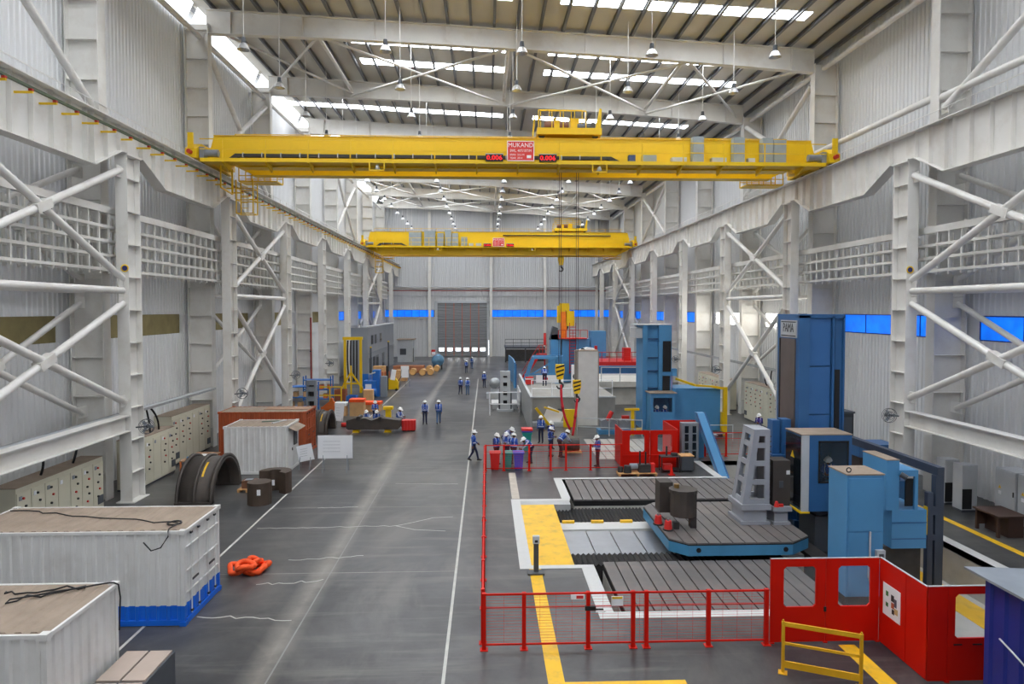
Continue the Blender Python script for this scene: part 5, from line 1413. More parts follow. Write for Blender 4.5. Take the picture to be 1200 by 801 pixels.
P('spindle_boxes', BLUED, lambda b: (b.box(11.45, 11.75, 26.8, 27.3, 2.8, 4.15), b.box(11.8, 12.15, 26.7, 27.2, 2.8, 4.2), b.box(11.4, 12.2, 26.6, 27.4, 2.3, 2.8)))
kx0, kx1, ky0, ky1, kz0, kz1 = 11.62, 13.5, 24.6, 25.95, 1.12, 3.95
K = P('cabin', BLUED, lambda b: (b.box(kx0 + .03, kx1 - .1, ky0 + .06, ky1 - .06, kz0, kz0 + .5), b.box(kx0 + .03, kx1, ky0, ky1, kz1 - .25, kz1), b.box(kx0 + .27, kx0 + .66, ky0, ky0 + .06, 2.22, kz1 - .25), b.box(kx1 - .1, kx1, ky0 + .06, ky1, kz0, kz1 - .25), b.box(kx1 - .16, kx1, ky0, ky0 + .06, 2.22, kz1 - .25), b.box(kx0 + .27, kx1, ky0, ky0 + .06, kz0, 2.22), b.box(kx0 + .27, kx1 - .1, ky1 - .06, ky1, kz0, kz1 - .25)))
P('cabin_roof', TAN, lambda b: b.box(kx0 - .02, kx1 + .02, ky0 - .02, ky1 + .02, kz1, kz1 + .04), K)
P('corner_strip', LGREY, lambda b: b.box(kx0, kx0 + .27, ky0 - .02, ky0 + .06, kz0, kz1), K)
P('side_window', GLASSD, lambda b: b.box(kx0, kx0 + .03, ky0 + .08, ky1, kz0 + .1, kz1 - .08), K)
P('front_window', glass('cab_glass', (90, 100, 104), .2), lambda b: b.box(kx0 + .66, kx1 - .16, ky0 + .01, ky0 + .03, 2.22, kz1 - .25), K)
P('window_frame', BLACK, lambda b: (b.box(kx0 + .62, kx1 - .12, ky0 - .02, ky0, 2.17, 2.23), b.box(kx0 + .62, kx1 - .12, ky0 - .02, ky0, 3.68, 3.74), b.box(kx0 + .62, kx0 + .68, ky0 - .02, ky0, 2.17, 3.74), b.box(kx1 - .18, kx1 - .12, ky0 - .02, ky0, 2.17, 3.74)), K)
P('safety_edge', YELLOW, lambda b: b.box(kx0 - .06, kx0 + .3, ky0 - .05, ky1, kz0 - .06, kz0), K)
P('warning_triangle', YELLOW, lambda b: b.prism([(25.2, 3.0), (25.5, 3.0), (25.35, 3.25)], 'x', kx0 - .015, kx0 - .005), K)
P('cabin_bracket', DKGREY, lambda b: (b.box(12.5, 13.3, 25.9, 26.5, 1.2, 2.2), b.box(12.4, 13.4, 25.0, 26.4, .85, 1.06)))
P('pedestal_dark', DKGREY, lambda b: b.box(12.3, 14.0, 24.9, 26.2, -.5, .85))
# electrical cabinet in front
r = thing('electrical_cabinet', 'tall light-blue electrical cabinet with dusty top behind the red guard', 'cabinet', (11.4, 20.5, PITZ)); P = PF(r)
P('body', BLUE, lambda b: b.box(10.85, 11.98, 20.0, 21.1, -.1, 3.6)); P('dusty_top', TAN, lambda b: b.box(10.83, 12.0, 19.98, 21.12, 3.6, 3.64)); P('door', BLUE, lambda b: b.box(10.9, 11.93, 19.975, 20.0, 1.9, 3.5)); P('door', BLUE, lambda b: b.box(10.9, 11.93, 19.975, 20.0, .0, 1.86)); P('lifting_eye', DARK, lambda b: b.tube([(11.0 + .07 * math.cos(t), 20.2, 3.72 + .07 * math.sin(t)) for t in [2 * PI * k / 10 for k in range(11)]], .018, 6)); P('conduit', LGREY, lambda b: b.cyl((11.55, 19.94, .4), (11.55, 19.94, 1.9), .03)); P('plinth', DARK, lambda b: b.box(10.85, 11.98, 20.05, 21.1, PITZ, -.1)); P('meter_box', LGREY, lambda b: b.box(11.72, 11.98, 19.85, 19.97, .95, 1.35)); P('meter_face', DKGREY, lambda b: b.box(11.78, 11.92, 19.84, 19.85, 1.1, 1.25)); P('junction_box', LGREY, lambda b: b.box(11.5, 11.75, 19.86, 19.97, .5, .95))
r = thing('hydraulic_unit', 'light-blue hydraulic unit with open cab beside the electrical cabinet', 'machine', (13.2, 22, PITZ)); P = PF(r)
P('tank', BLUE, lambda b: b.box(13.1, 14.25, 21.4, 22.8, .85, 2.1)); P('tank_seam', BLUED, lambda b: (b.box(13.1, 14.26, 21.385, 21.4, 1.15, 1.18), b.box(13.1, 14.26, 21.385, 21.4, 1.68, 1.71))); P('top_box', BLUE, lambda b: b.box(12.9, 13.32, 21.4, 22.8, 2.1, 3.72)); P('top_dust', TAN, lambda b: b.box(12.89, 13.33, 21.39, 22.81, 3.72, 3.75)); P('cab_frame', BLUE, lambda b: (b.box(13.3, 13.95, 21.4, 22.8, 3.2, 3.4), b.box(13.85, 13.95, 21.4, 21.5, 2.1, 3.2), b.box(13.85, 13.95, 22.7, 22.8, 2.1, 3.2), b.box(13.3, 13.95, 22.7, 22.8, 2.1, 3.2))); P('support', DARK, lambda b: b.box(12.4, 14.2, 21.6, 22.6, PITZ, .85)); P('work_lamp', DKGREY, lambda b: b.cyl((13.3, 21.3, 3.3), (13.45, 21.2, 3.2), .09)); P('screen', BLACK, lambda b: b.box(13.6, 13.85, 21.5, 21.55, 2.2, 3.1)); P('operator_step', DKGREY, lambda b: b.box(13.2, 14.2, 22.85, 23.6, PITZ, .82))
r = thing('chain_guard', 'long dark guard beam on posts beside the boring machine', 'guard', (16.0, 26, PITZ)); P = PF(r)
GRD = mat('guard_slate', (62, 72, 90), .5)
P('top_beam', GRD, lambda b: b.box(15.95, 16.2, 23.4, 31.5, 2.7, 3.0)); P('post', GRD, lambda b: b.box(15.9, 16.2, 23.4, 23.65, PITZ, 2.7)); P('post', GRD, lambda b: b.box(15.9, 16.2, 31.2, 31.5, PITZ, 2.7)); P('inner_post', GRD, lambda b: b.box(15.62, 15.82, 23.4, 23.6, PITZ, 2.1)); P('tie_plate', GRD, lambda b: (b.box(15.82, 15.9, 23.4, 23.6, 1.3, 1.6), b.box(15.82, 15.9, 23.4, 23.6, .4, .6))); P('lower_beam', GRD, lambda b: b.box(16.0, 16.15, 23.65, 31.2, .6, .8)); P('yellow_edge', YELLOW, lambda b: b.box(15.6, 15.62, 23.4, 23.6, .6, 1.6))

# ---- red panel guard with windows
r = thing('panel_guard', 'tall red panel guard with windows and a poster, beside the yellow barrier', 'guard', (9.4, 16.5, 0)); P = PF(r)
def win_panel(par, p0, p1, h, win, thick=.05):
    """upright panel from p0 to p1 with rounded-rectangle windows [(a0,a1,z0,z1)] along its length"""
    d = Vector((p1[0] - p0[0], p1[1] - p0[1], 0)); L = d.length; d.normalize()
    nrm = Vector((-d.y, d.x, 0)) * thick
    def q(b, a0, a1, z0, z1):
        A = Vector((p0[0], p0[1], 0)) + d * a0; B = Vector((p0[0], p0[1], 0)) + d * a1
        vs = [(A.x, A.y, z0), (B.x, B.y, z0), (B.x + nrm.x, B.y + nrm.y, z0), (A.x + nrm.x, A.y + nrm.y, z0)]
        b.add(vs + [(x, y, z1) for x, y, _ in vs], [(0, 3, 2, 1), (4, 5, 6, 7), (0, 1, 5, 4), (1, 2, 6, 5), (2, 3, 7, 6), (3, 0, 4, 7)])
    b = MB()
    if not win: q(b, 0, L, .03, h)
    else:
        z0, z1 = win[0][2], win[0][3]
        q(b, 0, L, .03, z0); q(b, 0, L, z1, h)
        e = [0] + [v for w in win for v in w[:2]] + [L]
        for a, c in zip(e[0::2], e[1::2]): q(b, a, c, z0, z1)
        for w in win:                                   # rounded corners
            for (a, s1) in ((w[0], 1), (w[1], -1)):
                for (z, s2) in ((z0, 1), (z1, -1)):
                    A = Vector((p0[0], p0[1], 0)) + d * a
                    E = d * (.07 * s1)
                    pts = [(A.x, A.y, z), (A.x + E.x, A.y + E.y, z), (A.x, A.y, z + .07 * s2)]
                    vs = pts + [(x + nrm.x, y + nrm.y, zz) for x, y, zz in pts]
                    b.add(vs, [(0, 1, 2), (5, 4, 3), (1, 0, 3, 4), (2, 1, 4, 5), (0, 2, 5, 3)])
    pan = b.build('panel', RED, par)
    for w in win:
        bb = MB(); m2 = nrm * .5
        A = Vector((p0[0], p0[1], 0)) + d * w[0] + m2; B = Vector((p0[0], p0[1], 0)) + d * w[1] + m2
        bb.add([(A.x, A.y, w[2]), (B.x, B.y, w[2]), (B.x, B.y, w[3]), (A.x, A.y, w[3])], [(0, 1, 2, 3)])
        bb.build('window_pane', glass('guard_polycarbonate', (225, 235, 240), .12), pan)
    return pan
def foot(x, y): P('foot', RED, lambda b: b.box(x - .05, x + .05, y - .03, y + .08, 0, .03))
win_panel(r, (7.29, 17.05), (8.72, 17.05), 2.19, [(.34, 1.18, .94, 1.99)]); win_panel(r, (8.74, 17.05), (10.13, 17.05), 2.19, [(.32, 1.16, .94, 1.99)])
win_panel(r, (10.14, 17.05), (10.14, 15.95), 2.2, []); win_panel(r, (10.14, 15.93), (10.14, 15.12), 2.2, [])
win_panel(r, (10.14, 15.1), (10.6, 15.1), 2.23, []); win_panel(r, (10.61, 15.1), (11.95, 15.1), 2.23, [(.17, .98, 1.02, 2.05)])
for x, y in ((7.34, 17.05), (8.73, 17.05), (10.1, 17.05), (10.6, 15.1), (11.9, 15.1)): foot(x, y)
P('top_trim', LGREY, lambda b: (b.box(7.29, 10.14, 17.05, 17.1, 2.19, 2.205), b.box(10.14, 10.19, 15.12, 17.05, 2.2, 2.215), b.box(10.14, 11.95, 15.1, 15.15, 2.23, 2.245)))
P('panel_latch', BLACK, lambda b: b.box(8.68, 8.74, 17.02, 17.05, .82, .94)); P('panel_label', BLACK, lambda b: (b.box(10.75, 10.95, 15.09, 15.1, .86, .89), b.box(11.2, 11.42, 15.09, 15.1, .86, .89)))
o = thing('poster', 'white safety poster with coloured pictures taped to the red guard', 'poster', (10.13, 16.5, 1.2)); P = PF(o)
P('sheet', PAPER, lambda b: b.box(10.125, 10.138, 16.14, 16.86, .85, 1.65))
for y, z, w, h, m in ((16.68, 1.42, .1, .12, mat('poster_green', (60, 120, 60))), (16.68, 1.14, .1, .1, MATS['poster_green']), (16.45, 1.38, .12, .16, TEXTK), (16.33, 1.3, .1, .2, mat('poster_slate', (90, 84, 100))), (16.44, 1.2, .12, .14, mat('poster_rust', (170, 90, 60))), (16.3, 1.1, .14, .14, mat('poster_sand', (200, 170, 120))), (16.42, 1.05, .1, .12, TEXTK)):
    P('printed_picture', m, lambda b: b.box(10.12, 10.125, y - w / 2, y + w / 2, z - h / 2, z + h / 2))
# yellow barrier
r = thing('tube_barrier', 'yellow three-rail tubular barrier in front of the red panel guard', 'barrier', (7.7, 15.3, 0)); P = PF(r)
a, c = Vector((7.0, 15.64, 0)), Vector((8.5, 14.95, 0))
YB2 = mat('barrier_yellow', (226, 170, 26), .5)
for p in (a, c):
    P('post', YB2, lambda b: b.bar(p, p + Vector((0, 0, 1.24)), .06)); P('base_plate', YB2, lambda b: b.cbox((p.x, p.y, .01), (.2, .2, .02), -.43)); P('post_knob', YB2, lambda b: b.cyl(p + Vector((0, 0, 1.24)), p + Vector((0, 0, 1.28)), .02))
for z, w in ((1.18, .1), (.72, .06), (.22, .16)): P('rail', YB2, lambda b: b.bar(a + Vector((0, 0, z)), c + Vector((0, 0, z)), .04, w))

# ---- red mesh fence
def mesh_fence(label, pts_posts, y, group=None, signs=False, along='x', h=1.43):
    r = thing('mesh_fence', label, 'fence', (pts_posts[0] if along == 'x' else y, y if along == 'x' else pts_posts[0], 0), 0, group); P = PF(r)
    def V3(a, o=0, z=0): return (a, y + o, z) if along == 'x' else (y + o, a, z)
    for a in pts_posts:
        P('post', RED, lambda b: b.bar(V3(a), V3(a, 0, h + .02), .1)); P('base_plate', RED, lambda b: b.cbox(V3(a, 0, .008), (.2, .2, .016)))
    for a, c in zip(pts_posts[:-1], pts_posts[1:]):
        pn = P('top_rail', RED, lambda b: b.bar(V3(a, 0, h - .02), V3(c, 0, h - .02), .045)); P('mid_rail', RED, lambda b: b.bar(V3(a, 0, h - .36), V3(c, 0, h - .36), .022)); P('bottom_rail', RED, lambda b: b.bar(V3(a, 0, .13), V3(c, 0, .13), .04))
        def wires(b):
            z = .2
            while z < h - .1:
                b.bar(V3(a, .01, z), V3(c, .01, z), .0045); z += .075 if along == 'x' else .15
            n = max(2, int((c - a) / .35))
            for k in range(1, n): b.bar(V3(a + (c - a) * k / n, .012, .13), V3(a + (c - a) * k / n, .012, h - .02), .0045)
        w = P('wire_mesh', RED, wires, pn); w['kind'] = 'stuff'
    return r
f1 = mesh_fence('red mesh fence panels with a latch gate in front of the slotted plate', [-.07, .94, 2.57, 3.72, 4.06, 5.66, 7.16], 17.0)
P = PF(f1)
P('gate_latch', BLACK, lambda b: (b.box(2.48, 2.75, 16.9, 16.98, 1.0, 1.1), b.box(2.7, 2.95, 16.92, 16.96, 1.0, 1.03))); P('latch_tape', PAPER, lambda b: b.box(2.75, 3.0, 16.9, 16.92, .95, .99))
s1 = P('fence_sign', PAPER, lambda b: b.box(2.12, 2.47, 16.93, 16.95, 1.28, 1.4)); P('sign_band', BINRED, lambda b: b.box(2.26, 2.44, 16.925, 16.93, 1.3, 1.38), s1)
s2 = P('fence_sign', PAPER, lambda b: b.box(3.15, 3.45, 16.93, 16.95, 1.1, 1.34)); P('sign_band', YELLOW, lambda b: b.box(3.17, 3.43, 16.925, 16.93, 1.28, 1.33), s2)
mesh_fence('red mesh fence along the aisle beside the yellow bollard line', [17.35 + 18.4 * k / 9 for k in range(10)], -.1, None, False, 'y', 1.4)
mesh_fence('red mesh fence behind the waste bins and the pit', [-.05, .92, 2.27, 3.42, 4.24, 5.56, 7.2], 36.1, None, False, 'x', 1.38)
# bollard
r = thing('display_bollard', 'dark slim bollard with a white display head on the yellow line', 'bollard', (1.6, 21.95, 0)); P = PF(r)
P('post', DKGREY, lambda b: b.box(1.53, 1.69, 21.9, 22.0, .06, 1.0)); P('head', LGREY, lambda b: b.prism([(21.85, 1.0), (22.05, 1.0), (22.05, 1.22), (21.9, 1.22)], 'x', 1.5, 1.72)); P('screen', BLACK, lambda b: b.box(1.56, 1.66, 21.84, 21.85, 1.04, 1.12)); P('base', DKGREY, lambda b: b.box(1.33, 1.87, 21.75, 22.1, 0, .06))
# navy booth at the right edge
r = thing('sheet_booth', 'navy-blue corrugated booth with an overhanging grey roof sheet', 'booth', (11.8, 12.8, 0)); P = PF(r)
P('side_sheet', NAVY, lambda b: b.sheet('y', 10.4, 14.1, 10.75, .05, 2.8, .42, .05, -1)); P('back_sheet', NAVY, lambda b: b.sheet('x', 10.75, 13.2, 14.1, .05, 2.8, .42, .05, 1)); P('front_sheet', NAVY, lambda b: b.sheet('x', 10.75, 13.2, 10.4, .05, 2.8, .42, .05, -1)); P('far_sheet', NAVY, lambda b: b.sheet('y', 10.4, 14.1, 13.2, .05, 2.8, .42, .05, 1)); P('corner_post', NAVY, lambda b: [b.box(x - .04, x + .04, y - .04, y + .04, 0, 2.82) for x in (10.77, 13.18) for y in (10.42, 14.08)])
P('roof_sheet', mat('booth_roof', (148, 156, 164), .4, .2), lambda b: b.prism([(10.45, 2.92), (13.6, 2.78), (13.6, 2.82), (10.45, 2.97)], 'y', 10.1, 14.4)); P('hem_rope', PAPER, lambda b: b.tube(bez((10.66, 13.6, 1.75), (10.66, 12.9, 1.55), (10.66, 12.0, 1.15)), .02))

# ================================================================== MIDDLE: SMALL RED BOOTH AND TOOLS
r = thing('panel_booth', 'small red booth with two windows beside the grey glazed shelf', 'booth', (8.9, 37.5, 0)); P = PF(r)
win_panel(r, (7.3, 36.35), (8.8, 36.35), 2.06, [(.42, 1.22, .9, 1.85)]); win_panel(r, (8.82, 36.35), (10.35, 36.35), 2.06, [(.42, 1.2, .9, 1.85)])
win_panel(r, (10.36, 36.35), (10.36, 39.4), 2.1, [(.6, 1.3, .9, 1.85)]); win_panel(r, (10.38, 39.4), (12.4, 39.4), 2.1, []); win_panel(r, (7.35, 36.4), (7.35, 38.4), 2.06, [])
P('mid_rail', RED, lambda b: b.box(7.3, 10.35, 36.31, 36.35, .68, .74)); P('stile', RED, lambda b: [b.box(x, x + .06, 36.3, 36.35, .03, 2.06) for x in (7.3, 8.72, 8.84, 10.28)]); [P('foot', RED, lambda b: b.box(x, x + .1, 36.3, 36.45, 0, .03)) for x in (7.35, 10.2)]
r = thing('glazed_shelf', 'grey two-door glazed shelf cabinet beside the small red booth', 'cabinet', (11.5, 38.2, 0)); P = PF(r)
P('carcass', GREY, lambda b: (b.box(11.05, 12.0, 38.0, 38.5, 0, .1), b.box(11.05, 12.0, 38.0, 38.5, 2.06, 2.16), b.box(11.05, 11.12, 38.0, 38.5, .1, 2.06), b.box(11.93, 12.0, 38.0, 38.5, .1, 2.06), b.box(11.49, 11.56, 38.0, 38.5, .1, 2.06), b.box(11.05, 12.0, 38.46, 38.5, .1, 2.06)))
for z in (.45, .9, 1.3, 1.7): P('shelf', GREY, lambda b: b.box(11.1, 11.95, 38.05, 38.45, z, z + .04))
for x in (11.12, 11.56):
    d = P('door_frame', GREY, lambda b: (b.box(x, x + .07, 37.97, 38.0, .1, 2.06), b.box(x + .3, x + .37, 37.97, 38.0, .1, 2.06), [b.box(x, x + .37, 37.97, 38.0, z, z + .06) for z in (.1, .58, 1.06, 1.54, 2.0)]))
    P('glass_panel', GLASSD, lambda b: b.box(x + .05, x + .32, 37.985, 37.99, .15, 2.0), d)
r = thing('tool_trolley', 'dark steel tool trolley with timber top before the small red booth', 'trolley', (10.2, 35.7, 0)); P = PF(r)
P('top', WOOD, lambda b: b.box(10.25, 10.95, 35.4, 36.1, .82, .87)); P('cabinet', DKGREY, lambda b: b.box(10.27, 10.93, 35.42, 36.08, .08, .82)); P('side_table', DARK, lambda b: (b.box(9.2, 10.2, 35.35, 35.95, .8, .84), b.box(9.2, 10.2, 35.35, 35.95, .1, .14))); [P('leg', DARK, lambda b: b.box(x, x + .05, y, y + .05, 0, .8)) for x in (9.2, 10.15) for y in (35.35, 35.9)]; P('clamp', DARK, lambda b: (b.box(9.5, 9.58, 35.6, 35.7, .84, 1.35), b.box(9.8, 10.1, 35.5, 35.8, .84, .98))); P('bin_tray', BINRED, lambda b: b.box(9.35, 9.8, 35.4, 35.8, .14, .4)); P('castor', BLACK, lambda b: [b.cyl((x, y, .04), (x + .03, y, .04), .04) for x in (10.35, 10.8) for y in (35.5, 36.0)])
pallet('timber pallet loaded with dark machine parts before the small red booth', 7.8, 35.0, 2.0, .75)
r = thing('machine_parts', 'heap of dark machine parts with upright rods on the loaded pallet', 'parts', (7.8, 35.0, .135)); P = PF(r)
P('gear_lump', DARK, lambda b: (b.cyl((6.95, 35.0, .14), (6.95, 35.0, .42), .14), b.cyl((7.3, 34.9, .14), (7.3, 34.9, .5), .22, .18, 12))); P('motor', GREY, lambda b: b.cyl((7.45, 35.05, .42), (7.85, 35.05, .42), .16, n=12)); P('gear_case', DARK, lambda b: b.box(7.9, 8.5, 34.8, 35.2, .14, .55)); P('rod', BLACK, lambda b: b.box(7.92, 7.99, 34.9, 34.97, .5, 1.25)); P('rod', BLACK, lambda b: b.box(8.22, 8.29, 34.9, 34.97, .5, 1.2)); P('red_part', BINRED, lambda b: b.box(8.52, 8.72, 34.8, 35.15, .14, .6))
r = thing('traffic_cone', 'small red traffic cone beside the tool trolley', 'cone', (9.6, 34.85, 0)); P = PF(r); P('cone', RED, lambda b: b.cyl((9.6, 34.85, .03), (9.6, 34.85, .45), .11, .03)); P('base', RED, lambda b: b.box(9.44, 9.76, 34.7, 35.0, 0, .03))
r = thing('chip_conveyor', 'sloping light-blue chip conveyor rising from the pit edge', 'conveyor', (12.4, 36, PITZ)); P = PF(r)
P('trough', BLUE, lambda b: b.prism([(34.7, -.35), (35.1, -.35), (39.3, 2.25), (39.3, 2.6), (38.9, 2.6)], 'x', 12.15, 12.62)); P('side_lip', BLUED, lambda b: (b.prism([(34.65, -.3), (34.8, -.3), (39.0, 2.62), (38.8, 2.62)], 'x', 12.12, 12.16), b.prism([(34.65, -.3), (34.8, -.3), (39.0, 2.62), (38.8, 2.62)], 'x', 12.6, 12.65))); P('sump_foot', DARK, lambda b: b.box(12.15, 12.62, 34.8, 35.3, PITZ, -.3)); P('head_leg', BLUE, lambda b: b.box(12.2, 12.6, 38.9, 39.1, 0, 2.3))
# low wall and red/white rail beyond the conveyor
mesh_fence('short red rail fence beyond the chip conveyor', [12.75, 14.0, 16.2], 39.2, None, False, 'x', 1.4)
r = thing('waste_drum', 'dull lilac plastic drum bin beyond the chip conveyor', 'bin', (13.3, 40.2, 0)); P = PF(r); P('body', mat('lilac_plastic', (136, 138, 168), .5), lambda b: b.box(13.0, 13.7, 39.9, 40.5, 0, 1.05)); P('lid', GREY, lambda b: b.box(12.95, 13.75, 39.85, 40.55, 1.05, 1.12))
# waste bins behind the fence
def bin_(label, x, y, m, z=0.0, h=.95, lid=None):
    r = thing('waste_bin', label, 'bin', (x, y, z), 0, 'waste bins by the red fence' if h < 1 else None); P = PF(r)
    P('body', m, lambda b: b.add([(x - .21, y - .24, z + .06), (x + .21, y - .24, z + .06), (x + .21, y + .24, z + .06), (x - .21, y + .24, z + .06), (x - .26, y - .29, z + h - .1), (x + .26, y - .29, z + h - .1), (x + .26, y + .29, z + h - .1), (x - .26, y + .29, z + h - .1)], [(0, 3, 2, 1), (4, 5, 6, 7), (0, 1, 5, 4), (1, 2, 6, 5), (2, 3, 7, 6), (3, 0, 4, 7)]))
    P('lid', lid or m, lambda b: b.prism([(y - .33, z + h - .1), (y + .33, z + h - .1), (y + .33, z + h - .02), (y, z + h + .03), (y - .33, z + h - .03)], 'x', x - .3, x + .3)); P('wheel', BLACK, lambda b: (b.cyl((x - .22, y + .26, z + .08), (x - .17, y + .26, z + .08), .08), b.cyl((x + .17, y + .26, z + .08), (x + .22, y + .26, z + .08), .08))); P('handle', m, lambda b: b.bar((x - .2, y + .34, z + h - .12), (x + .2, y + .34, z + h - .12), .03))
    P('foot', m, lambda b: b.box(x - .2, x + .2, y - .22, y - .1, z, z + .06))
bin_('red lidded waste bin standing behind the red mesh fence', .45, 36.55, BINRED); bin_('green lidded waste bin between the red and the blue one', 1.1, 36.55, GREEN); bin_('blue lidded waste bin standing behind the red mesh fence', 1.72, 36.55, BINBLUE)
bin_('tall green bin topped by red and blue lids, away from the fence', 2.45, 41.2, GREEN, 0, 1.15)
o = thing('bin_lids', 'red and blue spare lids stacked on the tall green bin', 'lids', (2.45, 41.2, 1.18)); P = PF(o); P('blue_lid', BINBLUE, lambda b: b.box(2.13, 2.77, 40.87, 41.53, 1.185, 1.26)); P('red_lid', BINRED, lambda b: b.box(2.12, 2.78, 40.86, 41.54, 1.26, 1.38))

# second blue boring machine further down
r = thing('boring_machine', 'blue boring machine column with ladder-like recess and wide blue housing', 'machine', (12.0, 47.5, 0)); P = PF(r)
X0, X1, Y0, Y1, T = 10.75, 12.75, 46.5, 48.6, 7.45
P('column', BLUE, lambda b: (b.box(X0, X0 + .34, Y0, Y1, 0, T), b.box(X0 + .34, X0 + 1.1, Y0 + .3, Y1, 0, T), b.box(X0 + 1.1, X1, Y0, Y1, 0, T), b.box(X0, X1, Y0, Y1, T, T + .05)))
for z in (.9, 2.0, 3.1, 4.3, 5.2, 6.5): P('recess_rib', mat('rib_navy', (44, 84, 128), .5), lambda b: b.box(X0 + .34, X0 + 1.1, Y0 + .12, Y0 + .3, z, z + .09))
P('light_edge', BLUE, lambda b: b.box(X0 + .05, X0 + .3, Y0 - .02, Y0, 0, T)); P('top_cap', LGREY, lambda b: b.box(X0 - .4, X1, Y0 - .05, Y1, T + .05, T + .1)); P('bellows', BLACK, lambda b: b.box(X1 - .62, X1 - .05, Y0 - .05, Y0, 4.3, 6.4)); P('bellows', BLACK, lambda b: b.box(X1 - .62, X1 - .12, Y0 - .05, Y0, 2.3, 4.0)); P('side_platform', LGREY, lambda b: b.box(X0 - .45, X0, Y0 + .2, Y1, 6.6, 7.3)); P('spindle_bracket', BLUE, lambda b: b.box(X1, X1 + .35, Y0 - .1, Y0 + .4, 4.0, 4.5)); P('lilac_strip', mat('strip_lilac', (150, 150, 190)), lambda b: b.box(X1 - .05, X1 + .06, Y0 - .06, Y0, 2.6, 4.0))
K = P('cabin', BLUE, lambda b: (b.box(11.0, 12.65, 45.2, 45.26, .3, 1.7), b.box(11.0, 12.65, 45.2, 46.4, 2.65, 2.95), b.box(11.0, 11.12, 45.26, 46.4, .3, 2.65), b.box(12.53, 12.65, 45.26, 46.4, .3, 2.65), b.box(11.0, 11.18, 45.2, 45.26, 1.7, 2.65), b.box(12.45, 12.65, 45.2, 45.26, 1.7, 2.65), b.box(11.12, 12.53, 46.3, 46.4, .3, 2.65))); P('cabin_window', glass('cab_glass2', (60, 66, 72), .15), lambda b: b.box(11.18, 12.45, 45.22, 45.24, 1.7, 2.65), K); P('cabin_roof', TAN, lambda b: b.box(10.9, 12.75, 45.1, 46.45, 2.95, 3.0), K)
P('housing', BLUE, lambda b: b.box(12.75, 16.0, 46.0, 48.2, .2, 3.2)); P('housing_panel', BLUE, lambda b: (b.box(12.85, 14.2, 45.97, 46.0, .3, 3.1), b.box(14.25, 15.9, 45.97, 46.0, .3, 2.6))); P('base', DARK, lambda b: b.box(10.6, 15.9, 45.2, 48.6, 0, .3))
r = thing('jib_post', 'yellow bracket arm and post beside the wide blue housing', 'post', (16.2, 46.3, 0)); P = PF(r)
P('post', YELLOW, lambda b: b.box(16.1, 16.35, 45.6, 45.9, 0, 3.3)); P('arm', YELLOW, lambda b: (b.bar((16.2, 45.75, 3.2), (15.3, 45.7, 3.35), .16), b.bar((13.2, 47.0, 3.75), (14.2, 45.75, 3.42), .14), b.bar((14.2, 45.75, 3.42), (15.3, 45.7, 3.35), .14))); P('control_box', YELLOW, lambda b: b.box(15.95, 16.1, 45.55, 45.85, .3, 1.6))
# white rails in front
def rail_fence(label, pts, h, m=LGREY, z=0.0, mids=2, r_=.03, group=None):
    r = thing('guard_rail', label, 'railing', tuple(pts[0]) + (z,), 0, group); P = PF(r)
    for a, c in zip(pts[:-1], pts[1:]):
        a, c = Vector(a + (0,)), Vector(c + (0,)); L = (c - a).length; n = max(1, int(L / 1.5))
        for k in range(n + 1):
            p = a + (c - a) * k / n; P('post', m, lambda b: b.cyl((p.x, p.y, z), (p.x, p.y, z + h), r_ * 1.2, n=6))
        for q in range(mids): P('rail', m, lambda b: b.cyl((a.x, a.y, z + h * (q + 1) / mids - .03), (c.x, c.y, z + h * (q + 1) / mids - .03), r_, n=6))
    return r
rail_fence('white tubular guard rail before the pale slotted plate', [(6.2, 46.3), (10.4, 45.1)], 1.2)
rail_fence('white tubular guard rail before the wide blue housing', [(12.8, 43.6), (16.0, 43.6)], 1.1)
rail_fence('white tubular guard rail around the windowed grey upright', [(.25, 55.0), (2.75, 55.0), (2.75, 60.0)], 1.9, PAPER, 0, 2, .045)
r = thing('slotted_upright', 'pale grey upright with four dark windows inside the white guard rail', 'upright', (1.6, 57.3, 0)); P = PF(r)
P('frame', LGREY, lambda b: [b.box(1.15, 1.4, 57.1, 57.6, .2, 3.4), b.box(1.75, 2.0, 57.1, 57.6, .2, 3.4)] + [b.box(1.4, 1.75, 57.1, 57.6, z, z + .38) for z in (.2, .95, 1.72, 2.45, 3.0)]); P('back', BLACK, lambda b: b.box(1.16, 1.99, 57.6, 57.65, .2, 3.38)); P('side_plate', DKGREY, lambda b: b.box(1.02, 1.15, 57.2, 57.6, .2, 1.6)); P('side_plate', DKGREY, lambda b: b.box(2.0, 2.13, 57.2, 57.6, .2, 1.6)); P('foot', LGREY, lambda b: b.box(.9, 2.25, 56.9, 57.9, 0, .2))
r = thing('plinth_slab', 'low pale plinth under the windowed grey upright', 'plinth', (1.5, 59.5, 0)); P = PF(r); P('slab', LGREY, lambda b: b.box(.5, 2.6, 58.4, 60.5, 0, .5)); P('edge_lip', KERB, lambda b: b.box(.45, 2.65, 58.35, 60.55, .5, .55))
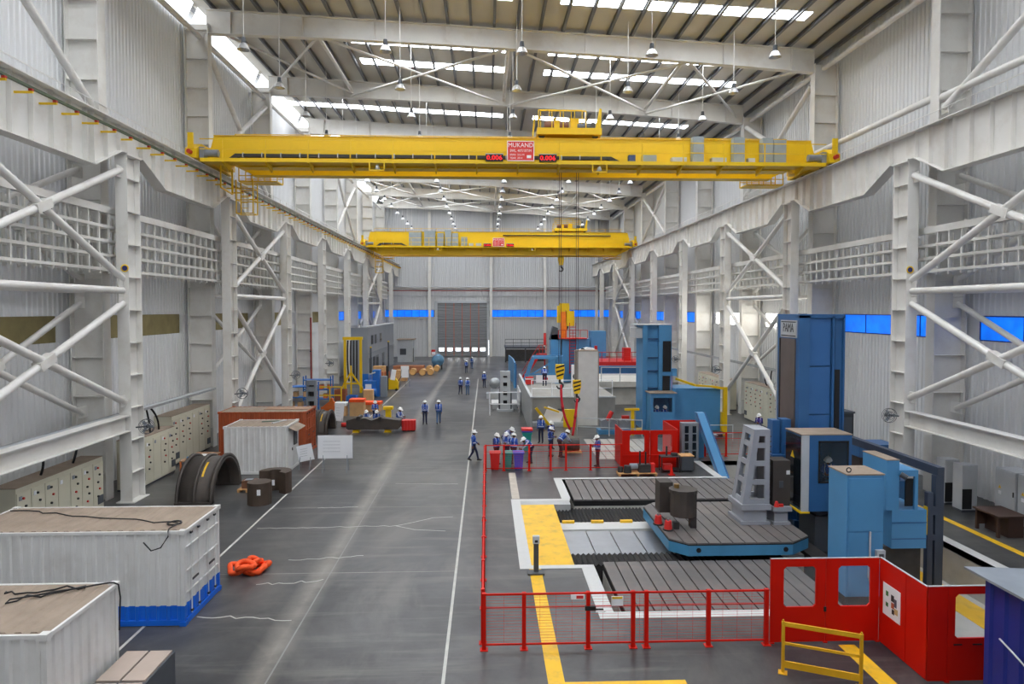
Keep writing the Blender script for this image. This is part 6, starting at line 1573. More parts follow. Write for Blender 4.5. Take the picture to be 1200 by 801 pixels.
# grey screen wall, concrete platforms and tall white block
r = thing('screen_wall', 'plain grey panel wall beside the tall green bin', 'partition', (3.05, 54.5, 0)); P = PF(r)
for k in range(6): P('panel', mat('screen_grey', (168, 170, 170), .55), lambda b: b.box(3.0, 3.12, 46.3 + 2.8 * k, 49.05 + 2.8 * k, 0, 2.55))
P('cap', LGREY, lambda b: b.box(2.97, 3.15, 46.3, 63.05, 2.55, 2.62))
r = thing('concrete_platform', 'pale concrete platform behind the yellow formwork', 'platform', (6, 57, 0)); P = PF(r)
P('block', mat('platform_concrete', (150, 148, 143), .8, var=.08, dirt=(120, 118, 112), dirt_amt=.5), lambda b: b.box(3.3, 10.0, 52.5, 62, 0, 1.8)); P('edge', LGREY, lambda b: b.box(3.25, 10.05, 52.4, 52.6, 1.75, 1.84)); P('doorway', DKGREY, lambda b: b.box(5.5, 6.2, 52.47, 52.5, .5, .9))
rail_fence('white guard rail along the pale concrete platform edge', [(3.5, 52.7), (9.8, 52.7)], 1.25, PAPER, 1.865, 2, .03)
r = thing('concrete_platform', 'grey concrete platform below the red railing and blue tank', 'platform', (12, 64, 0)); P = PF(r)
P('block', CONC, lambda b: b.box(10.3, 15.5, 61, 68, 0, 1.6)); P('slab', CONC, lambda b: b.box(10.1, 15.7, 60.6, 68.2, 1.6, 2.1))
rail_fence('white guard rail on the concrete platform before the blue tank', [(10.3, 60.8), (15.4, 60.8)], 1.3, LGREY, 2.1, 2, .04)
r = thing('workpiece_block', 'tall white rectangular block with rough edges beside the striped hooks', 'block', (7.4, 50.6, 0)); P = PF(r)
P('block', mat('white_rough', (214, 212, 208), .7, var=.06, scale=2), lambda b: b.box(6.7, 8.22, 50.0, 51.2, .0, 5.5)); P('top_crust', TAN, lambda b: b.box(6.68, 8.24, 49.98, 51.22, 5.5, 5.56)); P('side_crust', mat('rough_edge', (150, 142, 134), .9, bump=.5), lambda b: (b.box(6.62, 6.7, 50.0, 51.2, .02, 5.5), b.box(8.22, 8.3, 50.0, 51.2, .02, 5.5)))
r = thing('vee_block_fixture', 'grey vee-block fixture with red clamps before the tall white block', 'fixture', (8.9, 47, 0)); P = PF(r)
for x in (7.9, 9.2): P('block', GREY, lambda b: b.prism([(x, .02), (x + 1.1, .02), (x + 1.1, .9), (x + .8, 1.0), (x + .55, .7), (x + .3, 1.0), (x, .9)], 'y', 46.6, 47.3))
P('clamp', BINRED, lambda b: (b.cyl((8.4, 46.9, .9), (8.7, 46.9, 1.5), .16), b.box(9.4, 9.9, 46.8, 47.1, 1.0, 1.2))); P('base', BLUE, lambda b: b.box(7.7, 10.5, 46.4, 47.4, 0, .3))
r = thing('formwork_frame', 'yellow slanted formwork frames before the pale concrete platform', 'formwork', (5, 49.5, 0)); P = PF(r)
P('frame', YELLOW, lambda b: (b.bar((3.6, 49.5, 1.4), (4.6, 49.5, 0.1), .2), b.bar((4.2, 49.5, 1.45), (5.3, 49.5, 1.1), .12))); P('panel', YELLOW, lambda b: (b.box(5.6, 6.5, 49.3, 49.5, .0, 1.3))); P('slab', PAPER, lambda b: b.cbox((4.9, 50.0, .65), (1.3, .12, 1.2), 0, 0, .4)); P('sill', LGREY, lambda b: b.box(3.4, 6.5, 49.6, 50.2, 0, .3))
r = thing('yellow_post', 'short yellow hose post beside the second blue machine', 'post', (9.9, 46.0, 0)); P = PF(r); P('post', YELLOW, lambda b: b.box(9.85, 10.05, 45.9, 46.1, 0, 1.7)); P('arm', YELLOW, lambda b: b.box(9.4, 10.4, 45.9, 46.1, 1.7, 1.85)); P('hook', YELLOW, lambda b: b.box(10.2, 10.6, 45.9, 46.1, .3, .5))

# far blue and red plant
r = thing('mill_tower', 'blue machine tower with a red ladder and orange top below the far crane hook', 'machine', (10.5, 81, 0)); P = PF(r)
P('tower', BLUE, lambda b: (b.box(8.9, 9.7, 80, 83, 0, 5.1), b.box(10.6, 12.2, 80, 83, 0, 5.1), b.box(9.7, 10.6, 80.4, 83, 0, 5.1)))
P('ladder', REDB, lambda b: [b.box(9.75, 9.83, 79.9, 79.98, 1, 7.0), b.box(10.47, 10.55, 79.9, 79.98, 1, 7.0)] + [b.box(9.75, 10.55, 79.9, 79.96, 1.2 + .35 * k, 1.27 + .35 * k) for k in range(16)])
P('top_platform', REDB, lambda b: (b.box(8.4, 11.8, 79.6, 82, 5.1, 5.2), b.box(8.4, 11.8, 79.6, 79.66, 6.1, 6.16), [b.box(8.4 + .85 * k, 8.46 + .85 * k, 79.6, 79.66, 5.2, 6.16) for k in range(5)])); P('orange_mast', mat('mast_orange', (245, 130, 20), .5), lambda b: b.box(8.8, 9.5, 80.4, 81.2, 5.2, 8.3)); P('yellow_head', YELLOW, lambda b: (b.box(9.4, 10.4, 80.4, 81.2, 6.6, 8.4), b.box(8.4, 9.0, 80.6, 81.2, 7.0, 9.0))); P('side_units', BLUE, lambda b: (b.box(7.6, 8.7, 80, 82, 2.6, 5.6), b.box(12.4, 14.2, 80.5, 82.5, 1.5, 6.0), b.box(7.2, 8.9, 79.0, 80, 0, 3.2)))
P('dark_hood', DKGREY, lambda b: b.prism([(7.4, 5.0), (8.6, 5.0), (8.4, 6.4), (7.8, 6.6)], 'y', 80, 81))
r = thing('stair_flight', 'red stair flight and walkway rail left of the blue machine tower', 'stairs', (6, 82, 0)); P = PF(r)
P('stringer', REDB, lambda b: (b.bar((4.2, 80, .2), (6.2, 80, 3.3), .12, .4), b.bar((4.2, 80.9, .2), (6.2, 80.9, 3.3), .12, .4))); P('walkway', REDB, lambda b: b.box(6.2, 7.1, 79.8, 81, 3.2, 3.35)); [P('tread', REDB, lambda b: b.box(4.2 + .25 * k, 4.5 + .25 * k, 80, 80.9, .4 + .37 * k, .45 + .37 * k)) for k in range(8)]; P('hand_rail', REDB, lambda b: [b.bar((4.2, 80, 1.3), (6.2, 80, 4.4), .06), b.bar((6.2, 79.85, 4.4), (7.1, 79.85, 4.4), .06), b.bar((6.2, 79.85, 3.9), (7.1, 79.85, 3.9), .06)] + [b.bar((6.2 + .4 * k, 79.85, 3.3), (6.2 + .4 * k, 79.85, 4.4), .06) for k in range(3)]); P('leg', REDB, lambda b: b.box(6.8, 6.95, 80.3, 80.45, 0, 3.2)); P('sign', BINRED, lambda b: b.box(6.7, 7.0, 79.8, 79.84, 4.4, 5.8))
r = thing('blue_trestle', 'light-blue slanted trestle frame before the red stairs', 'trestle', (5.5, 70, 0)); P = PF(r)
P('frame', BLUE, lambda b: (b.bar((3.6, 70, .1), (4.9, 70, 3.6), .2), b.bar((4.9, 70, 3.6), (7.8, 70, 3.6), .25), b.bar((7.4, 70, 3.6), (7.4, 70, .1), .25), b.bar((3.9, 70, 1.9), (7.4, 70, 1.9), .15), b.bar((4.6, 70, 1.9), (7.3, 70, 3.5), .12))); P('foot_beam', BLUE, lambda b: b.box(3.4, 7.8, 69.7, 70.3, 0, .2)); P('rear_frame', BLUE, lambda b: (b.bar((3.6, 72, .1), (4.9, 72, 3.6), .2), b.bar((4.9, 72, 3.6), (7.8, 72, 3.6), .25), b.bar((7.4, 72, 3.6), (7.4, 72, .1), .25))); P('ties', BLUE, lambda b: (b.bar((4.9, 70, 3.6), (4.9, 72, 3.6), .15), b.bar((7.4, 70, 3.6), (7.4, 72, 3.6), .15)))
r = thing('curved_shield', 'tall curved light-blue shield plate beside the trestle', 'shield', (3.0, 78, 0)); P = PF(r); P('plate', BLUE, lambda b: b.prism([(3.0, 74), (3.15, 74), (3.2, 80), (2.9, 86), (2.75, 86), (3.05, 80)], 'z', 0, 2.8)); P('stiffener', BLUED, lambda b: [b.box(3.15, 3.3, 74.5 + 2.2 * k, 74.65 + 2.2 * k, 0, 2.6) for k in range(4)])
r = thing('dark_gallery', 'dark grey railed gallery against the far wall', 'gallery', (5.5, 112, 0)); P = PF(r)
P('deck', DKGREY, lambda b: b.box(3.0, 9.5, 110, 116, 2.2, 2.5)); [P('leg', DKGREY, lambda b: b.box(x, x + .2, 110, 110.2, 0, 2.2)) for x in (3.0, 6.2, 9.3)]; P('railing', DKGREY, lambda b: [b.box(3.0, 9.5, 110, 110.06, z, z + .08) for z in (3.1, 3.7)] + [b.box(3.0 + 1.3 * k, 3.06 + 1.3 * k, 110, 110.06, 2.5, 3.75) for k in range(6)]); P('mesh_panel', DARK, lambda b: b.box(3.0, 9.5, 110.1, 110.12, .2, 2.1))
r = thing('blue_settling_tank', 'long blue tank topped by red railings before the far columns', 'tank', (14.5, 76, 0)); P = PF(r)
P('tank', BLUED, lambda b: b.box(11.5, 17.5, 73, 79, 0, 2.4)); P('rim', BLUE, lambda b: b.box(11.4, 17.6, 72.9, 79.1, 2.4, 2.5)); P('red_deck', REDB, lambda b: b.box(11.6, 17.4, 73.2, 78.8, 2.5, 2.9)); P('red_rail', REDB, lambda b: [b.box(11.6, 17.4, 73.2, 73.26, z, z + .07) for z in (3.4, 3.9)] + [b.box(11.6 + .82 * k, 11.66 + .82 * k, 73.2, 73.26, 2.9, 3.97) for k in range(8)]); P('red_stack', REDB, lambda b: b.box(15.2, 16.0, 75, 76, 2.9, 4.3)); P('red_stack', REDB, lambda b: b.box(11.8, 12.1, 74, 74.3, 2.9, 4.6))
r = thing('white_housing', 'white machine housing with a dark lens behind the tall white block', 'housing', (10, 66, 0)); P = PF(r); P('body', PAPER, lambda b: b.prism([(9.3, 2.1), (11.0, 2.1), (11.0, 4.6), (10.3, 4.7), (9.3, 4.4)], 'y', 69, 70)); P('lens', BLACK, lambda b: b.cyl((9.8, 68.98, 4.4), (9.8, 69.1, 4.4), .25)); P('pedestal', LGREY, lambda b: b.box(9.4, 10.9, 69, 70, 0, 2.1))
r = thing('steel_sphere', 'grey steel sphere vessel on a stand behind the windowed upright', 'vessel', (.5, 66, 0)); P = PF(r); P('shell', GALV, lambda b: b.lathe([(.55 * math.sin(PI * k / 12), -.55 * math.cos(PI * k / 12)) for k in range(13)], (.8, 66, 1.42), 18)); P('stand', LGREY, lambda b: (b.box(.0, 1.6, 65.4, 66.6, 0, .5), b.cyl((.8, 66, .5), (.8, 66, .9), .4)))
r = thing('blue_valve_group', 'cluster of light-blue valve bodies on the pale concrete platform', 'valves', (8.6, 58, 1.8)); P = PF(r)
P('valve_body', BLUE, lambda b: (b.box(8.3, 9.2, 57.4, 58.4, 1.865, 3.4), b.cyl((8.7, 57.3, 2.6), (8.7, 57.0, 2.6), .4))); P('pipe', BLUE, lambda b: b.tube([(8.6, 58, 3.3), (8.4, 58, 4.2), (9.2, 58, 4.6)], .22, 8)); P('white_panel', PAPER, lambda b: (b.box(7.2, 7.9, 57.4, 57.6, 1.865, 3.9))); P('gauge', DKGREY, lambda b: b.cyl((7.55, 57.38, 2.9), (7.55, 57.4, 2.9), .26))
r = thing('site_sign', 'long white site banner with a small red logo on the platform rail', 'banner', (5, 62.5, 1.8)); P = PF(r); P('banner', PAPER, lambda b: b.box(4.5, 7.0, 61.7, 61.75, 1.9, 2.6)); P('logo', BINRED, lambda b: b.cyl((5.4, 61.69, 2.28), (5.4, 61.7, 2.28), .18)); P('post', LGREY, lambda b: (b.box(4.5, 4.56, 61.75, 61.8, 1.865, 2.6), b.box(6.94, 7.0, 61.75, 61.8, 1.865, 2.6)))
r = thing('supply_crate', 'red and green supply crate beside the white site banner', 'crate', (3.9, 61, 1.87)); P = PF(r); P('crate', BINRED, lambda b: b.box(3.5, 4.2, 60.9, 61.5, 1.865, 2.5)); P('lid', PAPER, lambda b: b.box(3.48, 4.22, 60.88, 61.52, 2.3, 2.4))
# load below the slings
r = thing('lifted_coupling', 'dark machine coupling on the floor at the end of the red slings', 'coupling', (5.1, 40.8, 0)); P = PF(r)
P('body', DARK, lambda b: b.cyl((4.7, 40.8, .45), (5.5, 40.8, .45), .36, n=14)); P('flange', IRON, lambda b: b.cyl((4.62, 40.8, .45), (4.7, 40.8, .45), .37, n=14)); P('flange', IRON, lambda b: b.cyl((5.5, 40.8, .45), (5.58, 40.8, .45), .37, n=14)); P('cradle', WOOD, lambda b: b.box(4.5, 5.7, 40.4, 41.2, 0, .085))

# ---- equipment along the blue-window wall
for k, (y0, y1) in enumerate(((24.2, 26.0), (26.1, 27.4))):
    r = thing('switchboard', ('long light-grey switchboard with warning labels below the bracing beam', 'light-grey switchboard section next to the dark-fronted cabinets')[k], 'cabinet', (21.5, (y0 + y1) / 2, 0), 0, None); P = PF(r)
    y0, y1 = ((19.5, 26.0), (26.1, 27.2))[k]
    P('body', LGREY, lambda b: b.box(21.0, 21.9, y0, y1, .1, 2.1)); P('plinth', DKGREY, lambda b: b.box(21.03, 21.9, y0, y1, 0, .1)); n = int((y1 - y0) / .9)
    for q in range(n):
        a = y0 + (y1 - y0) * q / n; c = y0 + (y1 - y0) * (q + 1) / n
        d = P('door', LGREY, lambda b: b.box(20.97, 21.0, a + .02, c - .02, .15, 2.05)); P('handle', DARK, lambda b: b.box(20.94, 20.97, a + .08, a + .12, 1.1, 1.3), d); P('warning_label', YELLOW, lambda b: b.prism([(c - .35, 1.3), (c - .2, 1.3), (c - .275, 1.43)], 'x', 20.96, 20.97), d); P('paper_label', PAPER, lambda b: b.box(20.965, 20.97, c - .36, c - .2, 1.05, 1.2), d)
for k, y in enumerate((28.2, 29.3)):
    r = thing('drive_cabinet', ('light-grey cabinet with dark lower door nearer the switchboard', 'light-grey cabinet with dark lower door nearer the crane column')[k], 'cabinet', (20.4, y, 0)); P = PF(r)
    P('body', LGREY, lambda b: b.box(20.1, 20.75, y - .3, y + .3, .1, 2.0)); P('front', LGREY, lambda b: b.box(20.13, 20.72, y - .32, y - .3, 1.0, 1.95)); P('dark_door', BLACK, lambda b: b.box(20.1, 20.5, y - .33, y - .3, .15, 1.0)); P('plinth', DKGREY, lambda b: b.box(20.12, 20.74, y - .28, y + .28, 0, .1))
r = thing('timber_chest', 'dark brown timber chest table beside the yellow floor line', 'chest', (19.6, 25.3, 0)); P = PF(r)
P('top', mat('dark_brown_wood', (70, 50, 42), .6), lambda b: b.box(19.15, 20.3, 24.6, 26.0, .78, .84)); P('box', MATS['dark_brown_wood'], lambda b: b.box(19.6, 20.2, 24.7, 25.9, .0, .78)); P('leg', MATS['dark_brown_wood'], lambda b: b.box(19.2, 19.3, 24.7, 24.8, 0, .78)); P('leg', MATS['dark_brown_wood'], lambda b: b.box(19.2, 19.3, 25.8, 25.9, 0, .78)); P('back_board', MATS['dark_brown_wood'], lambda b: b.box(19.3, 19.6, 25.8, 25.9, .2, .7))
r = thing('coolant_pump', 'blue coolant pump and tank beside the chain guard', 'pump', (18.1, 29.5, 0)); P = PF(r); P('tank', BLUED, lambda b: b.box(17.6, 18.5, 28.9, 29.9, 0, 1.1)); P('pump', BLUED, lambda b: (b.cyl((18.0, 29.2, 1.1), (18.0, 29.2, 1.7), .2), b.box(17.6, 17.9, 29.3, 29.8, 1.1, 2.4))); P('motor_cap', BLUE, lambda b: b.cyl((18.0, 29.2, 1.7), (18.0, 29.2, 1.8), .24))
r = thing('dark_cooler', 'dark box cooler with blue top panel before the wall column', 'cooler', (20, 33.5, 0)); P = PF(r); P('body', mat('cooler_brown', (64, 54, 52), .6), lambda b: b.box(18.2, 19.9, 32.4, 33.6, 0, 1.4)); P('top', BLUED, lambda b: b.box(18.1, 20.0, 32.3, 33.7, 1.4, 2.0)); P('grille', BLACK, lambda b: b.box(18.3, 19.8, 32.37, 32.4, .2, 1.2))
r = thing('filter_unit', 'long dark grey filter unit behind the blue column, before the wall', 'filter unit', (18, 34.5, 0)); P = PF(r)
P('body', mat('filter_dark', (56, 58, 62), .6), lambda b: b.box(17.5, 19.0, 34.5, 38.2, 0, 3.2)); P('lid', DKGREY, lambda b: (b.box(17.45, 19.05, 34.45, 36.3, 3.2, 3.3), b.box(17.45, 19.05, 36.4, 38.25, 3.2, 3.3))); P('door', DKGREY, lambda b: (b.box(17.6, 18.9, 34.47, 34.5, .2, 3.0)))
mcc('beige control cabinet row in the braced bay behind the second blue machine', 20.3, 44.6, 52.8, 2.9, .9, 9, 'beige control cabinets', -1)
mcc('beige control cabinet row further along the blue-window wall', 20.3, 57.0, 64.5, 2.6, .9, 8, 'beige control cabinets', -1)
r = thing('cable_ladder', 'galvanised cable ladder above the beige cabinets on the blue-window side', 'cable ladder', (20.5, 54, 4.2)); P = PF(r)
for x in (20.35, 20.75): P('side_rail', GALV, lambda b: b.box(x - .02, x + .02, 44, 78, 4.2, 4.32))
rg = MB().box(20.35, 20.75, 44.2, 44.25, 4.22, 4.25).build('rung', GALV, r)
for k in range(1, 56): share(rg, (0, .6 * k, 0), r)
[P('drop_cable', BLACK, lambda b: b.tube(bez((20.5, 46 + 1.1 * k, 4.2), (20.4, 46.2 + 1.1 * k, 3.5), (20.6, 46 + 1.1 * k, 2.99)), .05, 6)) for k in range(4)]

# ================================================================== PEOPLE
SKIN = mat('skin', (120, 80, 60), .6, var=.05)
HAIRM = mat('black_hair', (24, 20, 18), .7)
EYEM = mat('eye_dark', (16, 14, 14), .3)
BOOT = mat('safety_boot', (36, 30, 28), .6)
SHIRT = {'blue': mat('workwear_blue', (72, 104, 176), .8, bump=.2, bscale=18), 'pale': mat('shirt_pale', (180, 190, 214), .8, bump=.2, bscale=18), 'navy': mat('shirt_navy', (50, 58, 110), .8, bump=.2, bscale=18)}
TROU = {'navy': mat('trousers_navy', (36, 42, 70), .8, bump=.2, bscale=18), 'jeans': mat('trousers_jeans', (70, 100, 140), .8, bump=.2, bscale=18), 'brown': mat('trousers_maroon', (70, 44, 48), .8, bump=.2, bscale=18)}
VEST = {'blue': mat('vest_blue', (40, 84, 176), .7, bump=.2, bscale=18), 'violet': mat('vest_violet', (78, 60, 150), .7, bump=.2, bscale=18)}
STRIPE = mat('vest_reflective', (200, 206, 214), .4)
HELM = mat('helmet_white', (244, 244, 242), .3, var=.01)
TAGS = ['skin', 'shirt', 'trouser', 'boot', 'hair', 'eye']

def cap_pts(p0, p1, r0, r1, n=10):
    """closed tapered capsule"""
    p0, p1 = Vector(p0), Vector(p1)
    d = p1 - p0
    if d.length < 1e-5: d = Vector((0, 0, 1e-4))
    L = d.length; d.normalize()
    u = Vector((0, 0, 1)) if abs(d.z) < .9 else Vector((0, 1, 0))
    a = d.cross(u).normalized(); b = a.cross(d)
    rings = []
    for t in (-75, -45, -15): rings.append((p0 + d * (math.sin(math.radians(t)) * r0), math.cos(math.radians(t)) * r0))
    for t in (15, 45, 75): rings.append((p1 + d * (math.sin(math.radians(t)) * r1), math.cos(math.radians(t)) * r1))
    vs = [tuple(c + a * (math.cos(2 * PI * k / n) * r) + b * (math.sin(2 * PI * k / n) * r)) for c, r in rings for k in range(n)]
    fs = []
    m = len(rings)
    for i in range(m - 1):
        for k in range(n): fs.append((i * n + (k + 1) % n, i * n + k, (i + 1) * n + k, (i + 1) * n + (k + 1) % n))
    fs.append(tuple(range(n))); fs.append(tuple(reversed(range((m - 1) * n, m * n))))
    return vs, fs

def lerp(a, b, t): return tuple(a[i] + (b[i] - a[i]) * t for i in range(3))
def figure_caps(J):
    """tapered capsules of a body from its joints; the figure faces -Y"""
    C = []
    def c(p, q, r0, r1, tag): C.append((Vector(p), Vector(q), r0, r1, tag))
    pel, chest, neck, head = J['pelvis'], J['chest'], J['neck'], J['head']
    off = lambda p, x, y=0, z=0: (p[0] + x, p[1] + y, p[2] + z)
    c(off(pel, -.075), off(pel, .075), .125, .125, 'trouser')
    w = lerp(pel, chest, .45)
    c(off(w, -.06), off(w, .06), .118, .118, 'shirt'); c(lerp(pel, chest, .1), chest, .12, .13, 'shirt')
    c(off(chest, -.085), off(chest, .085), .13, .13, 'shirt')
    top = lerp(chest, neck, .62)
    c(J['shL'], J['shR'], .075, .075, 'shirt'); c(off(top, -.06), off(top, .06), .09, .09, 'shirt')
    c(lerp(chest, neck, .7), lerp(neck, head, .6), .062, .055, 'skin')
    fx = J.get('face', (0, -1, 0)); F = Vector(fx).normalized(); H = Vector(head); S = F.cross(Vector((0, 0, 1))).normalized(); U = S.cross(F)
    c(H + U * .035 + F * -.012, H + U * .03 + F * .012, .098, .096, 'hair'); c(H + F * .022 - U * .01, H + F * .03 - U * .075, .082, .05, 'skin')
    c(H + F * .045 + U * .02, H + F * .045 + U * .02, .072, .072, 'skin')
    c(H + F * .1 - U * .0, H + F * .118 - U * .03, .012, .017, 'skin')
    for s in (-1, 1):
        c(H + S * (.034 * s) + F * .108 + U * .012, H + S * (.03 * s) + F * .108 + U * .012, .012, .012, 'eye'); c(H + S * (.092 * s) + U * .01, H + S * (.094 * s) - U * .03, .02, .014, 'skin')
    c(H + F * .098 - U * .068 - S * .02, H + F * .098 - U * .068 + S * .02, .011, .011, 'hair')
    for s, k in ((-1, 'L'), (1, 'R')):
        sh, el, wr = J['sh' + k], J['el' + k], J['wr' + k]
        c(sh, el, .06, .048, 'shirt'); c(el, wr, .047, .034, 'shirt')
        d = (Vector(wr) - Vector(el)).normalized()
        a = Vector((s, 0, 0)); a = (a - d * a.dot(d)).normalized(); nrm = d.cross(a)
        W = Vector(wr)
        for q in (-.022, 0, .022): c(W + nrm * q * .9, W + d * .085 + nrm * q * 1.15, .022, .02, 'skin')
        for q, ln in ((-.033, .06), (-.011, .076), (.011, .08), (.032, .07)):
            b0 = W + d * .09 + nrm * q; b1 = b0 + d * ln * .55 - a * .006; b2 = b1 + d * ln * .4 - a * .028
            c(b0, b1, .0115, .0105, 'skin'); c(b1, b2, .0105, .0095, 'skin')
        th = -1 if nrm.y > 0 else 1
        t0 = W + d * .03 + nrm * (.03 * th); t1 = t0 + d * .035 + nrm * (.03 * th) - a * .015; c(t0, t1, .014, .012, 'skin'); c(t1, t1 + d * .035 - a * .01, .012, .01, 'skin')
        hip, kn, an, toe = J['hip' + k], J['kn' + k], J['an' + k], J['toe' + k]
        c(hip, kn, .095, .066, 'trouser'); c(kn, lerp(kn, an, .35), .064, .062, 'trouser'); c(lerp(kn, an, .35), an, .062, .05, 'trouser')
        f = (Vector(toe) - Vector(an)); f.z = 0; f.normalize(); A = Vector(an); T = Vector(toe)
        c(A, A - Vector((0, 0, .03)), .05, .05, 'boot'); c(A - f * .04 - Vector((0, 0, .045)), T, .044, .04, 'boot'); c(A - Vector((0, 0, .03)), lerp(an, toe, .5), .05, .045, 'boot')
    return C
def remesh_caps(name, caps, voxel, dec):
    vs, fs = [], []
    for p, q, r0, r1, t in caps:
        a, b = cap_pts(p, q, r0, r1); o = len(vs)
        vs += a; fs += [tuple(i + o for i in f) for f in b]
    me = bpy.data.meshes.new(name); me.from_pydata(vs, [], fs); me.update()
    ob = bpy.data.objects.new(name, me); COL.objects.link(ob)
    m = ob.modifiers.new('r', 'REMESH'); m.mode = 'VOXEL'; m.voxel_size = voxel
    s = ob.modifiers.new('s', 'SMOOTH'); s.iterations = 2; s.factor = .4
    d = ob.modifiers.new('d', 'DECIMATE'); d.ratio = dec
    dg = bpy.context.evaluated_depsgraph_get()
    res = bpy.data.meshes.new_from_object(ob.evaluated_get(dg))
    bpy.data.objects.remove(ob); bpy.data.meshes.remove(me)
    res.polygons.foreach_set('use_smooth', [True] * len(res.polygons))
    return res
def nearest_tag(p, caps):
    best, bt = 1e9, 'shirt'
    for a, b, r0, r1, t in caps:
        d = b - a; L2 = d.length_squared
        u = 0 if L2 < 1e-9 else max(0, min(1, (p - a).dot(d) / L2))
        dist = (p - (a + d * u)).length - (r0 + (r1 - r0) * u)
        if dist < best: best, bt = dist, t
    return bt
def pose_mesh(pname, J):
    caps = figure_caps(J)
    body = remesh_caps('body_' + pname, caps, .009, .22)
    tags = [TAGS.index(nearest_tag(p.center, caps)) for p in body.polygons]
    # vest: a slightly fuller torso shell, open at the waist
    pel, chest, neck = J['pelvis'], J['chest'], J['neck']
    off = lambda p, x, y=0, z=0: Vector((p[0] + x, p[1] + y, p[2] + z))
    w = lerp(pel, chest, .3); top = lerp(chest, neck, .62)
    vc = [(off(w, -.07), off(w, .07), .133, .133, ''), (off(chest, -.088), off(chest, .088), .143, .143, ''), (off(lerp(pel, chest, .6), -.065), off(lerp(pel, chest, .6), .065), .134, .134, ''), (off(top, -.085), off(top, .085), .1, .1, ''), (Vector(lerp(J['shL'], J['shR'], .1)), Vector(lerp(J['shL'], J['shR'], .9)), .083, .083, '')]
    vest = remesh_caps('vest_' + pname, vc, .02, .5)
    ax = (Vector(chest) - Vector(pel)).normalized(); L = (Vector(chest) - Vector(pel)).length
    vt = []
    for p in vest.polygons:
        q = p.center - Vector(pel); h = q.dot(ax) / L
        s = abs(p.center.x - chest[0])
        vt.append(1 if (.28 < h < .42 or (h > .55 and .085 < s < .125)) else 0)
    return body, tags, vest, vt, J
def helmet_mesh():
    b = MB()
    prof = [(.138, .0), (.132, .03), (.118, .07), (.09, .105), (.05, .125), (.0, .13)]
    b.lathe(prof, (0, 0, 0), 18)
    b.lathe([(.138, .0), (.155, -.008), (.155, -.014), (.13, -.006)], (0, 0, 0), 18)
    b.prism([(-.1, -.12), (.1, -.12), (.07, -.205), (-.07, -.205)], 'z', -.012, -.002)
    b.bar((0, -.1, .085), (0, .1, .085), .02, .1)
    me = bpy.data.meshes.new('helmet'); me.from_pydata(b.v, [], b.f); me.polygons.foreach_set('use_smooth', b.s); me.materials.append(HELM)
    return me
HELMET = helmet_mesh()
def base_joints():
    return dict(pelvis=(0, 0, .95), chest=(0, .01, 1.3), neck=(0, .0, 1.47), head=(0, -.015, 1.6), shL=(-.175, .01, 1.41), shR=(.175, .01, 1.41),
                elL=(-.225, .03, 1.14), elR=(.225, .03, 1.14), wrL=(-.235, -.05, .9), wrR=(.235, -.05, .9),
                hipL=(-.085, 0, .92), hipR=(.085, 0, .92), knL=(-.1, -.01, .5), knR=(.1, -.01, .5), anL=(-.11, .02, .1), anR=(.11, .02, .1), toeL=(-.13, -.15, .045), toeR=(.13, -.15, .045))
POSES = {}
J = base_joints(); POSES['stand'] = pose_mesh('stand', J)
J = base_joints(); J.update(knL=(-.09, -.16, .53), anL=(-.09, -.24, .13), toeL=(-.09, -.42, .07), knR=(.09, .03, .5), anR=(.09, .27, .16), toeR=(.09, .13, .045), elL=(-.22, .12, 1.16), wrL=(-.22, .1, .91), elR=(.22, -.06, 1.15), wrR=(.2, -.24, .98))
POSES['walk'] = pose_mesh('walk', J)
J = base_joints(); J.update(elL=(-.23, -.02, 1.15), elR=(.23, -.02, 1.15), wrL=(-.07, -.24, 1.18), wrR=(.08, -.25, 1.16), head=(0, -.045, 1.59), face=(0, -1, -.35))
POSES['hold'] = pose_mesh('hold', J)
J = base_joints(); J.update(pelvis=(0, .12, .93), chest=(0, -.12, 1.19), neck=(0, -.27, 1.28), head=(0, -.37, 1.33), face=(0, -1, -.6), shL=(-.175, -.2, 1.26), shR=(.175, -.2, 1.26), elL=(-.22, -.34, 1.04), elR=(.22, -.34, 1.04), wrL=(-.14, -.5, .88), wrR=(.14, -.5, .88), hipL=(-.085, .12, .9), hipR=(.085, .12, .9), knL=(-.1, .02, .5), knR=(.1, .02, .5), anL=(-.11, .06, .1), anR=(.11, .06, .1), toeL=(-.13, -.11, .045), toeR=(.13, -.11, .045))
POSES['lean'] = pose_mesh('lean', J)
J = base_joints(); J.update(pelvis=(0, .12, .5), chest=(0, .04, .84), neck=(0, -.02, 1.0), head=(0, -.06, 1.13), face=(0, -1, -.4), shL=(-.175, .01, .95), shR=(.175, .01, .95), elL=(-.22, -.1, .74), elR=(.22, -.1, .74), wrL=(-.1, -.33, .7), wrR=(.1, -.33, .7), hipL=(-.085, .1, .47), hipR=(.085, .1, .47), knL=(-.13, -.32, .5), knR=(.13, -.32, .5), anL=(-.12, -.3, .1), anR=(.12, -.3, .1), toeL=(-.13, -.46, .045), toeR=(.13, -.46, .045))
POSES['sit'] = pose_mesh('sit', J)
CACHE = {}
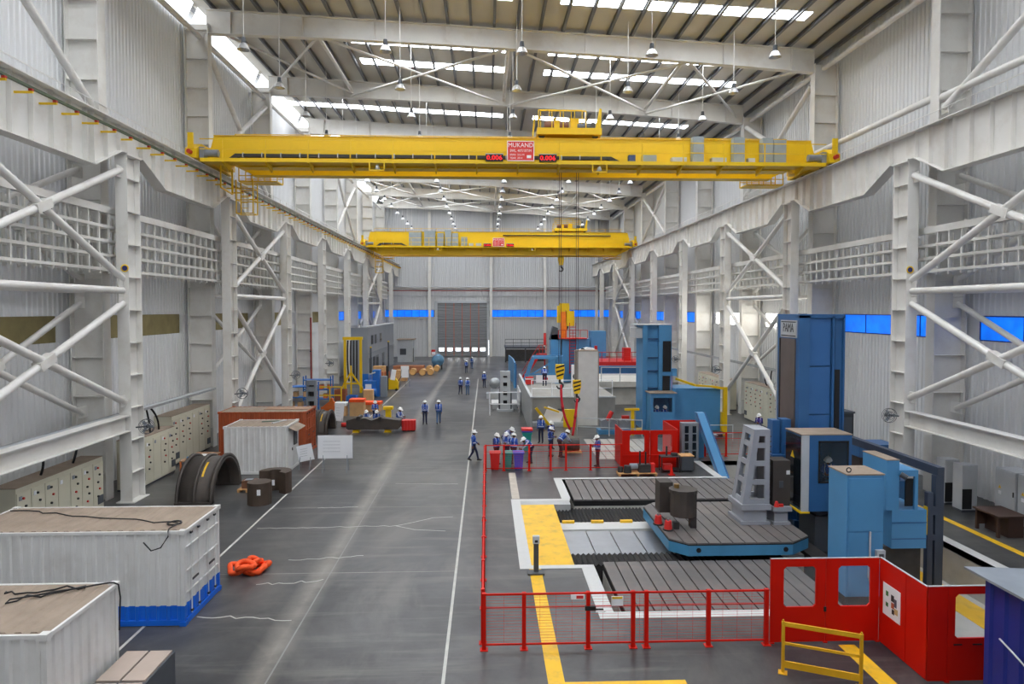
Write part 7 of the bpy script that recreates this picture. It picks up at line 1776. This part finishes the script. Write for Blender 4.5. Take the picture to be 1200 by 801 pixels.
def person(label, x, y, rz, pose='stand', shirt='blue', trou='navy', vest='blue', z=0.0, s=1.0, group=None):
    body, tags, vm, vt, J = POSES[pose]
    key = (pose, shirt, trou)
    if key not in CACHE:
        me = body.copy(); me.materials.clear()
        for m in (SKIN, SHIRT[shirt], TROU[trou], BOOT, HAIRM, EYEM): me.materials.append(m)
        me.polygons.foreach_set('material_index', tags); CACHE[key] = me
    vk = ('v', pose, vest)
    if vk not in CACHE:
        me = vm.copy(); me.materials.clear(); me.materials.append(VEST[vest]); me.materials.append(STRIPE); me.polygons.foreach_set('material_index', vt); CACHE[vk] = me
    o = bpy.data.objects.new('person', CACHE[key]); COL.objects.link(o)
    tag(o, label, 'person', group); o.location = (x, y, z); o.rotation_euler = (0, 0, rz); o.scale = (s, s, s)
    v = bpy.data.objects.new('vest', CACHE[vk]); COL.objects.link(v); v.parent = o
    h = bpy.data.objects.new('helmet', HELMET); COL.objects.link(h); h.parent = o
    F = Vector(J.get('face', (0, -1, 0))).normalized(); H = Vector(J['head'])
    h.location = H + Vector((0, .0, .045)); h.rotation_euler = (math.asin(-F.z) * .8, 0, 0)
    return o
R = math.radians
person('worker in a blue vest striding alone beside the red fence corner', -.73, 38.47, R(100), 'walk', 'blue', 'navy')
person('worker in dark trousers walking beside the one in pale jeans', -4.6, 50.95, R(8), 'stand', 'pale', 'navy', s=1.02)
person('worker in pale jeans walking beside the one in dark trousers', -3.58, 50.95, R(180), 'walk', 'blue', 'jeans', s=1.03)
person('worker in dark trousers in the walking pair nearer the guard-railed upright', -2.62, 68.5, R(170), 'walk', 'blue', 'navy')
person('worker in jeans in the walking pair nearer the guard-railed upright', -1.9, 68.2, R(190), 'stand', 'pale', 'jeans')
person('worker standing alone on the aisle beside the steel sphere', -.25, 74.6, R(20), 'stand', 'blue', 'navy')
person('worker in all dark clothes in front of the roller door', -2.7, 91.5, R(180), 'walk', 'navy', 'navy')
person('worker with pale sleeves nearest the roller door', -2.1, 98.0, R(160), 'stand', 'pale', 'jeans')
person('worker with arms folded in the group right behind the red bin', .55, 37.6, R(40), 'hold', 'navy', 'brown')
person('worker looking down in the group behind the green bin', 1.12, 37.9, R(-20), 'hold', 'pale', 'navy')
person('worker with back turned in the group behind the blue bin', 1.5, 37.5, R(150), 'hold', 'blue', 'brown')
person('worker bending forward at the edge of the group by the bins', 2.4, 37.8, R(-70), 'lean', 'pale', 'navy')
person('worker in a lilac shirt standing behind the group at the bins', 1.15, 40.2, R(60), 'lean', 'pale', 'navy', 'violet', s=1.1)
person('worker in a navy shirt nearest the red slings and coupling', 3.72, 39.5, R(80), 'hold', 'navy', 'navy')
person('worker in pale sleeves bending over the lifted coupling', 4.35, 39.25, R(110), 'lean', 'pale', 'brown', s=1.06)
person('worker standing behind the pair at the red slings', 3.95, 41.6, R(30), 'hold', 'navy', 'navy')
person('worker standing against the grey panel wall near the yellow formwork', 3.5, 43.6, R(-20), 'stand', 'blue', 'navy')
person('worker in a violet vest and maroon trousers beside the small red booth', 6.05, 36.75, R(-80), 'hold', 'blue', 'brown', 'violet')
person('worker standing over the seated pair by the steel bar', -8.35, 51.3, R(20), 'hold', 'blue', 'navy')
person('worker crouched nearer the yellow pedestal, behind the steel bar', -7.95, 49.6, R(0), 'sit', 'blue', 'navy')
person('worker crouched nearer the red cylinder, behind the steel bar', -8.7, 49.7, R(-10), 'sit', 'pale', 'navy')
person('worker in pale sleeves crouched beside the red fixture block', -6.35, 49.9, R(60), 'sit', 'pale', 'navy', s=1.12)
person('machine operator seated in the cabin of the tall boring machine', 13.05, 25.45, R(-30), 'sit', 'blue', 'navy', z=1.68)
person('operator standing in the second machine cabin, nearer its column edge', 11.55, 45.75, R(0), 'hold', 'blue', 'navy', z=.31)
person('operator standing in the second machine cabin, nearer the blue housing', 12.1, 45.75, R(0), 'hold', 'navy', 'navy', z=.31)
person('worker standing on the step of the hydraulic unit', 13.62, 23.25, R(-90), 'stand', 'blue', 'navy', z=.82, s=.98)
person('worker with a red tool behind the tall grey angle plate', 17.9, 44.0, R(-40), 'hold', 'navy', 'navy', 'violet')
person('worker on the pale concrete platform by the white banner', 5.1, 59.6, R(180), 'lean', 'blue', 'navy', z=1.87, s=1.1)

# ================================================================== SMALLER CLUTTER ALONG THE LEFT AISLE
def stanchion(label, x, y, h, m=DKGREY):
    r = thing('stanchion_post', label, 'post', (x, y, 0), 0, 'slim dark posts by the office'); P = PF(r)
    P('pole', m, lambda b: b.cyl((x, y, .04), (x, y, h), .09, n=8)); P('base', m, lambda b: b.cyl((x, y, 0), (x, y, .05), .35, n=12)); P('cap', YELLOW, lambda b: b.cyl((x, y, h), (x, y, h + .12), .11, n=8))
for x, y, h in ((-13.2, 78.4, 4.2), (-12.0, 84.0, 4.6)): stanchion('slim dark post standing near the grey site office', x, y, h)
CR = [(-13.4, 76.0, 1.2, 1.4, BL2, 'blue steel stillage with open top beside the hand stacker'), (-13.6, 64.2, 1.0, 1.1, mat('stillage_rust', (150, 84, 60), .7), 'rusty steel stillage beside the yellow gantry foot'), (-12.3, 62.8, .9, .7, BL2, 'small blue steel stillage behind the cardboard boxes')]
for x, y, w, h, m, lab in CR:
    r = thing('steel_stillage', lab, 'stillage', (x, y, 0)); P = PF(r)
    P('floor_plate', m, lambda b: b.box(x - w / 2, x + w / 2, y - .5, y + .5, .12, .18))
    for s in (-1, 1):
        P('side', m, lambda b: b.box(x + s * (w / 2 - .03) - .03, x + s * (w / 2 - .03) + .03, y - .5, y + .5, .18, h)); P('end', m, lambda b: b.box(x - w / 2 + .06, x + w / 2 - .06, y + s * .47 - .03, y + s * .47 + .03, .18, h))
        for q in (-1, 1): P('foot', m, lambda b: b.box(x + s * (w / 2 - .08) - .06, x + s * (w / 2 - .08) + .06, y + q * .4 - .06, y + q * .4 + .06, 0, .12))
for k, (x, y, rz, lab) in enumerate(((-10.9, 86.0, .2, 'orange lifting frame lying by the stacked planks'), (-13.1, 58.2, -.3, 'orange lifting frame lying behind the cardboard boxes'))):
    r = thing('lifting_frame', lab, 'frame', (x, y, 0), rz); OF = mat('frame_orange', (222, 112, 48), .6)
    MB().box(-1.0, 1.0, -.1, .1, .0, .28).build('spreader_bar', OF, r, False); MB().prism([(-.9, .28), (.9, .28), (0, .95)], 'y', -.05, .05).build('gusset_plate', OF, r, False); MB().cyl((0, -.1, .95), (0, .1, .95), .12, n=12).build('lifting_eye', OF, r, False)
# low dark trolley and drums by the second column
for x, y, m, lab in ((-14.9, 46.6, BINBLUE, 'blue oil drum standing behind the brown container'), (-14.2, 46.9, mat('drum_grey', (120, 124, 128), .5), 'grey oil drum standing behind the brown container')):
    r = thing('oil_drum', lab, 'drum', (x, y, 0)); P = PF(r)
    P('shell', m, lambda b: b.lathe([(0, 0), (.29, 0), (.3, .02), (.29, .05), (.29, .29), (.305, .31), (.29, .33), (.29, .58), (.305, .6), (.29, .62), (.29, .86), (.3, .88), (.28, .87), (0, .86)], (x, y, 0), 18)); P('bung', DARK, lambda b: b.cyl((x + .15, y, .86), (x + .15, y, .89), .035))
